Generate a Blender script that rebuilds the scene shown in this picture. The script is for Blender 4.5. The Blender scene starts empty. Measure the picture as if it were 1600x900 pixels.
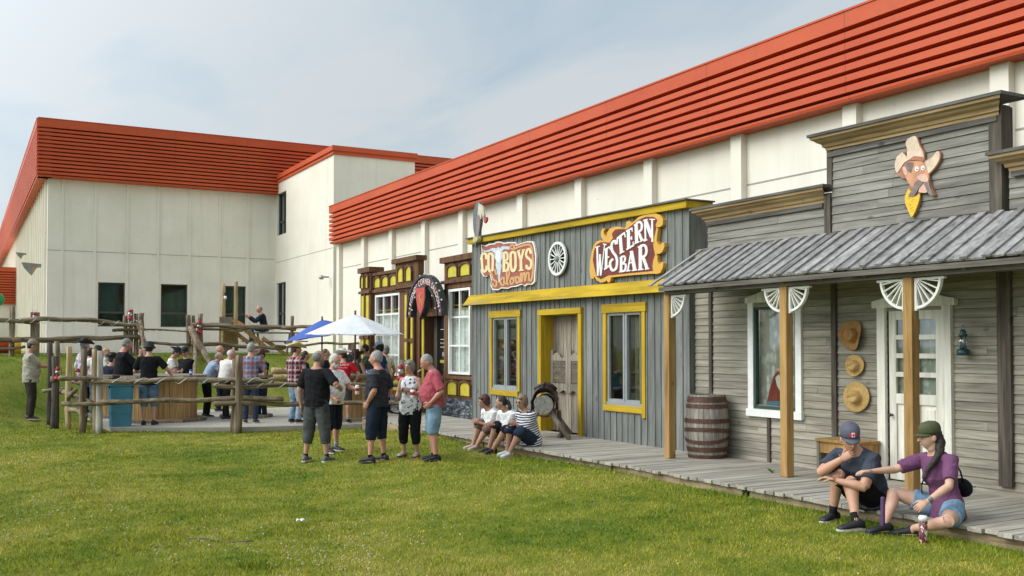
import bpy, math, random
import numpy as np
from mathutils import Vector, Matrix, noise
random.seed(7); np.random.seed(7)
sc = bpy.context.scene
# ------------------------------------------------------------------ camera, sky, sun, exposure
FOC, CY, YAW, PIT, CH = 1556., 500.3, math.radians(28.93), math.radians(1.5), 1.8
cd = bpy.data.cameras.new('camera'); cam = bpy.data.objects.new('camera', cd); sc.collection.objects.link(cam)
cam.location = (0, 0, CH); cam.rotation_euler = (math.pi/2 + PIT, 0, -YAW)
cd.sensor_width = 36; cd.lens = 36*FOC/1600; cd.shift_y = 50.3/1600; cd.clip_end = 2000; cd.clip_start = .05
sc.camera = cam
SUN_EL, SUN_AZ = math.radians(37), math.radians(-74)      # azimuth from +Y, towards -X
world = bpy.data.worlds.new('World'); sc.world = world; world.use_nodes = True
GRASS_N = 560000
SKYK = .098; SUNW = 2.2; EXPO = 0.0
sd = bpy.data.lights.new('sun', 'SUN'); sd.energy = SUNW; sd.angle = math.radians(38); sd.color = (1, .96, .9)
sun = bpy.data.objects.new('sun', sd); sc.collection.objects.link(sun)
sdir = Vector((math.cos(SUN_EL)*math.sin(SUN_AZ), math.cos(SUN_EL)*math.cos(SUN_AZ), math.sin(SUN_EL)))
sun.rotation_euler = sdir.to_track_quat('Z', 'Y').to_euler(); sun.location = sdir*60
sc.view_settings.view_transform = 'Standard'; sc.view_settings.look = 'None'
sc.view_settings.exposure = EXPO; sc.view_settings.gamma = 1; sc.view_settings.use_curve_mapping = False

# ------------------------------------------------------------------ node helpers
class NT:
    def __init__(s, nt): s.nt = nt
    def __call__(s, t, out=0, props=None, **ins):
        n = s.nt.nodes.new(t)
        for k, v in (props or {}).items(): setattr(n, k, v)
        for k, v in ins.items():
            key = int(k[1:]) if k[0] == 'i' and k[1:].isdigit() else k.replace('_', ' ')
            i = n.inputs[key]
            if isinstance(v, bpy.types.NodeSocket): s.nt.links.new(v, i)
            else: i.default_value = v
        return n if out is None else n.outputs[out]
    def ramp(s, fac, stops, interp='LINEAR'):
        n = s.nt.nodes.new('ShaderNodeValToRGB'); s.nt.links.new(fac, n.inputs[0]); cr = n.color_ramp
        cr.interpolation = interp
        while len(cr.elements) < len(stops): cr.elements.new(.5)
        for e, (p, c) in zip(cr.elements, stops):
            e.position = p; e.color = (c, c, c, 1) if not hasattr(c, '__len__') else (*c[:3], 1)
        return n.outputs[0]
    def math(s, op, a, b=0., c=0., clamp=False): return s('ShaderNodeMath', props={'operation': op, 'use_clamp': clamp}, i0=a, i1=b, i2=c)
    def mix(s, f, a, b, bt='MIX'):
        n = s.nt.nodes.new('ShaderNodeMix'); n.data_type = 'RGBA'; n.blend_type = bt
        for i, v in ((0, f), (6, a), (7, b)):
            if isinstance(v, bpy.types.NodeSocket): s.nt.links.new(v, n.inputs[i])
            else: n.inputs[i].default_value = v if i == 0 else ((*v[:3], 1) if hasattr(v, '__len__') else (v, v, v, 1))
        return n.outputs[2]
    def mapc(s, v, sc_=(1, 1, 1), loc=(0, 0, 0), rot=(0, 0, 0)): return s('ShaderNodeMapping', Vector=v, Scale=sc_, Location=loc, Rotation=rot)
    def noise(s, v, scale=5, detail=4, rough=.55, dist=0., out=0): return s('ShaderNodeTexNoise', out, Vector=v, Scale=scale, Detail=detail, Roughness=rough, Distortion=dist)

w = NT(world.node_tree); bg = world.node_tree.nodes['Background']
sky = w('ShaderNodeTexSky', props=dict(sky_type='NISHITA', sun_disc=False, sun_elevation=SUN_EL, sun_rotation=SUN_AZ, dust_density=2.))
gen = w('ShaderNodeTexCoord', 0)
sx = w('ShaderNodeSeparateXYZ', None, i0=gen)
den = w.math('ADD', w.math('MAXIMUM', sx.outputs[2], 0.), .16)          # clouds laid on a flat layer high above
cv = w('ShaderNodeCombineXYZ', i0=w.math('DIVIDE', sx.outputs[0], den), i1=w.math('DIVIDE', sx.outputs[1], den), i2=0.)
c1 = w.noise(w.mapc(cv, (1.0, .62, 1), (3.1, 1.7, 0), (0, 0, .5)), 1.9, 7, .52, .7)
c2 = w.noise(w.mapc(cv, (.5, .5, 1), (9.3, 4, 0)), .5, 2, .5)
cf = w.math('ADD', w.math('MULTIPLY', c1, .65), w.math('MULTIPLY', c2, .4))
cc = w.ramp(cf, [(.42, (4.9, 6.0, 7.0)), (.52, (5.8, 6.7, 7.35)), (.62, (6.7, 7.2, 7.6))])
low = w.ramp(sx.outputs[2], [(0., 1.), (.28, 0.)])
cc = w.mix(w.math('MULTIPLY', low, .25), cc, (6.9, 7.5, 7.7))
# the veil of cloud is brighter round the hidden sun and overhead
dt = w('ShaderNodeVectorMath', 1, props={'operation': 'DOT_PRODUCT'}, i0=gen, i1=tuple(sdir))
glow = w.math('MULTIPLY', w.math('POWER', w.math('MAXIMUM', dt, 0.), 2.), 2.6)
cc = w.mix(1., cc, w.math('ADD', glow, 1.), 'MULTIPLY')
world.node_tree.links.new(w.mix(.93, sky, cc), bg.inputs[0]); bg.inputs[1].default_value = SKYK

# ------------------------------------------------------------------ materials
def newmat(name):
    m = bpy.data.materials.new(name); m.use_nodes = True
    return m, NT(m.node_tree), m.node_tree.nodes['Principled BSDF']
def lk(n, a, b): n.nt.links.new(a, b)
def bump(n, p, h, strength=.3, dist=.01):
    lk(n, n('ShaderNodeBump', Strength=strength, Distance=dist, Height=h), p.inputs['Normal'])
_mc = {}
def paint(name, col, rough=.6, var=.18, scale=6, bs=.15, metal=0, spec=None):
    if name in _mc: return _mc[name]
    m, n, p = newmat(name); o = n('ShaderNodeTexCoord', 3)
    a = n.noise(o, scale, 6, .62); b = n.noise(o, scale*7, 3, .6)
    f = n.math('ADD', n.math('MULTIPLY', a, .7), n.math('MULTIPLY', b, .3))
    lo = [c*(1-var*1.6) for c in col]; hi = [min(1, c*(1+var*1.3)) for c in col]
    lk(n, n.ramp(f, [(.3, lo), (.7, hi)]), p.inputs['Base Color'])
    p.inputs['Roughness'].default_value = rough; p.inputs['Metallic'].default_value = metal
    if spec is not None: p.inputs['Specular IOR Level'].default_value = spec
    if bs: bump(n, p, b, bs, .004)
    _mc[name] = m; return m
def wood(name, cd_, cm, cl, axis='Z', fine=22., rough=.85, isl=.35, chips=None, bs=.5):
    if name in _mc: return _mc[name]
    m, n, p = newmat(name); o = n('ShaderNodeTexCoord', 3); ri = n('ShaderNodeNewGeometry', 8)
    off = n('ShaderNodeVectorMath', props={'operation': 'SCALE'}, i0=(37., 53., 71.)); n.nt.links.new(ri, off.node.inputs[3])
    v = n('ShaderNodeVectorMath', props={'operation': 'ADD'}, i0=o, i1=off)
    s = [fine]*3; s['XYZ'.index(axis)] = fine*.055
    g = n.noise(n.mapc(v, tuple(s)), 1., 7, .68, .6)
    s2 = [3.2]*3; s2['XYZ'.index(axis)] = .8
    st = n.noise(n.mapc(v, tuple(s2)), 1., 4, .6, .3)
    c = n.ramp(g, [(.30, cd_), (.5, cm), (.72, cl)])
    k = n.math('ADD', n.math('MULTIPLY', ri, isl), n.math('MULTIPLY', n.math('SUBTRACT', st, .5), 1.1))
    c = n.mix(1., c, n.math('ADD', k, 1-isl*.5), 'MULTIPLY')
    if chips:                                                            # worn paint: bare wood shows through
        ch = n.noise(n.mapc(v, tuple([q*.45 for q in s])), 1., 6, .7, .4)
        c = n.mix(n.ramp(ch, [(.60, 0.), (.66, .85)]), c, chips)
    kn = n('ShaderNodeTexVoronoi', 0, Vector=n.mapc(v, tuple([q*.13 if i != 'XYZ'.index(axis) else 1.6 for i, q in enumerate([fine]*3)])), Scale=1.)
    c = n.mix(n.ramp(kn, [(.05, .65), (.10, 0.)]), c, tuple(q*.5 for q in cd_))
    lk(n, c, p.inputs['Base Color']); p.inputs['Roughness'].default_value = rough
    p.inputs['Specular IOR Level'].default_value = .25
    bump(n, p, g, bs, .006); _mc[name] = m; return m
def plaster():
    m, n, p = newmat('cream_concrete'); o = n('ShaderNodeTexCoord', 3)
    a = n.noise(o, .7, 6, .6); st = n.noise(n.mapc(o, (2.6, 2.6, .16)), 1.2, 6, .62, .3); fi = n.noise(o, 28, 4, .6)
    c = n.ramp(a, [(.3, (.72, .665, .555)), (.7, (.81, .755, .645))])
    c = n.mix(n.ramp(st, [(.54, 0.), (.78, .30)]), c, (.46, .44, .37))
    c = n.mix(n.ramp(n.noise(n.mapc(o, (1, 1, 1), (5, 5, 5)), 1.9, 8, .75, .5), [(.62, 0.), (.76, .45)]), c, (.36, .35, .31))
    ho = n('ShaderNodeTexVoronoi', 0, Vector=o, Scale=2.4)
    c = n.mix(n.ramp(ho, [(.022, .8), (.04, 0.)]), c, (.12, .11, .09))
    lk(n, c, p.inputs['Base Color']); p.inputs['Roughness'].default_value = .85; bump(n, p, fi, .2, .005); return m
def steel():
    m, n, p = newmat('red_steel'); o = n('ShaderNodeTexCoord', 3)
    a = n.noise(n.mapc(o, (.5, .5, 1.5)), 1., 5, .6); f = n.noise(o, 16, 4, .65)
    c = n.ramp(a, [(.3, (.48, .070, .022)), (.7, (.565, .100, .033))])
    c = n.mix(n.ramp(f, [(.60, 0.), (.8, .25)]), c, (.42, .14, .08))
    xs_ = n('ShaderNodeSeparateXYZ', None, i0=o); fr_ = n.math('FRACT', n.math('MULTIPLY', n.math('ADD', xs_.outputs[0], xs_.outputs[1]), .328)); c = n.mix(n.math('MULTIPLY', n.math('LESS_THAN', fr_, .005), .55), c, (.12, .02, .01))
    dr = n.noise(n.mapc(o, (3, 3, .5)), 2.2, 5, .65); c = n.mix(n.ramp(dr, [(.55, 0.), (.75, .30)]), c, (.30, .07, .035))
    lk(n, c, p.inputs['Base Color']); p.inputs['Roughness'].default_value = .55; p.inputs['Specular IOR Level'].default_value = .3; return m
def glass(name='window_glass', tint=(.55, .62, .58), k=.10):
    if name in _mc: return _mc[name]
    m = bpy.data.materials.new(name); m.use_nodes = True; n = NT(m.node_tree); n.nt.nodes.clear()
    o = n('ShaderNodeOutputMaterial', None)
    fr = n('ShaderNodeFresnel', i0=1.55)
    f = n.math('MULTIPLY', n.math('ADD', n.math('MULTIPLY', fr, 1.3), k, clamp=True), n.math('SUBTRACT', 1., n('ShaderNodeNewGeometry', 6)))
    wob = n('ShaderNodeBump', Strength=.06, Distance=.02, Height=n.noise(n('ShaderNodeTexCoord', 3), 1.6, 2))
    sh = n('ShaderNodeMixShader', i0=f, i1=n('ShaderNodeBsdfTransparent', i0=(*tint, 1)), i2=n('ShaderNodeBsdfGlossy', Color=(.9, .95, .95, 1), Roughness=.03, Normal=wob))
    lk(n, sh, o.inputs[0]); _mc[name] = m; return m
def lace():
    m, n, p = newmat('lace_curtain'); o = n('ShaderNodeTexCoord', 3)
    v = n('ShaderNodeTexVoronoi', 0, Vector=n.mapc(o, (1, 9, 7)), Scale=1.5)
    f = n.noise(n.mapc(o, (1, 14, 9)), 1.3, 6, .7)
    c = n.ramp(n.math('ADD', n.math('MULTIPLY', f, .6), n.math('MULTIPLY', v, .5)), [(.40, (.70, .70, .68)), (.56, (.90, .90, .88))])
    lk(n, c, p.inputs['Base Color']); p.inputs['Roughness'].default_value = .9; return m
def fieldstone():
    m, n, p = newmat('field_stone'); o = n('ShaderNodeTexCoord', 3)
    vv = n.mapc(o, (2, 2, 5)); a = n.noise(vv, 2.2, 5, .6, 1.4)
    v = n('ShaderNodeTexVoronoi', 1, Vector=vv, Scale=2.4); e = n('ShaderNodeTexVoronoi', 0, props={'feature': 'DISTANCE_TO_EDGE'}, Vector=vv, Scale=2.4)
    c = n.ramp(a, [(.38, (.02, .024, .03)), (.52, (.09, .10, .12)), (.64, (.34, .36, .38))])
    c = n.mix(n.ramp(e, [(.02, .9), (.07, 0.)]), c, (.015, .015, .015))
    lk(n, c, p.inputs['Base Color']); p.inputs['Roughness'].default_value = .6; bump(n, p, e, .8, .03); return m
def grassmat(name, blades=False):
    m, n, p = newmat(name); o = n('ShaderNodeNewGeometry', 0)
    a = n.noise(o, .45, 4, .6, .4); b = n.noise(o, 2.6, 5, .65, .3); d = n.noise(o, 26, 3, .7)
    f = n.math('ADD', n.math('ADD', n.math('MULTIPLY', a, .50), n.math('MULTIPLY', b, .38)), n.math('MULTIPLY', d, .12))
    if blades:
        c = n.ramp(f, [(.38, (.10, .150, .010)), (.46, (.225, .235, .017)), (.53, (.36, .322, .032)), (.61, (.54, .43, .10))])
        r = n('ShaderNodeAttribute', 2, props={'attribute_name': 'rnd'})
        c = n.mix(1., c, n.math('ADD', n.math('MULTIPLY', r, .75), .66), 'MULTIPLY')
        c = n.mix(n.ramp(r, [(.90, 0.), (.95, .8)]), c, (.44, .36, .15))
        lu = n('ShaderNodeAttribute', 2, props={'attribute_name': 'lush'})
        c = n.mix(n.math('MULTIPLY', lu, .85), c, (.085, .21, .018))
    else:
        c = n.ramp(f, [(.36, (.07, .12, .014)), (.5, (.15, .175, .028)), (.66, (.24, .22, .06))])
    lk(n, c, p.inputs['Base Color']); p.inputs['Roughness'].default_value = .95; p.inputs['Specular IOR Level'].default_value = .05
    return m
def cloth(name, col, rough=.9, pat=None, c2=None, var=.10):
    if name in _mc: return _mc[name]
    m, n, p = newmat(name); o = n('ShaderNodeTexCoord', 3); sx = n('ShaderNodeSeparateXYZ', None, i0=o)
    a = n.noise(o, 9, 4, .6); f = n.noise(o, 60, 3, .7)
    base = n.ramp(a, [(.3, [q*(1-var) for q in col]), (.7, [min(1, q*(1+var)) for q in col])])
    if pat == 'plaid':
        for ax, sc_, cc_ in ((0, 34, c2[0]), (2, 30, c2[0]), (0, 17, c2[1]), (2, 15, c2[1])):
            s = n.math('SINE', n.math('MULTIPLY', sx.outputs[ax], sc_*2.))
            base = n.mix(n.math('MULTIPLY', n.math('GREATER_THAN', s, .45), .62), base, cc_)
    elif pat == 'stripe':
        s = n.math('SINE', n.math('MULTIPLY', n.math('ADD', sx.outputs[2], n.math('MULTIPLY', sx.outputs[1], .25)), 175.))
        base = n.mix(n.math('GREATER_THAN', s, .05), base, c2)
    elif pat == 'flowers':
        v = n('ShaderNodeTexVoronoi', 0, Vector=n.mapc(o, (1, 1, 1)), Scale=15.)
        s = n.math('MULTIPLY', n.math('LESS_THAN', v, .36), n.math('GREATER_THAN', n.noise(o, 42, 2), .48))
        base = n.mix(s, base, c2)
    elif pat == 'faded':
        base = n.mix(n.ramp(n.noise(o, 5, 5, .7, .3), [(.42, 0.), (.62, .9)]), base, c2)
    elif pat == 'yoke':
        s = n.math('MULTIPLY', n.math('GREATER_THAN', sx.outputs[2], 1.30), n.math('GREATER_THAN', n.math('ABSOLUTE', sx.outputs[0]), .13))
        base = n.mix(s, base, c2)
    lk(n, base, p.inputs['Base Color']); p.inputs['Roughness'].default_value = rough; p.inputs['Specular IOR Level'].default_value = .15
    h = n.math('ADD', n.noise(n.mapc(o, (1, 1, .7)), 14, 3, .5, .8), n.math('MULTIPLY', f, .15)); bump(n, p, h, .7, .02)
    _mc[name] = m; return m
def skin(tone):
    nm = 'skin_'+tone
    if nm in _mc: return _mc[nm]
    col = {'fair': (.56, .32, .21), 'tan': (.49, .275, .185), 'ruddy': (.54, .285, .205), 'pale': (.62, .39, .28)}[tone]
    m, n, p = newmat(nm); o = n('ShaderNodeTexCoord', 3); a = n.noise(o, 12, 5, .6)
    lk(n, n.ramp(a, [(.3, [col[0]*.9, col[1]*.78, col[2]*.76]), (.7, col)]), p.inputs['Base Color'])
    p.inputs['Roughness'].default_value = .55; p.inputs['Subsurface Weight'].default_value = .08; p.inputs['Subsurface Radius'].default_value = (.02, .008, .004)
    bump(n, p, n.noise(o, 90, 2), .15, .003); _mc[nm] = m; return m

# ------------------------------------------------------------------ object helpers
col = sc.collection
def tag(o, label=None, cat=None, group=None, kind=None):
    for k, v in (('label', label), ('category', cat), ('group', group), ('kind', kind)):
        if v: o[k] = v
    return o
def thing(name, label, cat, loc=(0, 0, 0), rz=0, group=None):
    o = bpy.data.objects.new(name, None); col.objects.link(o); o.location = loc; o.rotation_euler = (0, 0, rz)
    o.empty_display_size = .1
    return tag(o, label, cat, group)
def wl(o):
    v = Vector((0, 0, 0))
    while o is not None: v += Vector(o.location); o = o.parent
    return v
class Plane:
    """u runs along the wall, v up, n out of it towards the viewer"""
    def __init__(s, o, u, n): s.o = Vector(o); s.u = Vector(u); s.n = Vector(n); s.v = Vector((0, 0, 1))
    def __call__(s, u, v, n=0.): return s.o + s.u*u + s.v*v + s.n*n
def XP(x): return Plane((x, 0, 0), (0, 1, 0), (-1, 0, 0))
def YP(y): return Plane((0, y, 0), (1, 0, 0), (0, -1, 0))
class MB:
    def __init__(s): s.v = []; s.f = []
    def add(s, vs, fs):
        b = len(s.v); s.v += [tuple(q) for q in vs]; s.f += [tuple(b+i for i in f) for f in fs]; return s
    def hexa(s, p):  # 8 points: bottom 4, top 4
        return s.add(p, [(3, 2, 1, 0), (4, 5, 6, 7), (0, 1, 5, 4), (1, 2, 6, 5), (2, 3, 7, 6), (3, 0, 4, 7)])
    def box(s, x0, x1, y0, y1, z0, z1):
        return s.hexa([(x0, y0, z0), (x1, y0, z0), (x1, y1, z0), (x0, y1, z0), (x0, y0, z1), (x1, y0, z1), (x1, y1, z1), (x0, y1, z1)])
    def pbox(s, P, u0, u1, v0, v1, n0, n1):
        return s.hexa([P(u0, v0, n0), P(u1, v0, n0), P(u1, v0, n1), P(u0, v0, n1), P(u0, v1, n0), P(u1, v1, n0), P(u1, v1, n1), P(u0, v1, n1)])
    def beam(s, a, b, w_, h, up=(0, 0, 1)):
        a = Vector(a); b = Vector(b); d = (b-a).normalized(); r = d.cross(Vector(up))
        if r.length < 1e-4: r = d.cross(Vector((1, 0, 0)))
        r.normalize(); t = r.cross(d).normalized(); r = r*w_/2; t = t*h/2
        return s.hexa([a-r-t, a+r-t, b+r-t, b-r-t, a-r+t, a+r+t, b+r+t, b-r+t])
    def prism(s, P, pts, n0, n1):
        k = len(pts); vs = [P(u, v, n0) for u, v in pts]+[P(u, v, n1) for u, v in pts]
        fs = [tuple(range(k)), tuple(range(2*k-1, k-1, -1))]+[(i, i+k, (i+1) % k+k, (i+1) % k) for i in range(k)]
        return s.add(vs, fs)
    def tube(s, pts, rad, n=10, ry=None, ref=None, jit=0., cap=True):
        pts = [Vector(p) for p in pts]; k = len(pts)
        if not hasattr(rad, '__len__'): rad = [rad]*k
        ry = ry or rad; b = len(s.v); pr = Vector(ref) if ref else None
        for i, p in enumerate(pts):
            d = (pts[min(i+1, k-1)]-pts[max(i-1, 0)]).normalized()
            if pr is None:
                pr = d.cross(Vector((0, 0, 1)))
                if pr.length < .05: pr = Vector((1, 0, 0))
            r = (pr - d*pr.dot(d)).normalized(); q = d.cross(r); pr = r
            for j in range(n):
                a = 2*math.pi*j/n; m = 1+(random.uniform(-jit, jit) if jit else 0)
                s.v.append(tuple(p + r*math.cos(a)*rad[i]*m + q*math.sin(a)*ry[i]*m))
        for i in range(k-1):
            for j in range(n):
                s.f.append((b+i*n+j, b+i*n+(j+1) % n, b+(i+1)*n+(j+1) % n, b+(i+1)*n+j))
        if cap:
            s.f.append(tuple(b+j for j in range(n-1, -1, -1))); s.f.append(tuple(b+(k-1)*n+j for j in range(n)))
        return s
    def ell(s, c, r, rings=10, n=14, M=None):
        M = M or Matrix.Identity(3); c = Vector(c); b = len(s.v)
        for i in range(1, rings):
            t = math.pi*i/rings
            for j in range(n):
                a = 2*math.pi*j/n
                s.v.append(tuple(c + M @ Vector((r[0]*math.sin(t)*math.cos(a), r[1]*math.sin(t)*math.sin(a), r[2]*math.cos(t)))))
        top = len(s.v); s.v.append(tuple(c+M@Vector((0, 0, r[2])))); s.v.append(tuple(c+M@Vector((0, 0, -r[2]))))
        for i in range(rings-2):
            for j in range(n): s.f.append((b+i*n+j, b+(i+1)*n+j, b+(i+1)*n+(j+1) % n, b+i*n+(j+1) % n))
        for j in range(n):
            s.f.append((top, b+j, b+(j+1) % n)); s.f.append((top+1, b+(rings-2)*n+(j+1) % n, b+(rings-2)*n+j))
        return s
    def lathe(s, prof, c=(0, 0, 0), n=32, M=None, fn=None):
        M = M or Matrix.Identity(3); c = Vector(c); b = len(s.v); k = len(prof)
        for r, z in prof:
            for j in range(n):
                a = 2*math.pi*j/n; q = Vector((r*math.cos(a), r*math.sin(a), z))
                if fn: q = Vector(fn(q, a))
                s.v.append(tuple(c+M@q))
        for i in range(k-1):
            for j in range(n): s.f.append((b+i*n+j, b+i*n+(j+1) % n, b+(i+1)*n+(j+1) % n, b+(i+1)*n+j))
        if prof[0][0] > 1e-5: s.f.append(tuple(b+j for j in range(n-1, -1, -1)))
        if prof[-1][0] > 1e-5: s.f.append(tuple(b+(k-1)*n+j for j in range(n)))
        return s
    def build(s, name, mat, parent=None, smooth=False, world=False, bevel=0, **t):
        me = bpy.data.meshes.new(name); me.from_pydata(s.v, [], s.f); me.materials.append(mat)
        if smooth: me.polygons.foreach_set('use_smooth', [True]*len(me.polygons))
        me.update(); o = bpy.data.objects.new(name, me); col.objects.link(o)
        if parent: o.parent = parent
        if world and parent: o.location = -wl(parent)
        if bevel:
            bm = o.modifiers.new('b', 'BEVEL'); bm.width = bevel; bm.segments = 2; bm.limit_method = 'ANGLE'
        return tag(o, **t)
def dup(o, parent=None):
    c = o.copy(); col.objects.link(c)
    if parent: c.parent = parent
    for ch in list(o.children): dup(ch, c)
    return c
# ---- the camera as a measuring device: where a line of sight meets a real wall or the ground
def ray(px, py):
    u = (px-800)/FOC; v = (CY-py)/FOC; f = math.cos(PIT)-v*math.sin(PIT); z = math.sin(PIT)+v*math.cos(PIT)
    return Vector((u*math.cos(YAW)+f*math.sin(YAW), -u*math.sin(YAW)+f*math.cos(YAW), z))
def on(px, py, ax, val):
    r = ray(px, py); i = 'xyz'.index(ax); t = (val-(0, 0, CH)[i])/r[i]; return Vector((0, 0, CH))+r*t
def sst(t): t = max(0., min(1., t)); return t*t*(3-2*t)
def G(x, y):
    k = sst((x+.5)/3.2); y0 = 22.2*(1-k)+27.2*k
    z = .15*sst((x-3.5)/3.2)*(1-sst((y-17.5)/2.5)) + 1.52*sst((y-y0)/(31.2-y0))
    if y < 31: z += .035*noise.noise(Vector((x*.35, y*.35, 0)))*(1 if z < 1 else .5)
    return z
def hit(px, py):
    r = ray(px, py); t = 5.
    while t < 80:
        p = Vector((0, 0, CH))+r*t
        if p.z < G(p.x, p.y): return p
        t += .03
    return p
def at(px, d):  # ground point under a line of sight, d metres along the view axis
    R = (px-800)/FOC; return (d*(math.sin(YAW)+R*math.cos(YAW)), d*(math.cos(YAW)-R*math.sin(YAW)))

CREAM = plaster(); RED = steel(); GLASS = glass(); LACE = lace(); STONE = fieldstone()
GREYB = wood('grey_painted_boards', (.105, .108, .098), (.182, .186, .17), (.26, .262, .243), 'Z', 20, isl=.28)
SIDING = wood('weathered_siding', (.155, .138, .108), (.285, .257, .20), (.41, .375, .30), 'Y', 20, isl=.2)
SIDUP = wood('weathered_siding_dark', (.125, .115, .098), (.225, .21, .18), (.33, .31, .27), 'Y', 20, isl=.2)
OLDV = wood('old_grey_planks', (.11, .09, .068), (.23, .195, .15), (.38, .34, .28), 'Z', 26, isl=.45)
YEL = wood('worn_yellow_paint', (.29, .18, .012), (.44, .285, .016), (.54, .365, .03), 'Y', 14, isl=.12, chips=(.30, .24, .10), bs=.2)
YELV = wood('worn_yellow_paint_upright', (.29, .18, .012), (.44, .285, .016), (.54, .365, .03), 'Z', 14, isl=.12, chips=(.30, .24, .10), bs=.2)
BROWN = wood('brown_stained_wood', (.065, .029, .013), (.128, .063, .030), (.20, .11, .058), 'Z', 16, isl=.2)
YPAN = paint('yellow_panel', (.55, .45, .035), .6, .15, 5)
PINE = wood('pine_post', (.20, .11, .035), (.37, .215, .075), (.48, .30, .12), 'Z', 18, isl=.12, bs=.2)
CROWN = wood('bare_cornice_wood', (.20, .125, .06), (.38, .26, .13), (.50, .375, .22), 'Y', 18, isl=.15)
DARKW = wood('dark_weathered_wood', (.035, .03, .025), (.085, .07, .055), (.16, .13, .10), 'Z', 22, isl=.3)
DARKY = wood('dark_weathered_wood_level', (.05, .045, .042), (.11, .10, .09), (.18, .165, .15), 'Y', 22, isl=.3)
ROOFW = wood('porch_roof_boards', (.12, .112, .106), (.245, .23, .22), (.38, .362, .348), 'X', 16, isl=.4)
DECKW = wood('boardwalk_planks', (.19, .165, .13), (.335, .30, .245), (.46, .42, .355), 'X', 20, isl=.34)
LOGM = wood('fence_log', (.05, .035, .022), (.19, .14, .09), (.42, .34, .25), 'Z', 16, isl=.25, bs=.9)
LOGY = wood('pale_peeled_log', (.20, .13, .06), (.40, .29, .15), (.56, .46, .30), 'Z', 14, isl=.2, bs=.6)
LOGX = wood('fence_rail_log', (.045, .032, .02), (.18, .135, .085), (.42, .34, .24), 'X', 16, isl=.25, bs=.9)
LOGYY = wood('side_rail_log', (.085, .06, .038), (.20, .15, .095), (.36, .29, .20), 'Y', 16, isl=.25, bs=.9)
SPOOL = wood('spool_slats', (.24, .13, .045), (.42, .26, .11), (.55, .38, .20), 'Z', 18, isl=.25)
WHITEP = paint('white_paint', (.78, .77, .72), .55, .08, 9)
OLDWH = wood('worn_white_paint', (.52, .49, .40), (.68, .65, .56), (.76, .74, .66), 'Z', 14, isl=.08, chips=(.42, .36, .26), bs=.2)
GREYT = paint('grey_window_paint', (.27, .28, .275), .6, .1, 8)
BLACK = paint('dark_interior', (.012, .012, .012), .9, .2, 3)
CONC = paint('patio_concrete', (.41, .372, .305), .9, .12, 2.5)
FRAME = paint('bronze_frame', (.055, .052, .045), .45, .1, 4)
# ================================================================== GROUND
def axis_pts():
    xs = [-600, -300, -150, -80, -45, -28, -18] + [-12+i*.45 for i in range(55)] + [14, 18, 26, 40, 80, 200, 600]
    ys = [-300, -80, -25, -8, 0] + [2+i*.45 for i in range(78)] + [38, 42, 50, 65, 90, 140, 300, 900]
    return xs, ys
xs, ys = axis_pts(); g = MB()
g.v = [(x, y, G(x, y)) for y in ys for x in xs]; nx = len(xs)
g.f = [(j*nx+i, j*nx+i+1, (j+1)*nx+i+1, (j+1)*nx+i) for j in range(len(ys)-1) for i in range(nx-1)]
g.build('ground', grassmat('lawn_soil'), smooth=True, kind='structure')
MB().box(-60, 12.2, 39.5, 44.3, 1.40, 1.56).build('gravel_path', paint('gravel', (.30, .285, .26), .95, .25, 20), kind='structure')
# patio slab
pt = [(2.75, 22.35), (5.1, 21.1), (9.5, 20.45), (9.8, 27.4), (2.75, 27.4)]
PG = Plane((0, 0, 0), (1, 0, 0), (0, 0, 1)); PG.v = Vector((0, 1, 0))
MB().prism(PG, pt, -.25, .10).build('patio', CONC, kind='structure')
PZ = .10
# boardwalk
bw = MB(); y = 1.2
while y < 20.35:
    wd = random.uniform(.125, .15); x0 = 7.46 + random.uniform(-.022, .022) + (.02 if y < 10.8 else -.01) + .15*sst((y-15)/5)
    dz = random.uniform(-.005, .004)
    bw.hexa([(x0, y, .238+dz), (9.28, y, .24), (9.28, y+wd-.012, .24), (x0, y+wd-.012, .238+dz), (x0, y, .276+dz), (9.28, y, .28), (9.28, y+wd-.012, .28), (x0, y+wd-.012, .276+dz)])
    y += wd
while y < 26.5:
    wd = random.uniform(.125, .15); bw.box(9.55, 10.35, y, y+wd-.012, .14, .18); y += wd
b0 = bw.build('boardwalk', DECKW, kind='structure', bevel=.004)
fr = MB()
for a, b in ((1.2, 5.0), (5.06, 8.3), (8.42, 10.9), (10.95, 14.6), (14.65, 20.3)):
    fr.hexa([(7.55, a, 0), (7.62, a, 0), (7.62, b, 0), (7.55, b, 0), (7.55, a, .232), (7.62, a, .232), (7.62, b, .232), (7.55, b, .232)])
fr.box(9.2, 9.26, 1.2, 18, 0, .235); fr.box(7.62, 9.2, 1.2, 1.26, 0, .235)
fr.build('boardwalk_joists', wood('joist_wood', (.16, .11, .06), (.32, .235, .145), (.42, .33, .22), 'Y', 18, isl=.2), kind='structure')

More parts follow.
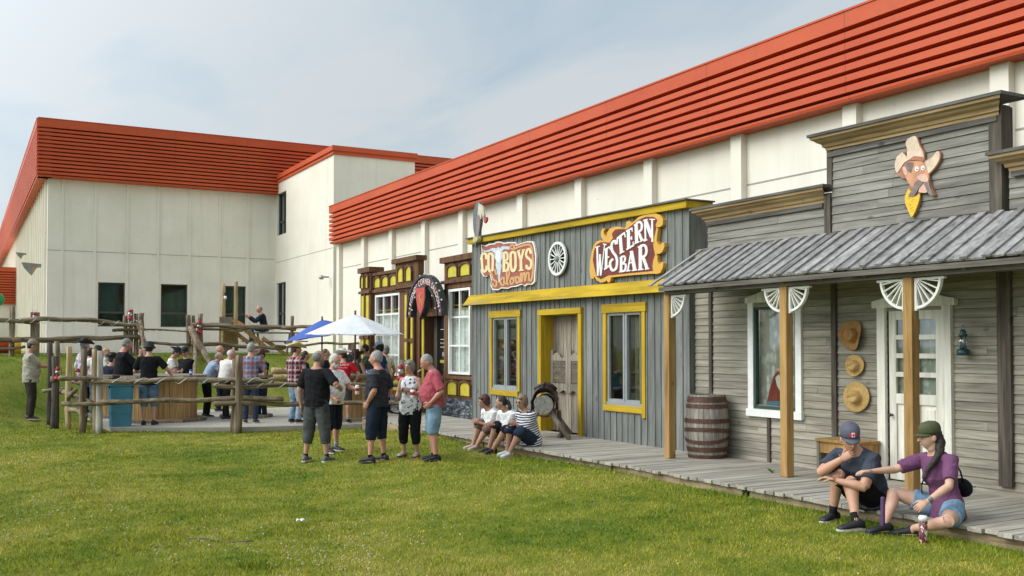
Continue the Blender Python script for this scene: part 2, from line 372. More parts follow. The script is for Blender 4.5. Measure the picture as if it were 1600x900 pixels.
# ================================================================== helpers for buildings
def holed(mb, P, u0, u1, v0, v1, holes, depth=.2):
    us = sorted({u0, u1, *[h[0] for h in holes], *[h[1] for h in holes]}); vs = sorted({v0, v1, *[h[2] for h in holes], *[h[3] for h in holes]})
    for a, b in zip(us, us[1:]):
        for c, d in zip(vs, vs[1:]):
            mu, mv = (a+b)/2, (c+d)/2
            if any(h[0] < mu < h[1] and h[2] < mv < h[3] for h in holes): continue
            mb.add([P(a, c), P(b, c), P(b, d), P(a, d)], [(0, 1, 2, 3)])
    for h in holes:
        a, b, c, d = h; e = -depth
        mb.add([P(a, c), P(b, c), P(b, d), P(a, d), P(a, c, e), P(b, c, e), P(b, d, e), P(a, d, e)], [(0, 1, 5, 4), (1, 2, 6, 5), (2, 3, 7, 6), (3, 0, 4, 7)])
    return mb
def fascia(parent, P, u0, u1, z0, z1, cap=.26, rib=.157, off=0., thick=.35, name='fascia'):
    """ribbed steel band: wide ribs with narrow deep grooves, as one extruded section"""
    prof = [(-thick, z0), (.0, z0), (.015, z0+.04), (.015, z0+.075), (-.17, z0+.085), (-.17, z0+.115)]
    z = z0+.115
    while z + rib < z1-cap:
        prof += [(.05, z+.002), (.05, z+rib*.63), (-.17, z+rib*.635), (-.17, z+rib)]; z += rib
    prof += [(.055, z+.01), (.055, z1-.03), (.07, z1-.03), (.07, z1), (-thick, z1)]
    mb = MB(); k = len(prof)
    vs = [P(u0, v, n+off) for n, v in prof]+[P(u1, v, n+off) for n, v in prof]
    mb.add(vs, [tuple(range(k)), tuple(range(2*k-1, k-1, -1))]+[(i, i+k, (i+1) % k+k, (i+1) % k) for i in range(k)])
    c = z1-cap
    return mb.build(name, RED, parent, world=True)

# ---------------- arena behind the false fronts
T = thing('arena_building', 'long cream concrete arena with orange red ribbed steel eave band above the saloon fronts', 'building', (11.5, 18, 0))
P = XP(11.5); mb = MB(); mb.box(11.5, 45, 2, 33.3, -.2, 6.3); mb.build('wall', CREAM, T, world=True)
for k in (2.885, 2.674, 2.466, 2.253, 2.043, 1.769, 1.55, 1.337, 1.123, .91, .70, .488):
    MB().pbox(P, 11.5*k-.26, 11.5*k, -.2, 5.35, -.02, .13).build('pilaster', CREAM, T, world=True)
gm = MB(); gm.pbox(P, 2.1, 33.2, 4.49, 4.515, -.01, .006); gm.build('panel_joint', paint('joint_grey', (.33, .31, .27), .9, .1), T, world=True)  # wall panel joint as a slim darker grey strip
fascia(T, P, 1.8, 33.35, 5.35, 6.68, off=.30)
MB().pbox(P, 33.36, 33.52, -.2, 5.3, -.1, .02).build('downpipe', paint('pipe_beige', (.42, .33, .26), .6), T, world=True)
# ---------------- hall at the back
T = thing('hall_building', 'cream concrete hall with deep orange red ribbed roof band and three tall windows', 'building', (8, 44.4, 1.5))
P = YP(44.4); wins = [(4.93, 5.98, 2.62, 4.46), (7.42, 8.52, 2.62, 4.46), (9.97, 11.03, 2.62, 4.46)]
wb = MB(); holed(wb, P, 3.0, 12.35, .5, 10.2, wins, .22)
P2 = Plane((3.0, 0, 0), (0, 1, 0), (-1, 0, 0)); wb.add([P2(44.4, .5), P2(130, .5), P2(130, 10.2), P2(44.4, 10.2)], [(0, 1, 2, 3)])
wb.add([(3, 44.4, 10.2), (40, 44.4, 10.2), (40, 130, 10.2), (3, 130, 10.2)], [(0, 1, 2, 3)]); wb.build('wall', CREAM, T, world=True)
for x in (3.62, 4.86, 6.12, 7.40-.05, 8.66, 9.93, 11.18): MB().pbox(P, x-.11, x-.02, .5, 8.7, -.01, .035).build('pilaster', CREAM, T, world=True)
y = 44.4
while y < 110:
    MB().pbox(P2, y+.35, y+.48, .5, 8.7, -.01, .10).build('pilaster', CREAM, T, world=True); y += 1.27
MB().pbox(P, 3.0, 12.3, 5.70, 5.725, -.01, .006).build('panel_joint', _mc['joint_grey'], T, world=True)
fascia(T, YP(44.0), 2.58, 26, 8.62, 11.0, off=0, thick=.5)
fascia(T, XP(2.6), 44.06, 130, 8.62, 10.99, off=0, thick=.5)
MB().box(2.65, 3.0, 44.1, 130, 8.66, 8.72).build('soffit', CREAM, T, world=True)
def dark_window(T, P, u0, u1, v0, v1, bar=.30, mull=None):
    f = MB(); t = .05; n0, n1 = -.2, -.08
    f.pbox(P, u0, u1, v0, v0+t, n0, n1); f.pbox(P, u0, u1, v1-t, v1, n0, n1); f.pbox(P, u0, u0+t, v0+t, v1-t, n0, n1); f.pbox(P, u1-t, u1, v0+t, v1-t, n0, n1)
    zb = v0+(v1-v0)*bar; f.pbox(P, u0+t, u1-t, zb, zb+.08, n0, n1-.01)
    if mull: f.pbox(P, mull-.03, mull+.03, v0+t, v1-t, n0, n1+.01)
    w_ = f.build('window', FRAME, T, world=True)
    MB().pbox(P, u0+.03, u1-.03, v0+.03, v1-.03, -.16, -.15).build('pane', glass('dark_glass', (.42, .48, .44), .10), w_)
    MB().pbox(P, u0-.02, u1+.02, v0-.02, v1+.02, -.9, -.3).build('room_behind', paint('dim_room', (.55, .62, .58), .9, .25, 1.5), w_)
for h in wins: dark_window(T, P, *h)
# stair wing
W = thing('stair_wing', 'cream concrete stair wing with slim red steel cap between hall and arena', 'building', (14, 40, 1.5))
PX_ = XP(12.35); P3 = YP(36.4); wb = MB(); hw = [(42.75, 44.15, 6.75, 8.62), (42.75, 44.15, 2.62, 4.62)]
holed(wb, PX_, 36.4, 44.4, .5, 9.35, hw, .25)
wb.add([P3(12.35, .5), P3(15.7, .5), P3(15.7, 9.35), P3(12.35, 9.35)], [(0, 1, 2, 3)])
wb.add([(15.7, 36.4, .5), (15.7, 50, .5), (15.7, 50, 9.35), (15.7, 36.4, 9.35)], [(0, 1, 2, 3)]); wb.add([(12.35, 36.4, 9.35), (15.7, 36.4, 9.35), (15.7, 50, 9.35), (12.35, 50, 9.35)], [(0, 1, 2, 3)])
wb.build('wall', CREAM, W, world=True)
for h in hw: dark_window(W, PX_, *h, mull=43.3)
cm = MB()
for z0, z1, o in ((9.12, 9.2, .06), (9.2, 9.27, .03), (9.27, 9.46, .09)):
    cm.box(12.35-o, 15.7+o, 36.4-o, 46, z0, z1)
cm.build('roof_cap', RED, W, world=True)
MB().pbox(PX_, 36.5, 44.3, 5.55, 5.57, -.01, .006).build('panel_joint', _mc['joint_grey'], W, world=True)
# far annex
A = thing('annex_building', 'low annex with red ribbed band at the far left edge behind the hall', 'building', (-10, 68.7, 1.5))
MB().box(-40, 2.98, 69, 80, .5, 6.4).build('wall', CREAM, A, world=True)
fascia(A, YP(68.8), -40, 2.9, 4.4, 6.68, off=0, thick=.3)
# wall lamp on the wing, two wooden axe heads on the hall side wall
t = thing('wall_lamp', 'small grey floodlight on the corner of the cream stair wing', 'lamp', (12.3, 36.75, 4.45))
MB().tube([(0, 0, 0), (-.25, 0, .0)], .025, 8).build('arm', FRAME, t, smooth=True)
MB().lathe([(.01, .07), (.06, .06), (.10, 0), (.10, -.06), (.08, -.08)], (-.3, 0, 0), 16).build('lamp_head', paint('grey_metal', (.38, .38, .38), .4, .1, 10, metal=.6), t, smooth=True)
MB().lathe([(.075, -.081), (.07, -.10), (0, -.105)], (-.3, 0, 0), 16).build('lens', WHITEP, t, smooth=True)
def axe(yc, zc, k, lab):
    t = thing('axe_head', lab, 'decoration', (2.86, yc, zc))
    Pp = Plane((-.6*k, 0, 0), (1, 0, 0), (0, -1, 0))
    MB().prism(Pp, [(.85*k, .28*k), (.55*k, .25*k), (.2*k, .28*k), (-.6*k, .34*k), (-.75*k, .30*k), (-.55*k, -.1*k), (.0*k, -.72*k), (.22*k, -.35*k), (.4*k, -.05*k), (.85*k, -.02*k)], -.05, .05).build('blade', paint('weathered_grey_board', (.22, .21, .20), .8, .3, 3), t)
    MB().prism(Pp, [(.05*k, -.08*k), (.32*k, -.06*k), (.15*k, -.35*k), (-.02*k, -.6*k)], .055, .07).build('painted_patch', paint('ochre', (.38, .27, .07), .7), t)
axe(46.5, 5.15, .52, 'large grey wooden axe head cutout sticking out near the hall corner'); axe(58, 6.6, .32, 'small grey wooden axe head cutout farther along the hall side wall')

# ================================================================== LEGENDS CORNER front
T = thing('corner_saloon_front', 'brown and yellow timber saloon front with tall white windows and a stone base', 'building', (10, 23, 0))
P = XP(9.8)
Bn = -.0
# body behind
MB().box(10.12, 11.45, 22.45, 26.5, -.1, 2.5).build('side_wall', BROWN, T, world=True)
MB().box(10.12, 11.45, 18.35, 20.98, -.1, 2.5).build('side_wall', BROWN, T, world=True)
br = MB()
class EachPanel:
    def prism(s, *a): MB().prism(*a).build('yellow_panel', YPAN, T, world=True)
    def pbox(s, *a): MB().pbox(*a).build('yellow_panel', YPAN, T, world=True)
ye = EachPanel()
def arch_panel(u0, u1, v0, v1, n=.0, rise=.09):
    k = 8; pts = [(u0, v0), (u1, v0)]+[((u0+u1)/2+(u1-u0)/2*math.cos(math.pi*i/k), v1-rise+rise*math.sin(math.pi*i/k)) for i in range(k+1)]
    ye.prism(P, pts, n-.01, n+.012)
    pts2 = [((u0+u1)/2+((u1-u0)/2+.045)*math.cos(math.pi*i/k), v1-rise+(rise+.045)*math.sin(math.pi*i/k)) for i in range(k+1)]
    for i in range(k):       # timber hood over the arch
        a, b, c, d = pts[2+i], pts[3+i], pts2[i+1], pts2[i]
        br.prism(P, [a, b, c, d], n-.005, n+.045)
    br.pbox(P, u0-.045, u0, v0, v1-rise, n-.005, n+.045); br.pbox(P, u1, u1+.045, v0, v1-rise, n-.005, n+.045)
# left pier (narrow tower)
br.pbox(P, 25.75, 26.52, -.1, 3.84, -.35, 0); br.pbox(P, 25.68, 26.60, 3.84, 3.98, -.37, .07); br.pbox(P, 25.72, 26.56, 3.26, 3.33, -.36, .06)
for a in (25.87, 26.22): arch_panel(a, a+.2, 3.42, 3.76, .012)
for a in (25.86, 26.2):
    ye.pbox(P, a, a+.22, 2.1, 3.2, 0, .015); ye.pbox(P, a, a+.22, .8, 2.0, 0, .015)
br.pbox(P, 26.08, 26.16, .6, 3.25, 0, .05); br.pbox(P, 25.8, 26.5, 2.0, 2.09, 0, .05)
# window bay (set back a little)
nb = -.10
br.pbox(P, 23.95, 25.75, 3.2, 3.72, -.36, nb); br.pbox(P, 23.95, 25.74, 3.72, 3.80, -.37, nb+.07); br.pbox(P, 23.96, 25.74, 3.26, 3.33, -.3, nb+.06)
for i in range(3): arch_panel(24.06+i*.57, 24.06+i*.57+.44, 3.40, 3.66, nb+.012)
br.pbox(P, 25.5, 25.75, .6, 3.2, -.36, nb); br.pbox(P, 22.5, 23.75, -.1, 3.2, -.36, -.04)
br.pbox(P, 23.75, 25.5, .55, 1.02, -.36, nb)
for i in range(3): arch_panel(23.85+i*.57, 23.85+i*.57+.44, .66, .96, nb+.012)
# right tower of the left half
br.pbox(P, 22.5, 23.95, 3.2, 3.92, -.16, .0); br.pbox(P, 22.42, 24.03, 3.92, 4.04, -.20, .09); br.pbox(P, 22.45, 24.0, 3.27, 3.34, -.16, .07)
for i in range(2): arch_panel(22.85+i*.52, 22.85+i*.52+.36, 3.44, 3.80, .012, .13)
for a, b in ((2.0, 3.1), (.8, 1.9)): ye.pbox(P, 22.78, 23.02, a, b, -.04, -.022); ye.pbox(P, 23.2, 23.4, a, b, -.04, -.022)
for a, b in ((1.9, 1.99), (3.11, 3.2), (.7, .79)): br.pbox(P, 22.7, 23.1, a, b, -.04, .02)
br.pbox(P, 22.68, 22.75, .3, 3.2, -.04, .04); br.pbox(P, 23.06, 23.13, .3, 3.2, -.04, .04)
# door portal
br.pbox(P, 20.98, 22.5, 2.62, 3.1, -.5, -.12); br.pbox(P, 20.98, 22.5, 2.52, 2.62, -.55, -.04)
for a in (22.32, 21.02): br.pbox(P, a, a+.18, 0, 2.52, -.36, -.10)
for a in (22.33, 21.03): ye.pbox(P, a+.02, a+.14, .9, 2.46, -.10, -.085)
for a in (21.15, 21.95): arch_panel(a, a+.38, 2.72, 3.02, -.108)
br.pbox(P, 20.90, 21.02, 2.6, 3.12, -.5, .0)
# right tower
nt = .0
br.pbox(P, 19.38, 19.55, .55, 3.72, -.36, nt); br.pbox(P, 20.70, 20.98, .55, 3.72, -.36, nt); br.pbox(P, 19.55, 20.70, 3.12, 3.72, -.36, nt); br.pbox(P, 19.55, 20.70, .62, 1.15, -.36, nt)
br.pbox(P, 18.3, 19.38, -.1, 3.4, -.36, -.02)
br.pbox(P, 19.28, 21.06, 3.72, 3.85, -.20, .09); br.pbox(P, 19.30, 21.04, 3.24, 3.31, -.36, .07); br.pbox(P, 19.36, 21.0, 1.06, 1.13, nt, .05)
for i in range(2):
    arch_panel(19.58+i*.66, 19.58+i*.66+.50, 3.38, 3.64, nt+.012); arch_panel(19.58+i*.66, 19.58+i*.66+.50, .70, 1.0, nt+.012)
br.build('timber_frame', BROWN, T, world=True)
MB().pbox(P, 19.36, 21.0, -.05, .62, -.36, .03).build('stone_base', STONE, T, world=True); MB().pbox(P, 22.9, 26.5, -.05, .55, -.36, .02).build('stone_base', STONE, T, world=True)
def white_window(T, P, u0, u1, v0, v1, cols, rows, n=0.):
    f = MB(); t = .055
    f.pbox(P, u0, u1, v0, v0+t, n-.05, n+.03); f.pbox(P, u0, u1, v1-t, v1, n-.05, n+.03); f.pbox(P, u0, u0+t, v0+t, v1-t, n-.05, n+.03); f.pbox(P, u1-t, u1, v0+t, v1-t, n-.05, n+.03)
    for i in range(1, cols): u = u0+(u1-u0)*i/cols; f.pbox(P, u-.02, u+.02, v0+t, v1-t, n-.03, n+.02)
    for i in range(1, rows): v = v0+(v1-v0)*i/rows; f.pbox(P, u0+t, u1-t, v-.02, v+.02, n-.032, n+.018)
    w_ = f.build('window', WHITEP, T, world=True)
    MB().pbox(P, u0+.03, u1-.03, v0+.03, v1-.03, n-.045, n-.04).build('pane', glass('clear_glass', (.9, .92, .9), .02), w_)
    c = MB(); k = 40; top = v1-(v1-v0)*.24
    for i in range(k):
        a = u0+(u1-u0)*i/k; b = u0+(u1-u0)*(i+1)/k; za = .018*math.sin(i*1.3)
        zb = .018*math.sin((i+1)*1.3)
        c.add([P(a, v0, n-.12+za), P(b, v0, n-.12+zb), P(b, top, n-.12+zb), P(a, top, n-.12+za)], [(0, 1, 2, 3)])
    c.build('curtain', LACE, w_)
    r = MB(); r.pbox(P, u0, u1, top, top+.03, n-.12, n-.09); r.pbox(P, u0, u1, top+.09, top+.115, n-.12, n-.09); r.build('curtain_rod', YPAN, w_)
    MB().pbox(P, u0-.01, u1+.01, v0-.01, v1+.01, n-.30, n-.26).build('room_behind', paint('brown_room', (.035, .026, .02), .9, .3, 2), w_)
white_window(T, P, 23.77, 25.48, 1.04, 3.18, 3, 4, -.06)
white_window(T, P, 19.57, 20.68, 1.17, 3.10, 2, 3, .01)
# glass door with notices
d = MB(); d.pbox(P, 21.2, 22.32, .1, 2.52, -.40, -.34)
dm = paint('door_dark_glass', (.018, .018, .017), .15, .1); do = d.build('door', dm, T, world=True)
q = MB(); q.pbox(P, 22.06, 22.24, .1, 2.5, -.34, -.31); q.pbox(P, 21.2, 21.28, .1, 2.5, -.34, -.31); q.pbox(P, 21.28, 22.06, 1.0, 1.07, -.34, -.315); q.build('door_frame', DARKW, do)
q = MB(); q.pbox(P, 21.32, 21.92, 1.40, 1.47, -.339, -.33); q.build('notice_strip', YPAN, do)
q = MB(); q.pbox(P, 21.5, 21.8, 1.56, 1.66, -.339, -.331)
q.build('notice', paint('notice_grey', (.32, .32, .32), .7, .1), do)

# ================================================================== COWBOYS front
T = thing('saloon_front', 'grey board and batten saloon false front with bright yellow trim', 'building', (9.4, 14.8, 0))
P = XP(9.2); Y0, Y1 = 11.35, 18.3
holes = [(16.36, 17.40, .95, 2.36), (14.24, 15.50, .0, 2.36), (12.45, 13.42, .86, 2.34)]
pk = MB(); y = Y0
def ztop(y): return 3.80+.09*(y-11.3)/7
while y < Y1-.03:
    wd = min(random.uniform(.155, .185), Y1-y); e = y+wd-.010; n = random.choice((0, .012, .004)); cuts = [(-.02+.26, ztop(y))]
    for h in holes:
        if h[0] < (y+e)/2 < h[1]: cuts = [c for a, b in cuts for c in ((a, h[2]), (h[3], b)) if c[1]-c[0] > .02]
    for a, b in cuts: pk.pbox(P, y, e, a, b, -.02, n)
    for a, b in cuts: pk.pbox(P, e-.006, e+.018, a+.003, b-.003, n-.01, n+.014)
    y += wd
pk.build('board_wall', GREYB, T, world=True)
bk = MB()
holed(bk, XP(9.222), Y0+.02, Y1-.02, .05, 3.78, holes, .05); bk.build('backing', BLACK, T, world=True)
sd_ = MB(); sd_.box(9.225, 9.75, Y0, Y0+.025, .05, 3.80); sd_.box(9.225, 9.75, Y1-.025, Y1, .05, 3.88); sd_.box(9.75, 9.78, Y0, Y1, .05, 3.8); sd_.build('side_wall', GREYB, T, world=True)
MB().beam((9.8, 11.5, 3.75), (11.4, 11.5, 2.9), .09, .09).build('roof_brace', PINE, T, world=True)
tm = MB()
tm.hexa([(9.10, Y0-.06, 3.80), (9.6, Y0-.06, 3.80), (9.6, Y1+.06, 3.90), (9.10, Y1+.06, 3.90), (9.10, Y0-.06, 3.90), (9.6, Y0-.06, 3.90), (9.6, Y1+.06, 4.0), (9.10, Y1+.06, 4.0)])
tm.build('cornice', YEL, T, world=True)
MB().hexa([(9.06, Y0-.09, 3.905), (9.62, Y0-.09, 3.905), (9.62, Y1+.09, 4.005), (9.06, Y1+.09, 4.005), (9.06, Y0-.09, 3.925), (9.62, Y0-.09, 3.925), (9.62, Y1+.09, 4.025), (9.06, Y1+.09, 4.025)]).build('cornice_cap', DARKY, T, world=True)
tm = MB(); tm.hexa([(9.02, 11.42, 2.60), (9.18, 11.42, 2.60), (9.18, 18.42, 2.64), (9.02, 18.42, 2.64), (9.12, 11.42, 2.80), (9.18, 11.42, 2.80), (9.18, 18.30, 2.84), (9.12, 18.30, 2.84)])
tm.build('yellow_band', YEL, T, world=True)
def casement(T, P, h, top=.13, side=.085, bot=.10, foot=0.):
    u0, u1, v0, v1 = h; a = MB()
    a.pbox(P, u0-side-.03, u1+side+.03, v1, v1+top, 0, .055); jl = MB().pbox(P, u0-side, u0, v0-foot, v1, 0, .045); jr = MB().pbox(P, u1, u1+side, v0, v1, 0, .045); a.pbox(P, u0, u1+side, v0-bot, v0, 0, .043)
    o = a.build('window_trim', YEL, T, world=True); jl.build('window_jamb', YELV, o); jr.build('window_jamb', YELV, o)
    g_ = MB(); t = .045; m_ = (u0+u1)/2
    for c, d_ in ((u0, m_-.008), (m_+.008, u1)):
        g_.pbox(P, c, c+t, v0+.05, v1, -.06, .012); g_.pbox(P, d_-t, d_, v0+.05, v1, -.06, .012); g_.pbox(P, c+t, d_-t, v0+.05, v0+.05+t, -.06, .012); g_.pbox(P, c+t, d_-t, v1-t, v1, -.06, .012)
    g_.pbox(P, u0, u1, v0, v0+.05, -.06, .035)
    w_ = g_.build('window', GREYT, T, world=True)
    MB().pbox(P, u0+.02, u1-.02, v0+.06, v1-.02, -.035, -.03).build('pane', glass('saloon_glass', (.70, .74, .66), .13), w_)
    r = MB(); r.pbox(P, u0-.1, u1+.1, v0-.1, v1+.1, -.52, -.5); r.build('room_behind', paint('amber_room', (.26, .18, .07), .9, .5, 1.3), w_)
    c = MB()
    for i in range(24):
        s = u0+(u1-u0)*.42*i/24 if h[0] < 13 else u1-(u1-u0)*.3*(i+1)/24; e = s+(u1-u0)*.42/24
        z = .02*math.sin(i*1.7); z2 = .02*math.sin((i+1)*1.7); c.add([P(s, v0, -.14+z), P(e, v0, -.14+z2), P(e, v1, -.14+z2), P(s, v1, -.14+z)], [(0, 1, 2, 3)])
    c.build('curtain', paint('beige_curtain', (.45, .40, .29), .9, .15, 5), w_)
casement(T, P, holes[0]); casement(T, P, holes[2], top=.14, foot=.16)
u0, u1, v0, v1 = holes[1]
a = MB(); a.pbox(P, u0-.09, u1+.09, v1, v1+.10, 0, .06); o_ = a.build('door_head_trim', YEL, T, world=True)
a = MB(); a.pbox(P, u0-.09, u0, .28, v1, -.02, .05); a.pbox(P, u1, u1+.09, .28, v1, -.02, .05); a.pbox(P, u1-.015, u1+.01, .28, v1, -.25, .048); a.pbox(P, u0-.01, u0+.015, .28, v1, -.25, .048); a.pbox(P, u0, u1, v1-.015, v1+.01, -.25, -.02); a.build('door_jambs', YELV, T, world=True)
dd = MB(); y = u0+.016
while y < u1-.02:
    wd = random.uniform(.10, .16); e = min(y+wd-.006, u1-.016); dd.pbox(P, y, e, .285, v1-.016, -.24, -.222+random.uniform(-.006, .006)); y += wd
do = dd.build('door', OLDV, T, world=True)
def batwing(u0, u1):
    m = MB(); n0, n1 = -.18, -.145; t = .075; z0, z1 = .98, 1.74; k = 10
    m.pbox(P, u0, u0+t, z0, z1, n0, n1); m.pbox(P, u1-t, u1, z0, z1, n0, n1)
    for top in (1, 0):
        pts = [(u0+t+(u1-u0-2*t)*i/k, 0) for i in range(k+1)]
        if top: cur = [(u, z1-.10+.05*math.cos((u-u0)/(u1-u0)*2*math.pi*1.5)) for u, _ in pts]; pl = [(u0+t, z1-.20), (u1-t, z1-.20)]+cur[::-1]
        else: cur = [(u, z0-.02+.06*abs(math.sin((u-u0)/(u1-u0)*2*math.pi))) for u, _ in pts]; pl = cur+[(u1-t, z0+.16), (u0+t, z0+.16)]
        m.prism(P, pl, n0+.003, n1-.003)
    z = z0+.17
    while z < z1-.22:
        m.hexa([P(u0+t, z, n0+.002), P(u1-t, z, n0+.002), P(u1-t, z, n0+.012), P(u0+t, z, n0+.012), P(u0+t, z+.03, n1-.015), P(u1-t, z+.03, n1-.015), P(u1-t, z+.03, n1-.005), P(u0+t, z+.03, n1-.005)]); z += .032
    return m.build('batwing_door', OLDV, T, world=True)
batwing(u0+.03, (u0+u1)/2-.01); batwing((u0+u1)/2+.01, u1-.03)

# ================================================================== STORE front with porch
T = thing('store_front', 'weathered grey clapboard store with stepped false front, tan cornices and plank porch roof', 'building', (9.5, 6.5, 0))
P = XP(9.3)
sdg = MB(); hs = [(9.33, 10.10, .98, 2.32), (7.16, 7.92, .2, 2.24)]
def lap(P, u0, u1, z0, z1, pitch=.098, holes=()):
    z = z0
    while z < z1-.01:
        h = min(pitch, z1-z); cuts = [(u0, u1)]
        for q in holes:
            if q[2] < z+h/2 < q[3]: cuts = [c for a, b in cuts for c in ((a, min(b, q[0])), (max(a, q[1]), b)) if c[1]-c[0] > .02]
        for a, b in cuts:
            w_ = random.uniform(.8, 3.2); s = a
            while s < b-.001:
                e = min(s+w_, b); e = b if b-e < .3 else e; s0 = s
                if 1:
                    j = random.uniform(-.002, .002); sdg.hexa([P(s0, z, -.03), P(e-.003, z, -.03), P(e-.003, z, .009+j), P(s0, z, .009+j), P(s0, z+h+.004, -.03), P(e-.003, z+h+.004, -.03), P(e-.003, z+h-.004, -.004), P(s0, z+h-.004, -.004)])
                s = e; w_ = random.uniform(1.6, 3.2)
        z += pitch
lap(P, 1.0, 10.98, .24, 2.96, holes=hs); lap(P, 10.98, 11.34, .24, 3.2)
lw = sdg.build('clapboard_wall', SIDING, T, world=True)
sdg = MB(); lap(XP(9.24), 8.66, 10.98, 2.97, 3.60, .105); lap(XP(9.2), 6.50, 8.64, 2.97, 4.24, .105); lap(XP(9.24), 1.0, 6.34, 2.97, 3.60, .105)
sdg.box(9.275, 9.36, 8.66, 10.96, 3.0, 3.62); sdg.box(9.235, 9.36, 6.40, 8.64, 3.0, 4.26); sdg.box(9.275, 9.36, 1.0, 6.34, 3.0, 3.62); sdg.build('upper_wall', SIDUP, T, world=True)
bk = MB(); holed(bk, XP(9.34), 1.0, 11.34, .1, 3.2, hs, .03); bk.box(9.35, 11.4, 1.0, 11.30, 3.1, 3.2); bk.box(9.35, 9.4, 11.28, 11.34, .1, 3.2)
bk.build('backing', BLACK, T, world=True)
for u, wd, a, b, n in ((10.98, .06, .28, 3.0, .03), (8.70, .075, .28, 2.9, .035), (6.43, .15, .38, 2.9, .05), (9.83, .05, .28, .90, .03)): MB().pbox(P, u-wd/2, u+wd/2, a, b, -.01, n).build('wall_batten', DARKW, T, world=True)
P9 = XP(9.2)
for q in ((6.38, 6.52, 3.0, 4.24, -.17, .02), (8.62, 8.70, 3.70, 4.24, -.22, .02), (8.645, 8.74, 3.0, 3.66, -.1, .03)): MB().pbox(P9, *q).build('corner_board', DARKW, T, world=True)
def cornice(u0, u1, z, nb, up=.0):
    """moulded cornice, section swept along the wall; returns at the ends"""
    prof = [(0, -.105), (.03, -.105), (.035, -.075), (.06, -.065), (.07, -.03), (.12, -.005), (.135, .012), (.175, .03), (.18, .06), (0, .06)]
    a = MB(); k = len(prof); va = []
    for u, s in ((u0, -1), (u1, 1)):
        va += [P9(u+s*max(n, 0)*.8, z+v+(up if s > 0 else 0), n+nb) for n, v in prof]
    a.add(va, [tuple(range(k)), tuple(range(2*k-1, k-1, -1))]+[(i, i+k, (i+1) % k+k, (i+1) % k) for i in range(k)])
    a.build('cornice', CROWN, T, world=True)
    MB().pbox(P9, u0, u1, z-.16, z-.106, -.01, nb+.035).build('cornice_shadow_strip', DARKY, T, world=True)  # dark strip added to stand in for the shadow below the cornice
    b = MB(); b.hexa([P9(u0-.17, z+.062, -.25), P9(u1+.17, z+.062+up, -.25), P9(u1+.17, z+.062+up, nb+.20), P9(u0-.17, z+.062, nb+.20), P9(u0-.17, z+.095, -.25), P9(u1+.17, z+.095+up, -.25), P9(u1+.17, z+.095+up, nb+.20), P9(u0-.17, z+.095, nb+.20)])
    b.build('cornice_cap', DARKY, T, world=True)
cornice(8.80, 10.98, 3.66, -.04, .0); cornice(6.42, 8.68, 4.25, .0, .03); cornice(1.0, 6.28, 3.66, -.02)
# porch roof: boards running down the slope with battens over the joints
rm = MB(); bt = MB(); y = 1.2
ex, ez, wx, wz = 8.30, 2.615, 9.20, 3.14
sl = (wz-ez)/(wx-ex); nrm = Vector((-sl, 0, 1)).normalized()
def slope(y0, y1, a, b, x0, x1):
    q = lambda x, y, h: Vector((x, y, ez+(x-ex)*sl))+nrm*h
    return [q(x0, y0, a), q(x1, y0, a), q(x1, y1, a), q(x0, y1, a), q(x0, y0, b), q(x1, y0, b), q(x1, y1, b), q(x0, y1, b)]
while y < 10.88:
    wd = random.uniform(.15, .24); rm.hexa(slope(y, min(y+wd-.006, 10.9), 0, .022, ex+random.uniform(-.012, .012), wx))
    rm.hexa(slope(y+wd-random.uniform(.03, .06), y+wd+random.uniform(.03, .05), .0225, random.uniform(.036, .052), ex-.012+random.uniform(-.012, .012), wx)); y += wd
rm.build('porch_roof', ROOFW, T, world=True)
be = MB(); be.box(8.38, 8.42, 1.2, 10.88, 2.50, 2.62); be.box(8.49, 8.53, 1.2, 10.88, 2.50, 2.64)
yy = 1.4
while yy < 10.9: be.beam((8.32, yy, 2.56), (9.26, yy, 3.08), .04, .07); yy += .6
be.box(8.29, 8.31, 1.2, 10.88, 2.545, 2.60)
be.build('porch_beam', wood('beam_dark', (.07, .06, .05), (.14, .12, .10), (.22, .20, .17), 'Y', 20, isl=.2), T, world=True)  # dark brown wood for beams, rafters and eave board
for i, yp in enumerate((10.85, 8.65, 6.9, 4.7, 2.5)):
    ps = MB(); ps.box(8.395, 8.505, yp-.055, yp+.055, .28, 2.5); p_ = ps.build('porch_post', PINE, T, world=True, bevel=.005)
    for s in ((-1,) if i == 0 else (-1, 1)):
        m = MB(); Pq = XP(8.45); c = (yp+s*.06, 2.49); R = .30 if i > 1 else .275
        for k in range(6):
            an = math.pi/2*(k+.5)/6 + .02; u_, v_ = math.cos(an), -math.sin(an)
            w2 = .006; px_, py_ = -v_*w2, u_*w2
            m.prism(Pq, [(c[0]+s*(u_*.06-px_), c[1]+v_*.06-py_), (c[0]+s*(u_*.06+px_), c[1]+v_*.06+py_), (c[0]+s*(u_*R+px_), c[1]+v_*R+py_), (c[0]+s*(u_*R-px_), c[1]+v_*R-py_)][::s], -.014, .014)
        for k in range(12):
            a0, a1 = math.pi/2*k/12, math.pi/2*(k+1)/12
            m.prism(Pq, [(c[0]+s*r*math.cos(a), c[1]-r*math.sin(a)) for a, r in ((a0, R-.012), (a1, R-.012), (a1, R+.015), (a0, R+.015))], -.02, .02)
            m.prism(Pq, [(c[0]+s*r*math.cos(a), c[1]-r*math.sin(a)) for a, r in ((a0, .035), (a1, .035), (a1, .07), (a0, .07))], -.02, .02)
        m.pbox(Pq, min(c[0], c[0]+s*.028), max(c[0], c[0]+s*.028), c[1]-R-.03, c[1], -.021, .021); m.pbox(Pq, min(c[0]+s*.03, c[0]+s*(R+.05)), max(c[0]+s*.03, c[0]+s*(R+.05)), c[1]-.022, c[1], -.022, .022)
        m.build('wheel_bracket', paint('bracket_white', (.72, .71, .64), .6, .12, 12), p_)
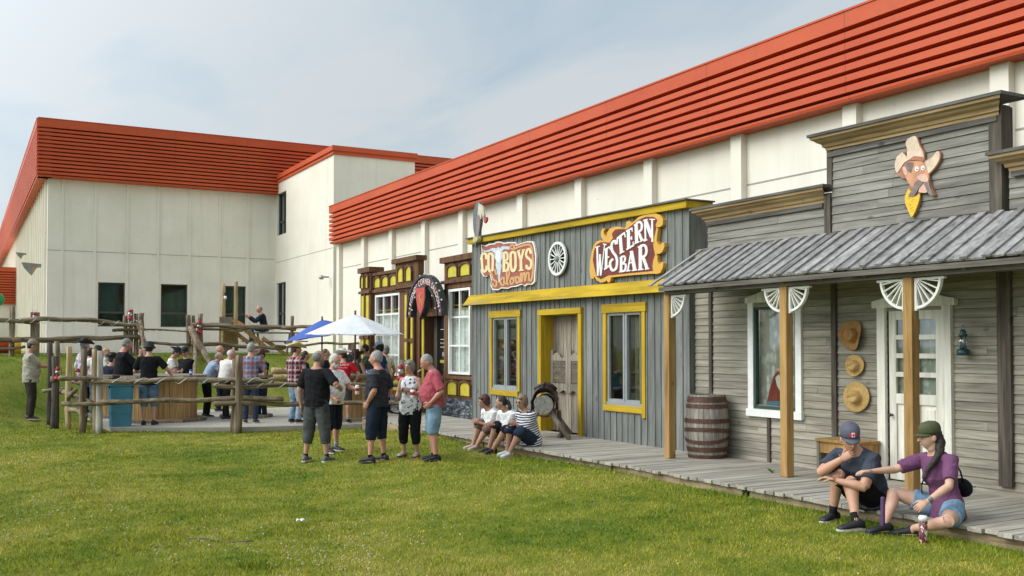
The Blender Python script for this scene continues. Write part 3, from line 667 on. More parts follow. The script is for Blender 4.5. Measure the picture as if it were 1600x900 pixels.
# store window and door
h = hs[0]; f = MB(); f.pbox(P, h[0]-.1, h[0], h[2]-.1, h[3]+.06, 0, .04); f.pbox(P, h[1], h[1]+.1, h[2]-.1, h[3]+.06, 0, .04); f.pbox(P, h[0]-.12, h[1]+.12, h[2]-.11, h[2]-.012, .0, .06)
fo = f.build('window', WHITEP, T, world=True)
f = MB(); f.prism(P, [(h[0]-.14, h[3]+.06), (h[1]+.14, h[3]+.06), (h[1]+.14, h[3]+.13), ((h[0]+h[1])/2, h[3]+.25), (h[0]-.14, h[3]+.13)], 0, .05); f.build('pediment', OLDWH, fo)
f = MB()
for a, b, c, d_ in ((h[0], h[1], h[2], h[2]+.035), (h[0], h[1], h[3]-.035, h[3]), (h[0], h[0]+.035, h[2]+.035, h[3]-.035), (h[1]-.035, h[1], h[2]+.035, h[3]-.035)): f.pbox(P, a, b, c, d_, -.03, .02)
f.build('frame', paint('dark_green_trim', (.02, .06, .05), .6), fo)
MB().pbox(P, h[0]+.03, h[1]-.03, h[2]+.03, h[3]-.03, -.016, -.012).build('pane', glass('store_glass', (.85, .87, .84), .05), fo)
MB().pbox(P, h[0], h[1], h[2], h[3], -.30, -.28).build('room_behind', paint('grey_room', (.12, .125, .115), .9, .3, 2), fo)
c = MB()
for i in range(30):
    a = h[0]+(h[1]-h[0])*i/30; b = h[0]+(h[1]-h[0])*(i+1)/30; z = .01*math.sin(i*1.1); z2 = .01*math.sin(i*1.1+1.1)
    c.add([P(a, h[2], -.10+z), P(b, h[2], -.10+z2), P(b, h[3], -.10+z2), P(a, h[3], -.10+z)], [(0, 1, 2, 3)])
m_, n_, p_ = newmat('sheer_lace'); o_ = n_('ShaderNodeTexCoord', 3)
v_ = n_('ShaderNodeTexVoronoi', 0, Vector=n_.mapc(o_, (1, 7, 4.5)), Scale=1.5); f_ = n_.noise(n_.mapc(o_, (1, 16, 11)), 1.4, 4, .7)
s_ = n_.ramp(n_.math('ADD', n_.math('MULTIPLY', v_, .6), n_.math('MULTIPLY', f_, .5)), [(.40, .97), (.56, .5)])
p_.inputs['Base Color'].default_value = (.80, .81, .78, 1); lk(n_, s_, p_.inputs['Alpha']); p_.inputs['Roughness'].default_value = .9
SHEER = m_; c.build('lace_curtain', SHEER, fo)
h = hs[1]; f = MB()
f.pbox(P, h[0]-.11, h[0], .28, h[3], -.02, .05); f.pbox(P, h[1], h[1]+.11, .28, h[3], -.02, .05); do = f.build('door_frame', OLDWH, T, world=True)
f = MB(); f.prism(P, [(h[0]-.17, h[3]), (h[1]+.17, h[3]), (h[1]+.17, h[3]+.075), ((h[0]+h[1])/2, h[3]+.19), (h[0]-.17, h[3]+.075)], 0, .065); f.build('pediment', OLDWH, do)
f = MB(); a, b = h[0]+.02, h[1]-.02; st = .095; n0, n1 = -.04, .0
f.pbox(P, a, a+st, .29, h[3]-.01, n0, n1); f.pbox(P, b-st, b, .29, h[3]-.01, n0, n1); mid = (a+b)/2
zr = [2.13, 1.93, 1.72, 1.51, 1.32]
f.pbox(P, a+st, b-st, 2.10, 2.23, n0, n1)
for z in (1.875, 1.665, 1.455): f.pbox(P, a+st, b-st, z, z+.055, n0, n1)
f.pbox(P, a+st, b-st, 1.15, 1.265, n0, n1); f.pbox(P, mid-.03, mid+.03, 1.265, 2.10, n0, n1-.002)
f.pbox(P, a+st, b-st, .29, .48, n0, n1); f.pbox(P, mid-.05, mid+.05, .48, 1.15, n0, n1)
f.pbox(P, a+st, mid-.05, .48, 1.15, n0, n1-.022); f.pbox(P, mid+.05, b-st, .48, 1.15, n0, n1-.022)
f.pbox(P, a+st+.03, mid-.08, .53, 1.10, n0, n1-.012); f.pbox(P, mid+.08, b-st-.03, .53, 1.10, n0, n1-.012)
dr = f.build('door', OLDWH, T, world=True, bevel=.003)
MB().pbox(P, a+st, b-st, 1.26, 2.10, -.026, -.022).build('pane', glass('door_glass', (.8, .82, .8), .04), dr)
MB().pbox(P, a, b, 1.2, 2.15, -.075, -.07).build('lace_curtain', SHEER, dr)
MB().pbox(P, a-.02, b+.02, .3, 2.25, -.2, -.18).build('room_behind', _mc['grey_room'], dr)
MB().tube([P(b-.045, 1.02, 0), P(b-.045, 1.02, .02), P(b-.045, 1.02, .05)], [.012, .012, .022], 12).build('door_knob', FRAME, dr, smooth=True)
# ================================================================== SIGNS (traced in their own plane, built as thick cut boards)
def tracer(ox, oy, k, X):
    def f(x, y):
        p = on(ox+x/k, oy+y/k, 'x', X); return (p.y, p.z)
    return f
def cut(name, pts, P, n0, n1, m, parent=None, tr=None, **kw):
    q = [tr(*p) for p in pts] if tr else pts
    if sum(a[0]*b[1]-b[0]*a[1] for a, b in zip(q, q[1:]+q[:1])) < 0: q = q[::-1]
    mb = MB().prism(P, q, n0, n1); c = bpy.data
    return mb.build(name, m, parent, **kw)
def strokes(mb, P, lines, tr, n0, th, k=[0]):
    """letters as flat raised strokes: (width, points) in traced units"""
    for wd, pts in lines:
        pts = [Vector(p) for p in pts]
        for i in range(len(pts)-1):
            a, b = pts[i], pts[i+1]; d = (b-a); 
            if d.length < 1e-6: continue
            d.normalize(); e = d*wd*.18; r = Vector((-d.y, d.x))*wd/2
            q = [tr(*(a-e*0-r)), tr(*(b+e-r)), tr(*(b+e+r)), tr(*(a-e*0+r))]
            if sum(x[0]*y[1]-y[0]*x[1] for x, y in zip(q, q[1:]+q[:1])) < 0: q = q[::-1]
            k[0] = (k[0]+1) % 9; mb.prism(P, q, n0-.004, n0+th+k[0]*.0004)
def curve(pts, n=6):
    pts = [Vector(p) for p in pts]; out = []
    for i in range(len(pts)-1):
        p0 = pts[max(i-1, 0)]; p1 = pts[i]; p2 = pts[i+1]; p3 = pts[min(i+2, len(pts)-1)]
        for j in range(n):
            t = j/n; out.append(.5*((2*p1)+(-p0+p2)*t+(2*p0-5*p1+4*p2-p3)*t*t+(-p0+3*p1-3*p2+p3)*t**3))
    return [tuple(q) for q in out]+[tuple(pts[-1])]
P = XP(9.2)
OCH = paint('sign_ochre', (.66, .36, .055), .6, .10, 5); MAR = paint('sign_maroon', (.17, .030, .022), .75, .35, 14); LET = paint('sign_letter_white', (.80, .79, .75), .6, .05)
# ---- WESTERN BAR
tw = tracer(910, 320, 6.92, 9.14)
S = thing('hanging_sign', 'maroon sign with scrolled ochre edge and white letters reading WESTERN BAR', 'sign', (9.14, 12.9, 3.3))
out = [(105, 800), (92, 720), (98, 600), (112, 520), (130, 450), (160, 400), (200, 385), (245, 392), (215, 345), (212, 300), (228, 262), (262, 252), (242, 290), (245, 318), (268, 335), (272, 352), (280, 300), (310, 258), (370, 236), (430, 240), (462, 262), (485, 235), (490, 185), (515, 172), (540, 190), (560, 190), (620, 135), (700, 98), (800, 92), (855, 112), (886, 160), (882, 215), (850, 243), (815, 240), (832, 262), (822, 330), (815, 390), (835, 430), (868, 430), (872, 408), (898, 412), (902, 450), (880, 505), (845, 532), (812, 530), (826, 560), (826, 610), (842, 640), (862, 632), (868, 616), (888, 630), (884, 680), (855, 735), (820, 748), (760, 745), (500, 765), (322, 785), (318, 815), (302, 842), (284, 838), (280, 815), (255, 832), (215, 842), (170, 820), (140, 775), (135, 798)]
cut('scroll_board', out, P, .02, .085, OCH, S, tw, world=True)
inn = [(140, 660), (128, 600), (140, 500), (170, 430), (215, 405), (265, 405), (310, 410), (345, 360), (335, 310), (370, 268), (430, 262), (500, 265), (545, 225), (620, 165), (700, 130), (790, 132), (825, 165), (805, 215), (815, 250), (795, 330), (778, 420), (785, 480), (800, 540), (778, 600), (770, 670), (780, 715), (500, 742), (290, 765), (215, 805), (170, 780), (150, 700)]
cut('field', inn, P, .06, .089, MAR, S, tw, world=True)
LT = []
def ser(x0, y0, x1, y1, w=11): LT.append((w, [(x0, y0), (x1, y1)]))
W = 30; w = 12
LT += [(17, [(182, 455), (188, 765)]), (7, [(191, 760), (212, 545)]), (17, [(211, 535), (220, 762)]), (9, [(224, 760), (263, 430)])]; ser(165, 462, 205, 450); ser(245, 425, 280, 432)
LT += [(26, [(283, 480), (278, 690)])]; ser(262, 490, 322, 455, 16); ser(284, 575, 308, 565, 13); ser(258, 700, 318, 655, 18); ser(318, 450, 320, 485, 8); ser(318, 630, 320, 665, 8)
LT += [(24, curve([(385, 430), (378, 395), (355, 400), (338, 440), (345, 500), (385, 560), (398, 620), (385, 690), (350, 710), (328, 680), (325, 620), (350, 590)], 5))]
LT += [(32, [(432, 345), (445, 515)]), (18, [(400, 365), (478, 305)])]; ser(400, 365, 400, 425, 12); ser(476, 300, 488, 350, 12); ser(425, 530, 470, 505, 12)
LT += [(32, [(520, 280), (522, 470)])]; ser(495, 290, 560, 255, 16); ser(525, 375, 555, 360, 14); ser(500, 485, 575, 440, 18); ser(560, 255, 562, 290, 9); ser(572, 400, 574, 440, 9); ser(556, 340, 557, 380, 9)
LT += [(32, [(605, 215), (610, 410)]), (22, curve([(600, 210), (640, 185), (664, 215), (660, 270), (620, 300)], 5)), (26, [(630, 295), (665, 385)])]; ser(580, 225, 620, 205, 12); ser(585, 425, 635, 400, 12); ser(650, 400, 690, 375, 12)
LT += [(17, [(700, 180), (706, 380)]), (36, [(705, 170), (772, 345)]), (17, [(778, 165), (780, 400)])]; ser(680, 170, 725, 160, 12); ser(750, 158, 805, 160, 12); ser(685, 395, 722, 380, 12)
LT += [(26, [(443, 570), (440, 715)]), (18, curve([(440, 565), (478, 560), (480, 610), (450, 635)], 4)), (20, curve([(450, 635), (490, 650), (482, 710), (440, 722)], 4))]; ser(425, 575, 450, 570, 11); ser(418, 728, 450, 722, 11)
LT += [(15, [(552, 500), (515, 705)]), (34, [(552, 500), (588, 700)]), (13, [(530, 630), (580, 622)])]; ser(495, 718, 540, 712, 12); ser(560, 712, 612, 705, 12)
LT += [(34, [(650, 455), (650, 690)]), (24, curve([(645, 450), (695, 440), (716, 490), (705, 545), (665, 570)], 5)), (30, [(678, 565), (718, 680)])]; ser(622, 460, 660, 450, 13); ser(625, 705, 680, 698, 13); ser(700, 698, 742, 690, 13)
mb = MB(); strokes(mb, P, LT, tw, .089, .012); mb.build('lettering', LET, S, world=True)
# ---- COWBOYS Saloon
tc = tracer(740, 360, 8.18, 9.14)
S = thing('hanging_sign', 'red brown cut-out sign with longhorn skull reading COWBOYS Saloon', 'sign', (9.14, 16.9, 3.3))
out = [(92, 180), (150, 195), (195, 172), (260, 165), (290, 145), (340, 142), (380, 160), (440, 150), (535, 150), (545, 190), (600, 165), (680, 140), (755, 138), (775, 180), (800, 330), (792, 480), (780, 660), (745, 695), (690, 690), (655, 715), (620, 690), (540, 720), (480, 725), (440, 745), (350, 740), (310, 765), (240, 760), (215, 700), (225, 640), (205, 555), (170, 590), (130, 590), (90, 530), (100, 420), (82, 360), (105, 290)]
cut('cut_board', out, P, .02, .06, LET, S, tc, world=True)
cx, cy = 440, 440; inn = [(cx+(x-cx)*.965, cy+(y-cy)*.955) for x, y in out]
cut('field', inn, P, .05, .063, paint('sign_red_brown', (.34, .095, .055), .6, .2, 8), S, tc, world=True)
SK = paint('sign_skull_grey', (.50, .58, .62), .6, .25, 20)
cut('skull', [(115, 235), (150, 262), (200, 250), (240, 225), (300, 230), (318, 205), (335, 228), (375, 200), (450, 205), (475, 240), (440, 245), (390, 240), (365, 275), (372, 350), (352, 400), (362, 460), (345, 560), (340, 665), (325, 668), (312, 560), (285, 440), (292, 390), (270, 340), (275, 290), (235, 262), (190, 275), (140, 278)], P, .06, .069, SK, S, tc, world=True)
cut('skull_face', [(300, 260), (345, 262), (340, 380), (330, 410), (310, 400), (290, 350)], P, .065, .0715, LET, S, tc, world=True)
CRE = paint('sign_cream_gold', (.76, .60, .34), .6, .12, 10)
L2 = [(30, curve([(172, 370), (165, 310), (130, 300), (112, 340), (118, 480), (140, 530), (170, 500), (175, 455)], 4)),
      (30, curve([(225, 295), (200, 320), (200, 480), (225, 530), (250, 490), (252, 330), (225, 295)], 4)),
      (34, [(395, 285), (395, 520)]), (26, curve([(395, 285), (435, 290), (440, 370), (400, 395), (448, 430), (442, 505), (395, 520)], 4)), (14, [(372, 285), (400, 280)]), (14, [(375, 525), (405, 525)]),
      (32, curve([(510, 275), (482, 310), (485, 470), (512, 520), (542, 470), (540, 310), (510, 275)], 4)),
      (28, [(575, 260), (612, 390), (645, 250)]), (34, [(612, 390), (614, 510)]), (14, [(562, 268), (600, 255)]), (14, [(630, 255), (665, 245)]), (16, [(585, 515), (645, 508)]),
      (30, curve([(742, 300), (720, 240), (690, 260), (682, 330), (740, 390), (742, 460), (710, 495), (682, 450)], 4)), (14, [(680, 440), (680, 490)])]
mb = MB(); strokes(mb, P, L2, tc, .063, .010); mb.build('lettering', CRE, S, world=True)
ROPE = paint('sign_rope_tan', (.60, .33, .14), .6, .25, 30)
L3 = [(23, curve([(300, 570), (270, 500), (238, 540), (250, 620), (300, 660), (290, 715), (250, 700), (258, 680)], 4)), (22, curve([(385, 600), (350, 640), (365, 700), (395, 690), (395, 600), (400, 690), (430, 670)], 4)),
      (22, curve([(430, 670), (460, 560), (450, 480), (430, 520), (435, 670), (455, 690)], 4)), (22, curve([(500, 600), (475, 640), (490, 690), (520, 650), (500, 600)], 4)), (22, curve([(570, 590), (545, 620), (560, 675), (590, 640), (570, 590)], 4)),
      (22, [(520, 610), (545, 600)]), (22, curve([(600, 670), (612, 560), (625, 560), (625, 660), (640, 560), (660, 550), (665, 650), (685, 555), (712, 550), (715, 640), (750, 620)], 4)),
      (23, curve([(470, 230), (520, 240), (580, 215), (660, 190), (720, 185), (745, 220), (765, 350), (762, 560), (740, 650)], 4)), (23, curve([(480, 195), (520, 190), (520, 230), (485, 235), (470, 205)], 4))]
mb = MB(); strokes(mb, P, L3, tc, .063, .008); mb.build('rope_lettering', ROPE, S, world=True)
# ---- wagon wheel ornament
S = thing('wagon_wheel', 'white spoked wagon wheel mounted between the two saloon signs', 'decoration', (9.13, 14.86, 3.335)); mb = MB(); Mx = Matrix.Rotation(-math.pi/2, 3, 'Y')
R = .275
mb.lathe([(R-.022, -.015), (R+.022, -.015), (R+.022, .022), (R-.022, .022), (R-.022, -.015)], (0, 0, 0), 40, Mx); mb.build('rim', WHITEP, S)
MB().lathe([(0, -.03), (.055, -.03), (.055, .03), (.035, .06), (.0, .06)], (0, 0, 0), 20, Mx).build('hub', GREYT, S, smooth=False)
for i in range(16):
    a = math.pi*2*i/16; MB().beam((0, .04*math.cos(a), .04*math.sin(a)), (0, (R-.01)*math.cos(a), (R-.01)*math.sin(a)), .015, .02, (1, 0, 0)).build('spoke', WHITEP, S)
# ---- LEGENDS CORNER SALOON arch
S = thing('arch_sign', 'arched dark sign reading LEGENDS CORNER SALOON over the brown saloon door', 'sign', (9.5, 21.4, 2.6)); P = XP(9.5)
cy_, cz, A, B_ = 21.45, 2.50, 1.02, .98; k = 36
def arc(r0, r1, n0, n1, m, name, a0=0, a1=math.pi):
    mb = MB()
    inner = [(cy_+(A-r0)*math.cos(a0+(a1-a0)*i/k), cz+(B_-r0)*math.sin(a0+(a1-a0)*i/k)) for i in range(k+1)]
    outer = [(cy_+(A-r1)*math.cos(a0+(a1-a0)*i/k), cz+(B_-r1)*math.sin(a0+(a1-a0)*i/k)) for i in range(k+1)]
    return mb.prism(P, inner+outer[::-1], n0, n1).build(name, m, S, world=True)
DG = paint('sign_charcoal', (.028, .034, .036), .5, .2)
arc(0, .05, -.12, .03, DG, 'outer_rim'); arc(.05, .25, -.10, .0, paint('sign_dark_red', (.11, .018, .018), .7, .2), 'letter_band'); arc(.25, .30, -.12, .03, DG, 'inner_rim')
def letter_mesh(ch):
    cu = bpy.data.curves.new('letter', 'FONT'); cu.body = ch; cu.size = 1; cu.extrude = .02; cu.resolution_u = 3
    o = bpy.data.objects.new('letter', cu); col.objects.link(o); dg = bpy.context.evaluated_depsgraph_get(); me = bpy.data.meshes.new_from_object(o.evaluated_get(dg))
    vs = [tuple(v.co) for v in me.vertices]; fs = [tuple(p.vertices) for p in me.polygons]
    bpy.data.objects.remove(o); bpy.data.curves.remove(cu); bpy.data.meshes.remove(me); return vs, fs
_lm = {}
def put_text(mb, txt, fn, size, wf=1.):
    x = 0; 
    for ch in txt:
        if ch == ' ': x += .35*size*wf; continue
        if ch not in _lm: _lm[ch] = letter_mesh(ch)
        vs, fs = _lm[ch]; x1 = max(v[0] for v in vs)
        mb.add([fn(x+v[0]*size*wf, v[1]*size, v[2]*size) for v in vs], fs); x += (x1+.09)*size*wf
    return x
txt = '* LEGENDS CORNER SALOON *'; mb = MB()
tot = put_text(MB(), txt, lambda x, y, z: (x, y, z), .175, .72)
def arcfn(x, y, z):
    a = math.pi - (.07+(math.pi-.14)*x/tot); rr = -.22+y*1.15; return P(cy_-0-(A+rr)*math.cos(a)*-1*-1 if False else cy_-(A+rr)*math.cos(a), cz+(B_+rr)*math.sin(a), .002+z*.15+.004)
put_text(mb, txt, arcfn, .175, .72); mb.build('lettering', paint('sign_pale_red', (.85, .70, .66), .6, .1), S, world=True)
sh = [(21.26, 3.12), (21.64, 3.12), (21.65, 2.92), (21.59, 2.74), (21.45, 2.60), (21.31, 2.74), (21.25, 2.92)]
sc_ = lambda pts, f: [(21.45+(a-21.45)*f, 2.88+(b-2.88)*f) for a, b in pts]
sh = sc_(sh, 1.22)
cut('shield_rim', sc_(sh, 1.13), P, -.05, .09, paint('shield_green_black', (.015, .03, .028), .5), S, None, world=True)
cut('shield', sh, P, .05, .10, paint('shield_red', (.46, .055, .045), .5, .1), S, None, world=True)
_z = lambda y: 2.88+(y-2.75)*.72
mb = MB(); fig = [(.022, curve([(21.45, 3.0), (21.42, 2.92), (21.48, 2.86), (21.44, 2.74), (21.36, 2.68), (21.33, 2.56)], 3)), (.022, [(21.47, 2.88), (21.56, 2.90), (21.57, 2.82)]), (.022, [(21.46, 2.8), (21.55, 2.76)]), (.022, [(21.42, 2.72), (21.50, 2.62), (21.46, 2.5)]), (.02, curve([(21.38, 2.7), (21.30, 2.78), (21.28, 2.7)], 3)), (.035, [(21.45, 2.99), (21.40, 2.97)])]
strokes(mb, P, fig, lambda x, y: (21.45+(x-21.45)*.85, _z(y)), .10, .008); mb.build('gold_figure', paint('gold_paint', (.45, .30, .06), .5), S, world=True)
for i in range(13):
    a = math.pi*(i+.5)/13; c = P(cy_+(A+.015)*math.cos(a), cz+(B_+.015)*math.sin(a), .0)
    MB().ell(c, (.022, .022, .022), 6, 8).build('bulb', WHITEP if i % 4 else FRAME, S, smooth=True, world=True)
for i in range(6):
    a = math.pi*(i+.5)/6; c = P(cy_+(A-.32)*math.cos(a), cz+(B_-.32)*math.sin(a), .02)
    MB().ell(c, (.02, .02, .02), 6, 8).build('bulb', WHITEP, S, smooth=True, world=True)
# notices in the doorway
S = thing('door_notice', 'white lettering on the dark glass door of the corner saloon', 'notice', (10.13, 21.6, 1.6)); Pn = XP(10.137); mb = MB()
for k, (s_, z_) in enumerate((('Bienvenue', 1.86), ('Visite Bienvenue', 1.76))): put_text(mb, s_, lambda x, y, z: Pn(21.92-x, z_+y, z*.1), .062, .9)
mb.build('lettering', LET, S, world=True)
mb = MB()
for z in (2.2, 1.96): mb.pbox(Pn, 21.35, 21.9, z, z+.012, 0, .006)
mb.build('glass_stripe', LET, S, world=True)

# ---- painted cowboy head cut-out
tk = tracer(1370, 200, 6.0, 9.15); P = XP(9.2)
S = thing('cowboy_cutout', 'painted wooden cut-out of a moustached cowboy head with yellow bandana on the grey upper wall', 'decoration', (9.15, 7.4, 3.7))
HT = paint('cutout_hat_cream', (.68, .52, .38), .7, .18, 9); FL = paint('cutout_flesh', (.56, .27, .15), .7, .25, 9); MO = paint('cutout_grey_brown', (.22, .16, .14), .7, .35, 16); YB = paint('cutout_yellow', (.74, .46, .02), .6, .08)
PKC = paint('cutout_pale_pink', (.68, .42, .32), .7, .15, 9); RB = paint('cutout_hat_band', (.40, .16, .09), .7, .2)
cut('backing', curve([(340, 72), (372, 80), (405, 165), (440, 230), (447, 300), (520, 262), (560, 215), (592, 230), (588, 300), (540, 380), (485, 440), (492, 490), (510, 560), (545, 632), (490, 625), (470, 605), (400, 612), (398, 680), (382, 740), (335, 835), (300, 790), (265, 700), (262, 640), (300, 560), (298, 480), (240, 470), (190, 430), (162, 350), (185, 265), (235, 222), (275, 260), (280, 200), (265, 140), (290, 95)], 3), P, .015, .042, RB, S, tk, world=True)
cut('hat_crown', curve([(340, 76), (370, 88), (400, 165), (432, 235), (440, 305), (370, 300), (310, 300), (285, 290), (283, 200), (270, 140), (292, 100)], 3), P, .04, .050, HT, S, tk, world=True)
cut('hat_brim', curve([(236, 226), (270, 262), (290, 300), (250, 330), (190, 420), (166, 350), (186, 270)], 3), P, .04, .049, HT, S, tk, world=True)
cut('hat_brim', curve([(445, 320), (520, 270), (562, 220), (588, 235), (582, 300), (535, 375), (480, 428), (470, 380)], 3), P, .04, .0495, HT, S, tk, world=True)
cut('hat_band', [(300, 298), (350, 262), (438, 270), (443, 312), (380, 305)], P, .05, .053, RB, S, tk, world=True)
cut('face', curve([(255, 370), (300, 320), (380, 312), (440, 325), (480, 420), (490, 490), (440, 530), (350, 560), (300, 520), (262, 440)], 3), P, .04, .052, FL, S, tk, world=True)
cut('grey_hair', curve([(262, 345), (300, 322), (345, 325), (335, 380), (320, 420), (290, 400), (275, 370)], 3), P, .05, .0545, MO, S, tk, world=True)
cut('ear', curve([(242, 370), (265, 365), (285, 400), (280, 445), (258, 430)], 3), P, .05, .056, PKC, S, tk, world=True)
cut('nose', curve([(380, 460), (430, 430), (470, 445), (488, 475), (480, 505), (440, 505), (400, 485)], 3), P, .052, .062, PKC, S, tk, world=True)
for c, nm in (((378, 385), 'eye'), ((435, 375), 'eye')):
    r = 20; cut(nm, [(c[0]+r*.9*math.cos(a*.524), c[1]+r*1.15*math.sin(a*.524)) for a in range(12)], P, .052, .0575, LET, S, tk, world=True)
    cut('pupil', [(c[0]+3+6*math.cos(a*.785), c[1]+4+7*math.sin(a*.785)) for a in range(8)], P, .057, .0595, BLACK, S, tk, world=True)
cut('chin', curve([(400, 560), (430, 525), (465, 550), (472, 600), (430, 608), (392, 600)], 3), P, .045, .053, PKC, S, tk, world=True)
cut('moustache', curve([(400, 480), (440, 510), (400, 560), (380, 600), (350, 640), (300, 640), (340, 570), (360, 510)], 3), P, .052, .060, MO, S, tk, world=True)
cut('moustache', curve([(455, 515), (490, 490), (505, 560), (540, 628), (505, 630), (475, 590), (460, 550)], 3), P, .052, .0605, MO, S, tk, world=True)
cut('bandana', curve([(300, 565), (330, 610), (340, 650), (400, 620), (402, 660), (378, 740), (333, 832), (302, 788), (268, 700), (266, 640)], 3), P, .042, .055, YB, S, tk, world=True)
mb = MB(); random.seed(3)
for i in range(26):
    x = random.uniform(280, 385); y = random.uniform(620, 790)
    if abs(x-330) > (810-y)*.33: continue
    q = [tk(x+4*math.cos(a*1.05), y+4*math.sin(a*1.05)) for a in range(6)]; mb.prism(P, q, .05, .0568)
mb.build('bandana_dots', RB, S, world=True)
# ---- vulture cut-out on the saloon corner
tv = tracer(740, 300, 9.0, 9.1); P = XP(9.1)
S = thing('vulture_cutout', 'grey wooden vulture cut-out with red beak perched on the left end of the saloon cornice', 'decoration', (9.1, 18, 4.3))
cut('body', curve([(78, 128), (98, 145), (118, 215), (122, 330), (118, 440), (100, 540), (98, 640), (60, 660), (45, 780), (30, 720), (35, 630), (15, 520), (10, 400), (18, 270), (45, 170)], 3), P, -.02, .03, paint('slate_feathers', (.13, .14, .155), .7, .3, 20), S, tv, world=True)
cut('wing', curve([(100, 320), (116, 360), (112, 480), (95, 600), (70, 620), (62, 450), (75, 340)], 3), P, .03, .045, paint('mauve_feathers', (.24, .19, .185), .7, .3, 20), S, tv, world=True)
cut('neck', curve([(92, 160), (115, 180), (140, 200), (160, 250), (168, 340), (150, 350), (140, 300), (125, 380), (108, 370), (80, 320)], 3), P, .0, .04, paint('bone_neck', (.55, .50, .38), .7, .2, 20), S, tv, world=True)
cut('beak', curve([(165, 345), (200, 355), (208, 390), (182, 440), (165, 400)], 3), P, .0, .04, paint('beak_red', (.38, .06, .05), .6), S, tv, world=True)
cut('foot', curve([(70, 640), (120, 630), (130, 680), (80, 715), (60, 690)], 3), P, .03, .12, paint('moss_yellow', (.42, .38, .18), .7, .2), S, tv, world=True)
# ---- cut-out figure behind the store window
P = XP(9.345); SQ = lambda y_, z_: (y_, .97+(z_-.97)*.76)
S = thing('window_figure', 'flat painted man in red vest propped inside the store window', 'decoration', (9.36, 9.5, 1)); q = lambda a, b: (a, b)
cut('vest', [(9.93, 1.10), (9.70, 1.12), (9.62, 1.30), (9.60, 1.52), (9.74, 1.62), (9.80, 1.55), (9.88, 1.30)], P, -.02, 0, paint('figure_red', (.27, .045, .025), .7, .2), S, SQ, world=True)
cut('sleeve', [(9.76, 1.52), (9.70, 1.58), (9.64, 1.50), (9.62, 1.36), (9.68, 1.30), (9.73, 1.38)], P, .0, .01, LET, S, SQ, world=True)
cut('hat', curve([(9.80, 1.66), (9.66, 1.70), (9.62, 1.80), (9.54, 1.82), (9.52, 1.68), (9.44, 1.64), (9.60, 1.62)], 3), P, -.01, .012, HT, S, SQ, world=True)
cut('face', [(9.68, 1.64), (9.54, 1.63), (9.54, 1.50), (9.62, 1.47), (9.68, 1.52)], P, -.01, .008, FL, S, SQ, world=True)
cut('arm', [(9.64, 1.32), (9.56, 1.34), (9.50, 1.05), (9.58, 1.03)], P, .0, .009, PKC, S, SQ, world=True)
cut('trousers', [(9.93, 1.10), (9.68, 1.12), (9.70, .99), (9.95, .99)], P, -.02, .004, paint('figure_blue', (.10, .22, .36), .7, .2), S, SQ, world=True)

# ================================================================== THINGS ON THE PORCH
random.seed(11)
S = thing('barrel', 'old grey stave barrel with rusty hoops standing on the porch', 'barrel', (8.97, 10.70, .28))
RU = paint('rusty_iron', (.11, .055, .036), .7, .4, 14, metal=.3)
def bar_r(z): return .250+.050*math.sin(math.pi*z/.86)
mb = MB(); n = 26
for i in range(n):
    a0, a1 = 2*math.pi*i/n+.008, 2*math.pi*(i+1)/n-.008; vs = []; K = 9
    for j in range(K):
        z = .86*j/(K-1); r = bar_r(z); vs += [(r*math.cos(a0), r*math.sin(a0), z), (r*math.cos(a1), r*math.sin(a1), z), ((r-.02)*math.cos(a1), (r-.02)*math.sin(a1), z), ((r-.02)*math.cos(a0), (r-.02)*math.sin(a0), z)]
    fs = [(4*j+q, 4*j+(q+1) % 4, 4*j+4+(q+1) % 4, 4*j+4+q) for j in range(K-1) for q in range(4)]+[(3, 2, 1, 0), (4*K-4, 4*K-3, 4*K-2, 4*K-1)]; mb.add(vs, fs)
mb.build('staves', wood('barrel_oak', (.14, .12, .095), (.27, .24, .20), (.42, .385, .33), 'Z', 26, isl=.3), S); MB().lathe([(0, .80), (.25, .80), (.25, .83), (0, .83)]).build('lid', OLDV, S)
for z, h, tl in ((.0, .05, 0), (.09, .065, 0), (.245, .05, .055), (.34, .055, -.03), (.48, .06, 0), (.68, .055, 0), (.76, .075, 0)):
    MB().lathe([(bar_r(z)+.002, z), (bar_r(z)+.006, z), (bar_r(z+h)+.006, z+h), (bar_r(z+h)+.002, z+h), (bar_r(z)+.002, z)], (0, 0, 0), 36, fn=lambda q, a: (q.x, q.y, q.z+tl*math.cos(a-.6)*.9)).build('hoop', RU, S, smooth=False)
S = thing('wooden_bench', 'small pine bench against the store wall behind the seated man', 'bench', (9.04, 8.29, .28))
mb = MB(); mb.box(-.19, .19, -.32, .32, .40, .435); mb.build('seat', PINE, S, bevel=.004)
MB().box(-.16, -.13, -.27, .27, .27, .398).build('apron', PINE, S); MB().box(.13, .16, -.27, .27, .27, .398).build('apron', PINE, S)
for s1 in (-1, 1):
    MB().box(-.17, .17, s1*.29-.02, s1*.29+.02, 0, .398).build('leg', OLDV if s1 > 0 else PINE, S)
MB().box(-.02, .02, -.27, .27, .12, .18).build('stretcher', OLDV, S)
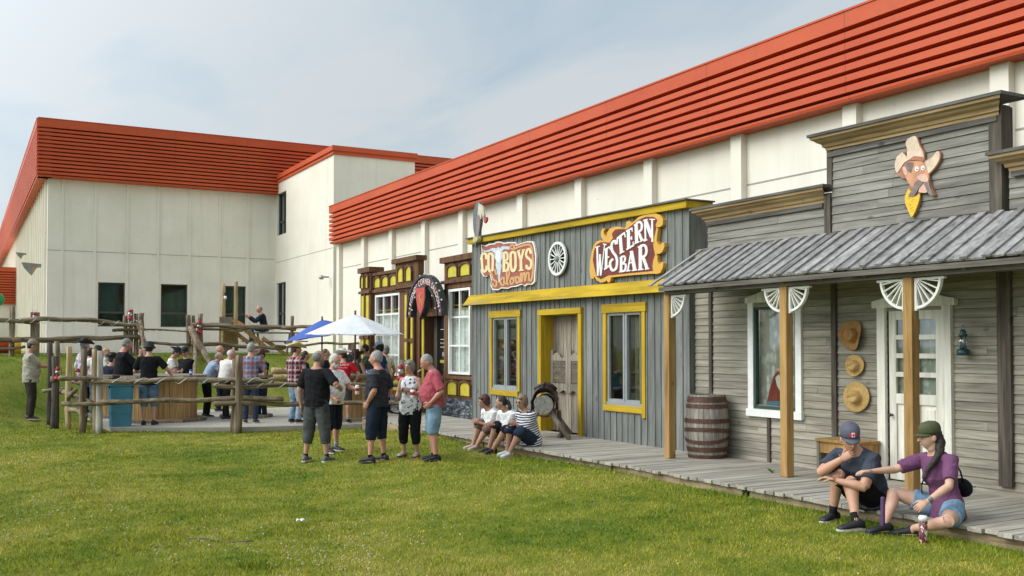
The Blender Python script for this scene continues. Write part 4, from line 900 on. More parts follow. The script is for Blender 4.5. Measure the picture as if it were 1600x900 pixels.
# saddle stand
S = thing('saddle_stand', 'log trestle on splayed legs holding a saddle by the saloon door', 'stand', (8.35, 14.1, .28))
c = Vector((8.42, 14.25, .98))
ax = Vector((.42, .62, 0)).normalized()       # log axis, cut end towards the lawn
ax = Vector((.55, .835, 0))
a0 = Vector((-.02, -.10, .56)); a1 = a0+ax*1.05
k = 9; mb = MB().tube([a0+(a1-a0)*i/k for i in range(k+1)], [.155*random.uniform(.97, 1.03) for _ in range(k+1)], 18, jit=.015); mb.build('log', LOGM, S, smooth=True)
m, n_, p = newmat('log_end_grain'); o_ = n_('ShaderNodeTexCoord', 3); vd = n_('ShaderNodeVectorMath', 1, props={'operation': 'DISTANCE'}, i0=o_, i1=tuple(a0)); 
lk(n_, n_.ramp(n_.math('ADD', n_.math('MULTIPLY', n_.math('SINE', n_.math('MULTIPLY', vd, 420.)), .12), n_.noise(o_, 22, 5, .7)), [(.3, (.13, .12, .10)), (.7, (.36, .34, .30))]), p.inputs['Base Color']); p.inputs['Roughness'].default_value = .9
MB().tube([a0-ax*.012, a0-ax*.002], .152, 20).build('cut_end', m, S)
sd2 = Vector((ax.y, -ax.x, 0))
for t_, s1 in ((.12, 1), (.12, -1), (.9, 1), (.9, -1)):
    b = a0+ax*t_; MB().tube([b+Vector((0, 0, -.05))+sd2*s1*.05, Vector((b.x, b.y, .01))+sd2*s1*.42-ax*(.12 if t_ < .5 else -.1)], [.045, .04], 10, jit=.04).build('leg', OLDV, S, smooth=True)
S = thing('saddle', 'dark brown leather saddle with hanging stirrup strapped over the log trestle', 'saddle', tuple(Vector((8.35, 14.1, .28))+a0+ax*.42))
S.scale = (1.13, 1.13, 1.13); LE = paint('dark_leather', (.030, .017, .012), .38, .35, 9); LE2 = paint('tan_leather_strap', (.16, .085, .035), .55, .3, 12)
mb = MB(); M3 = Matrix((sd2, ax, Vector((0, 0, 1)))).transposed()
secs = []
for i in range(13):
    t_ = -.30+.60*i/12; rise = .015+.05*max(0, -t_/.3)**2*1.0+.09*max(0, (t_-.08)/.22)**1.6 if t_ > -.5 else 0
    R0 = .165; rr = R0+.035+rise; arc_ = []
    for j in range(15):
        a = math.radians(-20-(4 if abs(t_) < .2 else -25)+(220+(8 if abs(t_) < .2 else -50))*j/14)
        r_ = (R0+.012)+(rr-R0-.012)*max(0, math.sin(a))**2 
        if math.sin(a) < .3: r_ += .02
        arc_.append((r_*math.cos(a), t_*(1+.0*math.sin(a)), r_*math.sin(a)))
    secs.append(arc_)
vs = [M3@Vector(p) for s_ in secs for p in s_]; fs = [(i*15+j, i*15+j+1, i*15+15+j+1, i*15+15+j) for i in range(12) for j in range(14)]
mb.add(vs, fs); so = mb.build('seat', LE, S, smooth=True); md = so.modifiers.new('s', 'SOLIDIFY'); md.thickness = .022; md.offset = 1
mb = MB(); 
for i in range(3): pass
MB().tube([M3@Vector((x, -.25, .19+.05*(1-(x/.13)**2))) for x in (-.13, -.08, 0, .08, .13)], [.022, .03, .034, .03, .022], 10).build('pommel', LE, S, smooth=True)
MB().tube([M3@Vector((x, .27, .20+.08*(1-(x/.17)**2))) for x in (-.17, -.1, 0, .1, .17)], [.02, .03, .034, .03, .02], 10).build('cantle', LE, S, smooth=True)
MB().tube([M3@Vector(p) for p in ((0, -.27, .23), (0, -.30, .29), (0, -.31, .32))], [.02, .017, .03], 10).build('horn', LE, S, smooth=True)
for s1 in (-1, 1):
    fl = MB(); 
    for i in range(6):
        pass
    pts = [(.18, -.13), (.18, .16), (.205, .13), (.215, -.08)]
    q = [Vector((s1*.178, -.16, .05)), Vector((s1*.178, .17, .05)), Vector((s1*.20, .12, -.30)), Vector((s1*.20, -.10, -.32))]
    off_ = Vector((s1*.018, 0, 0)); fl.hexa([M3@v for v in (q[0], q[1], q[1]+off_, q[0]+off_, q[3], q[2], q[2]+off_, q[3]+off_)]); fl.build('skirt', LE, S, bevel=.006)
    MB().beam(M3@Vector((s1*.21, 0, -.1)), M3@Vector((s1*.23, -.02, -.42)), .06, .012, ax).build('stirrup_strap', LE2, S)
    MB().tube([M3@Vector((s1*.235, -.02+.075*math.sin(a), -.50+.10*math.cos(a))) for a in [2*math.pi*i/14 for i in range(15)]], .018, 8).build('stirrup', LE, S, smooth=True)
    MB().ell(M3@Vector((s1*.235, -.05, -.51)), (.055, .055, .085), 8, 12).build('stirrup_hood', LE, S, smooth=True)
MB().tube([M3@Vector((.185*math.cos(a), -.12, .185*math.sin(a))) for a in [2*math.pi*i/24 for i in range(25)]], .014, 6).build('girth', LE2, S, smooth=True)
# hats on the wall, and the hat builder everyone uses
def hat_mb(kind, R=.19, cr=.085, ch=.115, curl=.07, oval=1.18):
    """brim centre at the origin, front along +Y, up +Z"""
    mb = MB()
    def fn(q, a):
        r = math.hypot(q.x, q.y); k = max(0, (r-cr)/(R-cr)); x = q.x; y = q.y*oval
        z = q.z + curl*k**1.5*(abs(math.cos(a))**2.2) - (.18*curl*k if kind == 'cowboy' else 0)*abs(math.sin(a))
        if q.z > ch*.55: z -= .022*math.exp(-(q.x/.025)**2) * (1 if kind == 'cowboy' else 0); x *= (1-.18*max(0, math.sin(a)))
        return (x, y, z)
    if kind == 'bucket': prof = [(cr, .0), (R, -.055), (R, -.05), (cr+.004, .008), (cr*.96, .05), (cr*.86, .085), (cr*.4, .092), (0, .093)]
    else: prof = [(cr*.9, -.005), (cr*1.3, -.006), (R*.8, -.004), (R, .0), (R+.003, .004), (R, .007), (R*.8, .004), (cr*1.1, .003), (cr*1.02, .012), (cr*.99, ch*.4), (cr*.92, ch*.75), (cr*.80, ch*.95), (cr*.55, ch), (cr*.2, ch*.97), (0, ch*.97)]
    mb.lathe(prof, n=32, fn=fn); return mb
STR = paint('straw', (.50, .32, .11), .8, .25, 30); STR2 = paint('tan_felt', (.36, .19, .06), .85, .2, 12)
def wall_hat(label, y, z, mats, R, cr, ch, curl, roll=0, extra=None):
    t = thing('hanging_hat', label, 'hat', (9.285, y, z), 0, 'hats hung on the store wall'); M_ = Matrix.Rotation(-math.pi/2, 4, 'Y') @ Matrix.Rotation(roll, 4, 'Z')
    h_ = hat_mb('cowboy', R, cr, ch, curl, 1.12).build('brim_and_crown', mats, t, smooth=True); h_.matrix_local = Matrix.Translation((-.02, 0, 0)) @ M_
    b_ = MB().lathe([(cr*1.03, .012), (cr*1.05, .012), (cr*1.04, .032), (cr*1.02, .032), (cr*1.03, .012)], n=28, fn=lambda q, a: (q.x, q.y*1.12, q.z)).build('hat_band', extra, t, smooth=True); b_.matrix_local = h_.matrix_local
wall_hat('tan felt cowboy hat with turned-up brim, topmost of three on the wall', 8.39, 1.93, STR2, .16, .075, .10, .07, 1.3, LE2)
wall_hat('small straw hat with a red band, middle of three on the wall', 8.37, 1.57, STR, .125, .070, .09, .02, .3, paint('red_ribbon', (.45, .02, .03), .7))
wall_hat('wide straw hat with dark patterned band, lowest of three on the wall', 8.35, 1.20, STR, .175, .078, .10, .006, .2, paint('dark_ribbon', (.05, .05, .035), .8, .5, 40))
# hurricane lanterns
def lantern(label, loc, m, rz=0., k=1., grp_=None):
    t = thing('hurricane_lantern', label, 'lantern', loc, rz, grp_)
    def L(prof, nm, mt, sm=True): MB().lathe([(r*k, z*k) for r, z in prof], n=16).build(nm, mt, t, smooth=sm)
    L([(0, 0), (.062, 0), (.066, .01), (.066, .045), (.05, .06), (.025, .065), (0, .066)], 'tank', m); L([(.02, .065), (.034, .07), (.034, .085), (.02, .09)], 'burner', m)
    L([(.03, .088), (.052, .12), (.052, .145), (.034, .19), (.028, .19), (.046, .14), (.046, .12), (.026, .092)], 'globe', glass('lamp_globe', (.9, .9, .9), .18))
    L([(0, .188), (.040, .19), (.045, .205), (.028, .225), (.034, .24), (.018, .26), (0, .262)], 'chimney_cap', m)
    for s in (-1, 1): MB().tube([Vector(p)*k for p in ((s*.058, 0, .03), (s*.072, 0, .07), (s*.072, 0, .17), (s*.05, 0, .215), (s*.03, 0, .225))], .006*k, 8).build('side_tube', m, t, smooth=True)
    MB().tube([Vector((.075*math.cos(a), 0, .18+.13*math.sin(a)))*k for a in [math.pi*i/12 for i in range(13)]], .0025*k, 6).build('bail', FRAME, t, smooth=True)
    return t
lantern('dark teal hurricane lantern hung on the store wall right of the white door', (9.20, 6.86, 1.71), paint('teal_enamel', (.012, .06, .065), .35, .3, 20), .9, 1.02)
# ================================================================== PATIO AND FENCES
random.seed(21)
STRG = paint('white_rope', (.74, .74, .70), .6, .05)
def log_pts(a, b, r0, r1, n=9, wob=.02):
    a = Vector(a); b = Vector(b); ln = (b-a).length; pts = []; rr = []; ph = random.uniform(0, 50)
    for i in range(n):
        t = i/(n-1); o = Vector((noise.noise(Vector((t*ln*.9, ph, 0))), noise.noise(Vector((ph, t*ln*.9, 3))), noise.noise(Vector((5, ph, t*ln*.9)))))*wob*2
        pts.append(a+(b-a)*t+(o if 0 < i < n-1 else o*.4)); rr.append((r0+(r1-r0)*t)*(1+.12*noise.noise(Vector((t*ln*2.2, ph, 9)))))
    return pts, rr
def add_log(name, a, b, r0, r1, m, parent, wob=.02, flat=1., n=9):
    p, r = log_pts(a, b, r0, r1, n, wob); mb = MB().tube(p, r, 11, ry=[q*flat for q in r], jit=.15)
    return mb.build(name, m, parent, smooth=True)
def wrap(parent, a, b, r, turns, name='rope_light'):
    """string light wound round a rail: visible turns"""
    a = Vector(a); b = Vector(b); d = (b-a).normalized(); q = d.cross(Vector((0, 0, 1))).normalized(); u = q.cross(d); N = int(turns*14)
    pts = [a+(b-a)*(i/N)+(q*math.cos(2*math.pi*turns*i/N)*1.15+u*math.sin(2*math.pi*turns*i/N)*.72)*r for i in range(N+1)]
    MB().tube(pts, .0065, 6).build(name, STRG, parent, smooth=True)
def rail_y(px, py, yv): return on(px, py, 'y', yv)
# ---- front fence
def fp(x, y, z=None): return Vector((x, y, G(x, y) if z is None else z))
def fence_thing(label, loc): return thing('log_fence', label, 'fence', tuple(loc), 0, None)
A = Vector((2.5, 22.0, 0)); B = Vector((5.03, 20.83, 0)); C_ = Vector((8.62, 20.65, 0))
F = fence_thing('front log rail fence of two rails with white rope lights in front of the patio', A)
L_ = lambda v: Vector(v)-A
def pole(px, top, x, y, r, m, F, O, lean=(0, 0)):
    b = Vector((x, y, G(x, y)-.05)); R_ = ((x*math.sin(YAW)+y*math.cos(YAW))); zt = CH-(top-541)*R_/FOC
    return add_log('post', b-O, Vector((x+lean[0], y+lean[1], zt))-O, r*1.08, r*.95, m, F, .012)
SILV = wood('silver_bark_post', (.20, .18, .15), (.40, .37, .32), (.58, .55, .50), 'Z', 16, isl=.1)
pole(155, 548, 2.50, 22.0, .062, SILV, F, A); pole(148, 546, 2.42, 22.2, .05, LOGY, F, A); pole(373, 555, 5.03, 20.83, .078, LOGM, F, A, (.02, 0)); pole(368, 560, 5.02, 21.1, .07, LOGM, F, A); pole(630, 562, 8.64, 20.69, .062, LOGM, F, A)
def rail(x0, y0, z0, x1, y1, z1, r=.055, F=F, O=A, m=LOGX, rope=0, flat=.8, nm='rail'):
    a = Vector((x0, y0, z0))-O; b = Vector((x1, y1, z1))-O; add_log(nm, a, b, r*1.1, r*.98, m, F, .035, flat, 18)
    if rope: wrap(F, a, b, r*1.22, rope)
rail(2.35, 21.95, 1.09, 5.7, 20.60, 1.09, .065, rope=8); rail(1.75, 22.1, 1.16, 2.65, 21.85, 1.14, .055); rail(1.80, 22.1, .63, 3.0, 21.7, .66, .05); rail(2.45, 21.85, .66, 5.9, 20.55, .70, .06)
rail(4.55, 20.95, 1.00, 8.75, 20.6, .93, .062, rope=9); rail(4.55, 20.85, .62, 8.7, 20.5, .56, .06)
# ---- side fence running back up the slope
O = Vector((2.2, 22.5, 0)); F2 = fence_thing('gnarled side fence of crooked posts and log rails at the left end of the patio', O)
for px, top, x, y, r, m in ((130, 545, 2.20, 22.25, .062, LOGM), (107, 541, 2.05, 23.6, .06, LOGY), (93, 557, 1.82, 24.1, .075, DARKW), (86, 535, 1.78, 25.2, .06, DARKW), (122, 541, 2.42, 24.4, .07, DARKW), (97, 533, 1.98, 25.8, .06, LOGM)):
    pole(px, top, x, y, r, m, F2, O)
for (a, b, r) in (((2.3, 22.0, 1.1), (2.2, 24.4, 1.0), .055), ((2.3, 22.1, .62), (1.9, 24.5, .8), .07), ((2.25, 22.2, .35), (2.05, 23.7, .45), .06), ((1.75, 24.0, 1.05), (1.95, 26.3, 1.15), .05), ((1.6, 24.6, .80), (2.2, 24.3, .85), .05), ((2.1, 22.6, .9), (2.0, 24.2, .5), .045)):
    add_log('rail', Vector(a)-O, Vector(b)-O, r, r*.9, LOGYY, F2, .05, .9, 8)
# ---- upper fence along the crest of the bank
YF = 31.4; O = Vector((1.2, YF, 1.5)); F3 = fence_thing('upper log rail fence along the grassy crest, left part with rope lights', O)
def rz(px, py): return on(px, py, 'y', YF)
def upost(px, top, F, O, r=.07, m=LOGM, dy=0): 
    t = on(px, top, 'y', YF+dy); add_log('post', Vector((t.x, YF+dy, 1.35))-O, t-O, r, r*.9, m, F, .015)
def urail(p0, p1, F, O, r=.075, rope=0, dy=-.08, m=LOGX):
    a = on(*p0, 'y', YF+dy)-O; b = on(*p1, 'y', YF+dy)-O; add_log('rail', a, b, r, r*.85, m, F, .05, .8, 16)
    if rope: wrap(F, a, b, r*1.15, rope)
upost(19, 479, F3, O, .075); 
for px, top in ((196, 493), (205, 484), (213, 490), (222, 489)): upost(px, top, F3, O, .07)
urail((-40, 500), (62, 503), F3, O, .085, 4); urail((30, 500), (222, 506), F3, O, .085, 9, -.16); urail((-40, 526), (120, 534), F3, O, .09); urail((20, 532), (222, 527), F3, O, .095, 0, -.16)
urail((175, 516), (226, 513), F3, O, .06); urail((-20, 541), (40, 541), F3, O, .06)
add_log('brace', on(218, 500, 'y', YF-.2)-O, Vector((4.75, 30.2, 1.0))-O, .06, .05, LOGM, F3, .03); add_log('brace', on(214, 505, 'y', YF-.2)-O, on(232, 548, 'y', YF-.7)-O, .05, .045, LOGM, F3, .03)
wrap(F3, on(216, 500, 'y', YF-.2)-O, Vector((4.75, 30.2, 1.0))-O, .07, 4)
bd = on(55, 488, 'y', YF+.1); MB().box(bd.x-.12-O.x, bd.x+.12-O.x, .05, .13, -.15, bd.z-O.z).build('lantern_board', OLDV, F3)
O4 = Vector((6.2, YF, 1.5)); F4 = fence_thing('upper log rail fence right part, heavy rails from the gate posts to the umbrellas', O4)
for px, top, r in ((294, 492, .075), (302, 493, .06), (313, 490, .085), (457, 494, .06)): upost(px, top, F4, O4, r)
urail((300, 508), (462, 515), F4, O4, .10); urail((440, 513), (560, 510), F4, O4, .075, 0, -.16); urail((298, 537), (446, 543), F4, O4, .075); urail((430, 540), (600, 536), F4, O4, .05, 0, -.16); urail((310, 514), (380, 516), F4, O4, .05)
add_log('brace', on(298, 512, 'y', YF-.2)-O4, Vector((6.55, 29.9, 1.0))-O4, .10, .08, LOGM, F4, .04); add_log('brace', on(305, 540, 'y', YF-.2)-O4, on(306, 600, 'y', YF-3)-O4, .06, .06, LOGM, F4, .03)
O5 = Vector((5.2, YF, 1.5)); F5 = fence_thing('thin pole wrapped in rope lights bridging the gap in the upper fence', O5)
urail((222, 517), (296, 516), F5, O5, .035, 7); urail((220, 538), (296, 538), F5, O5, .06)
# ---- lanterns on posts
REDE = paint('red_enamel', (.40, .02, .03), .4, .25, 14)
GL = 'red lanterns on the fence posts'
def pl(label, px, py, ax_, val, rz=0, k=1.15):
    p = on(px, py, ax_, val); return lantern(label, (p.x, p.y, p.z), REDE, rz, k, GL)
pl('red hurricane lantern on the wide grey board of the upper left fence', 54, 504, 'y', YF-.06, -.4)
pl('red hurricane lantern on the cluster of upper fence posts between the first two hall windows', 203, 499, 'y', YF-.15, -.4)
pl('red hurricane lantern on the thick post beside the small gap of the upper fence', 311, 521, 'y', YF-.18, -.4, 1.5)
pl('red hurricane lantern hung on the crooked side fence, left one of two', 90, 593, 'y', 24.0, -.4, 1.1)
pl('red hurricane lantern hung on the crooked side fence, right one of two', 122, 596, 'y', 23.6, -.4, 1.1)
pl('red hurricane lantern on the last front fence post near the woman in white', 626, 593, 'y', 20.55, -.4, 1.3)
# ---- spool tables
def spool(label, x, y, rc, rf, h, zb, crack=True):
    t = thing('spool_table', label, 'table', (x, y, zb), random.uniform(0, 1), 'cable spool tables on the patio')
    m = MB(); n = max(16, int(2*math.pi*rc/.11))
    for i in range(n):
        a0, a1 = 2*math.pi*i/n+.004/rc, 2*math.pi*(i+1)/n-.004/rc; ri = rc-.03; r_ = rc+random.uniform(-.004, .004)
        m.add([(r_*math.cos(a0), r_*math.sin(a0), .07), (r_*math.cos(a1), r_*math.sin(a1), .07), (ri*math.cos(a1), ri*math.sin(a1), .07), (ri*math.cos(a0), ri*math.sin(a0), .07),
               (r_*math.cos(a0), r_*math.sin(a0), h-.07), (r_*math.cos(a1), r_*math.sin(a1), h-.07), (ri*math.cos(a1), ri*math.sin(a1), h-.07), (ri*math.cos(a0), ri*math.sin(a0), h-.07)], [(0, 1, 5, 4), (1, 2, 6, 5), (2, 3, 7, 6), (3, 0, 4, 7), (4, 5, 6, 7), (3, 2, 1, 0)])
    m.build('drum', SPOOL, t)
    MB().lathe([(0, .071), (rc-.04, .071), (rc-.04, h-.071), (0, h-.071)], n=24).build('core', BLACK, t)
    for nm, z0 in (('base_disc', 0), ('table_top', h-.07)):
        m = MB(); k = max(5, int(2*rf/.19)); w_ = 2*rf/k
        for i in range(k):
            x0 = -rf+i*w_+.004; x1 = -rf+(i+1)*w_-.004; pts = []
            xm = [x0+(x1-x0)*j/5 for j in range(6)]; f_ = lambda x: math.sqrt(max(1e-5, rf*rf-x*x))
            pts = [(x_, -f_(x_)) for x_ in xm]+[(x_, f_(x_)) for x_ in xm[::-1]]; m.prism(PG, pts, z0, z0+.068)
        o = m.build(nm, OLDV, t)
    return t
spool('big cable spool table in the middle of the patio with a blue can on it', 4.02, 23.95, .80, 1.02, 1.05, PZ)
spool('small cable spool table behind the middle fence post', 6.02, 24.1, .30, .62, 1.02, PZ)
spool('cable spool table under the white umbrella behind the man in the red shirt', 8.0, 22.0, .50, .66, 1.05, PZ)
spool('cable spool table by the blue bin with only its slats showing', 3.35, 25.8, .50, .75, 1.02, PZ)
def can(label, p, col, band=None, grp_='drink cans on the spool tables'):
    t = thing('drink_can', label, 'can', p, 0, grp_); m = paint('can_'+col, {'blue': (.03, .09, .42), 'white': (.7, .7, .7)}[col], .3, .05, 10)
    MB().lathe([(.026, 0), (.033, .008), (.033, .112), (.027, .122), (.0, .120)], n=16).build('body', m, t, smooth=True)
    MB().lathe([(.0335, .04), (.034, .045), (.034, .075), (.0335, .08)], n=16).build('label_band', LET if col == 'blue' else REDE, t, smooth=True)
for lb, px, x, y, c in (('blue drink can on the big spool table in front of the man in sunglasses', 0, 4.55, 23.25, 'blue'), ('blue drink can on the small spool table by the white shirted man', 0, 5.75, 23.75, 'blue'), ('blue drink can on the table under the white umbrella', 0, 8.15, 21.6, 'blue'), ('second blue drink can on the table under the white umbrella', 0, 8.23, 21.62, 'blue')):
    can(lb, (x, y, PZ+(1.02 if x > 5.6 and x < 6.5 else 1.05)), c)
# ---- blue bin
t = thing('rubbish_bin', 'square light blue plastic bin standing behind the pale corner post', 'bin', (2.98, 22.62, PZ), -.1)
BL = paint('blue_plastic', (.055, .22, .33), .45, .1, 6)
mb = MB(); t.scale = (.9, .9, .95); prof = [(.24, 0), (.25, .30), (.256, .302), (.262, .56), (.272, .563), (.285, .90), (.31, .91), (.315, .96), (.29, .965)]
pts = []; 
for hw, z in prof: pts.append([(sx_*hw, sy_*hw*.92, z) for sx_, sy_ in ((-1, -.8), (-.8, -1), (.8, -1), (1, -.8), (1, .8), (.8, 1), (-.8, 1), (-1, .8))])
b0_ = len(mb.v); mb.v += [p for r in pts for p in r]
for i in range(len(prof)-1):
    for j in range(8): mb.f.append((i*8+j, i*8+(j+1) % 8, (i+1)*8+(j+1) % 8, (i+1)*8+j))
mb.f.append(tuple(range(7, -1, -1))); mb.build('body', BL, t)
MB().box(-.27, .27, -.25, .25, .86, .90).build('rubbish_bag', paint('black_bag', (.02, .02, .02), .4), t)
# ---- umbrellas
def umbrella(label, x, y, ztop, R, drop, m, tilt=(0, 0), letters=None, pole_h=None):
    t = thing('patio_umbrella', label, 'umbrella', (x, y, PZ)); n = 8; H_ = ztop-PZ; top = MB(); K = 7
    ring = []
    for i in range(K+1):
        f = i/K; ring.append([Vector((R*f*math.cos(2*math.pi*(j/ (n*4)))*(1-.045*f*(1-abs(((j % 4)/4)*2-1))), R*f*math.sin(2*math.pi*(j/(n*4)))*(1-.045*f*(1-abs(((j % 4)/4)*2-1))), -drop*f**1.12-.02*f*(1-abs(((j % 4)/4)*2-1)))) for j in range(n*4)])
    Rm = Matrix.Rotation(tilt[0], 3, 'X') @ Matrix.Rotation(tilt[1], 3, 'Y'); N = n*4
    top.v = [tuple(Rm@v+Vector((0, 0, H_))) for r in ring for v in r]; top.f = [(i*N+j, (i+1)*N+j, (i+1)*N+(j+1) % N, i*N+(j+1) % N) for i in range(K) for j in range(N)]
    skirt = [Rm@(v+Vector((0, 0, -.09)))+Vector((0, 0, H_)) for v in ring[-1]]; b = len(top.v)
    o = top.build('canopy', m, t, smooth=False); 
    s_ = MB().pbox if False else None
    pol = MB().tube([(0, 0, 0), (0, 0, H_-.05)], .021, 12).build('pole', paint('dark_red_wood', (.10, .03, .02), .5, .2, 10), t, smooth=True)
    MB().tube([(0, 0, H_-.02), (0, 0, H_+.05), (0, 0, H_+.09)], [.03, .02, .03], 10).build('finial', _mc['dark_red_wood'], t, smooth=True)
    for j in range(n):
        v = Rm@(ring[-1][j*4]*.98)+Vector((0, 0, H_-.015)); u = Rm@(ring[0][0])+Vector((0, 0, H_-.06)); md_ = u.lerp(v, .5)
        r_ = MB().tube([u, v], .010, 6).build('rib', _mc['dark_red_wood'], t); MB().tube([Vector((0, 0, H_-.45)), md_], .009, 6).build('strut', _mc['dark_red_wood'], r_)
    MB().lathe([(.0, .0), (.22, 0), (.24, .05), (.05, .08), (.03, .25), (0, .25)], n=20).build('base', FRAME, t, smooth=False)
    return t
m, n_, p = newmat('umbrella_white'); o_ = n_('ShaderNodeTexCoord', 3); v_ = n_.noise(n_.mapc(o_, (2, 2, 7)), 1.3, 4, .6, 1.2)
lk(n_, n_.mix(n_.ramp(v_, [(.54, 0.), (.60, .45), (.64, 0.)]), (.90, .91, .92), (.35, .62, .78)), p.inputs['Base Color']); p.inputs['Roughness'].default_value = .8
lk(n_, n_('ShaderNodeNewGeometry', 0), p.inputs['Normal']) if False else None
p.inputs['Transmission Weight'].default_value = 0.
UW = m; tr_ = n_('ShaderNodeBsdfTranslucent', Color=(.85, .87, .9, 1)); mo = m.node_tree.nodes['Material Output']; lk(n_, n_('ShaderNodeMixShader', i0=.28, i1=p.outputs[0], i2=tr_), mo.inputs[0])
tw_ = umbrella('white market umbrella with faded blue print over the patio spool table', 8.0, 22.0, 2.54, 1.18, .46, UW)
# faded lettering on the white canopy
mb = MB()
def canfn(ang, zoff):
    def f(x, y, z):
        a = ang+x; rr = 1.18*(.92-y*.0); r_ = 1.18*(.93-y); k = .955
        return (r_*k*math.cos(a), r_*k*math.sin(a), 2.44-.46*((.93-y))**1.12+.004+z*.02)
    return f
va = math.atan2(-22.0, -8.0)
put_text(mb, 'ZON', lambda x, y, z: canfn(va-.62, 0)(x, y, z), .10, 1.1); mb.build('canopy_print', paint('print_navy', (.10, .14, .28), .8), tw_)
umbrella('blue tilted umbrella behind the white one on the patio', 8.35, 25.5, 2.50, 1.08, .42, paint('umbrella_blue', (.045, .095, .36), .8, .1, 3), (-.05, -.15))
# ---- timber stand with tall posts, hay bale, braces
p0 = on(355, 545, 'y', 32.2); O6 = Vector((p0.x, 32.2, 1.52)); t = thing('timber_stand', 'timber stand of two tall rough posts with grey plank panel and yellow braces', 'stand', tuple(O6))
q = lambda px, py, y=32.2: on(px, py, 'y', y)-O6
add_log('post', q(349, 548), q(348.5, 443), .07, .06, LOGY, t, .02); add_log('post', q(369, 548), q(369, 440), .065, .06, LOGY, t, .02)
a = q(342.5, 495, 32.0); b = q(363, 495, 32.0); MB().box(a.x, b.x, -.25, -.18, .0, a.z).build('plank_panel', OLDV, t)
for s_, e_ in (((364, 500), (385, 512)), ((372, 506), (418, 545)), ((366, 518), (400, 545)), ((410, 528), (445, 553))): MB().beam(q(*s_, 31.9), q(*e_, 31.7), .05, .13).build('brace', PINE, t)
lt = on(352, 465, 'y', 32.0); tl = thing('hanging_lamp', 'small bare lamp hanging between the two tall rough posts', 'lamp', tuple(lt)); MB().ell((0, 0, 0), (.05, .05, .065), 8, 10).build('bulb', paint('bulb_white', (.8, .8, .75), .2), tl, smooth=True); MB().tube([(0, 0, .05), (0, 0, .16)], .025, 8).build('socket', BLACK, tl)
c = on(358, 527, 'y', 31.85); t = thing('hay_bale', 'golden hay bale propped on the upper fence rail against the grey panel', 'hay bale', (c.x, 31.85, c.z-.2))
hm = wood('hay', (.13, .085, .02), (.30, .21, .07), (.50, .38, .16), 'X', 50, isl=.5, bs=1.); mb = MB(); mb.box(-.24, .24, -.16, .16, 0, .44); hb = mb.build('bale', hm, t, bevel=.05)
mb = MB()
for i in range(420):
    x = random.uniform(-.26, .26); z = random.uniform(-.02, .46); y = -.165-random.uniform(0, .02); a = random.uniform(0, 3.14); l = random.uniform(.03, .09)
    if random.random() < .3: y = random.uniform(-.17, .1); z = .445
    mb.beam((x, y, z), (x+l*math.cos(a), y-random.uniform(0, .03), z+l*math.sin(a)*.7), .005, .005)
mb.build('loose_straw', hm, t, kind='stuff')
# picnic table on the crest with the seated man
c = on(428, 545, 'y', 32.6); t = thing('picnic_table', 'weathered picnic table on the crest beneath the sitting man', 'picnic table', (c.x, 32.6, 1.52)); OV = OLDV
MB().box(-.9, .9, -.38, .38, .70, .745).build('table_top', OV, t)
for s1 in (-1, 1): MB().box(-.9, .9, s1*.72-.13, s1*.72+.13, .42, .46).build('bench_seat', OV, t)
for s1 in (-1, 1):
    for s2 in (-1, 1): MB().beam((s1*.6, s2*.22, .70), (s1*.6, s2*.62, 0), .09, .045, (1, 0, 0)).build('leg', OV, t)
    MB().box(s1*.6-.02, s1*.6+.02, -.82, .82, .36, .42).build('cross_beam', OV, t)
# log benches on the slope
for lb, a, b in (('pale peeled log lying across the bank above the patio, upper one', (425, 585), (455, 586)), ('split log bench on the bank just below the pale log', (424, 596), (452, 597))):
    h0 = hit(a[0], a[1]+6); h1 = hit(b[0], b[1]+6); h1 = Vector((h1.x, h0.y, h1.z)); t = thing('log_bench', lb, 'log', tuple(h0)); add_log('log', Vector((0, 0, .22)), h1-h0+Vector((.9, 0, .22)), .09, .09, LOGY, t, .01)
    for k in (.2, .8): add_log('support', (h1-h0)*k+Vector((.3, 0, .2)), (h1-h0)*k+Vector((.3, 0, -.1)), .06, .06, LOGM, t, .01)
# playground bits beyond the fence at the far left edge
c = on(2, 540, 'y', 38.); t = thing('play_tube', 'long red play tube with yellow end wheel lying beyond the upper fence', 'play equipment', (c.x, 38, c.z)); MB().tube([(-4, 0, .05), (.25, 0, .02)], [.28, .28], 18).build('tube', paint('play_red', (.55, .05, .02), .45), t, smooth=True)
e = on(25, 541, 'y', 38.)-Vector(t.location); MB().lathe([(0, -.15), (.30, -.15), (.36, 0), (.30, .15), (0, .15)], tuple(e), 18, Matrix.Rotation(math.pi/2, 3, 'Y')).build('end_wheel', paint('play_yellow', (.60, .33, .02), .45), t, smooth=True)
c = on(-5, 468, 'y', 40.); t = thing('play_post', 'pole with green ball top at the far left edge', 'play equipment', (c.x, 40, 1.5)); MB().tube([(0, 0, 0), (0, 0, c.z-1.5)], .03, 10).build('pole', GREYT, t); MB().ell((0, 0, c.z-1.5), (.25, .25, .25), 12, 18).build('ball', paint('play_green', (.02, .30, .08), .45), t, smooth=True)
MB().box(-.3, .3, -.3, .3, -.1, .06).build('foot', CONC, t)
# paper scrap on the lawn
c = hit(470, 819); t = thing('paper_scrap', 'crumpled white paper scrap lying on the open lawn', 'litter', (c.x, c.y, G(c.x, c.y)+.03)); mb = MB(); K = 6
mb.v = [((i-2.5)*.016, (j-2.5)*.013, .008+.012*math.sin(i*1.9+j*1.2)+.006*math.cos(j*2.6)) for j in range(K) for i in range(K)]; mb.f = [(j*K+i, j*K+i+1, (j+1)*K+i+1, (j+1)*K+i) for j in range(K-1) for i in range(K-1)]
o = mb.build('paper', LET, t); o.modifiers.new('s', 'SOLIDIFY').thickness = .002
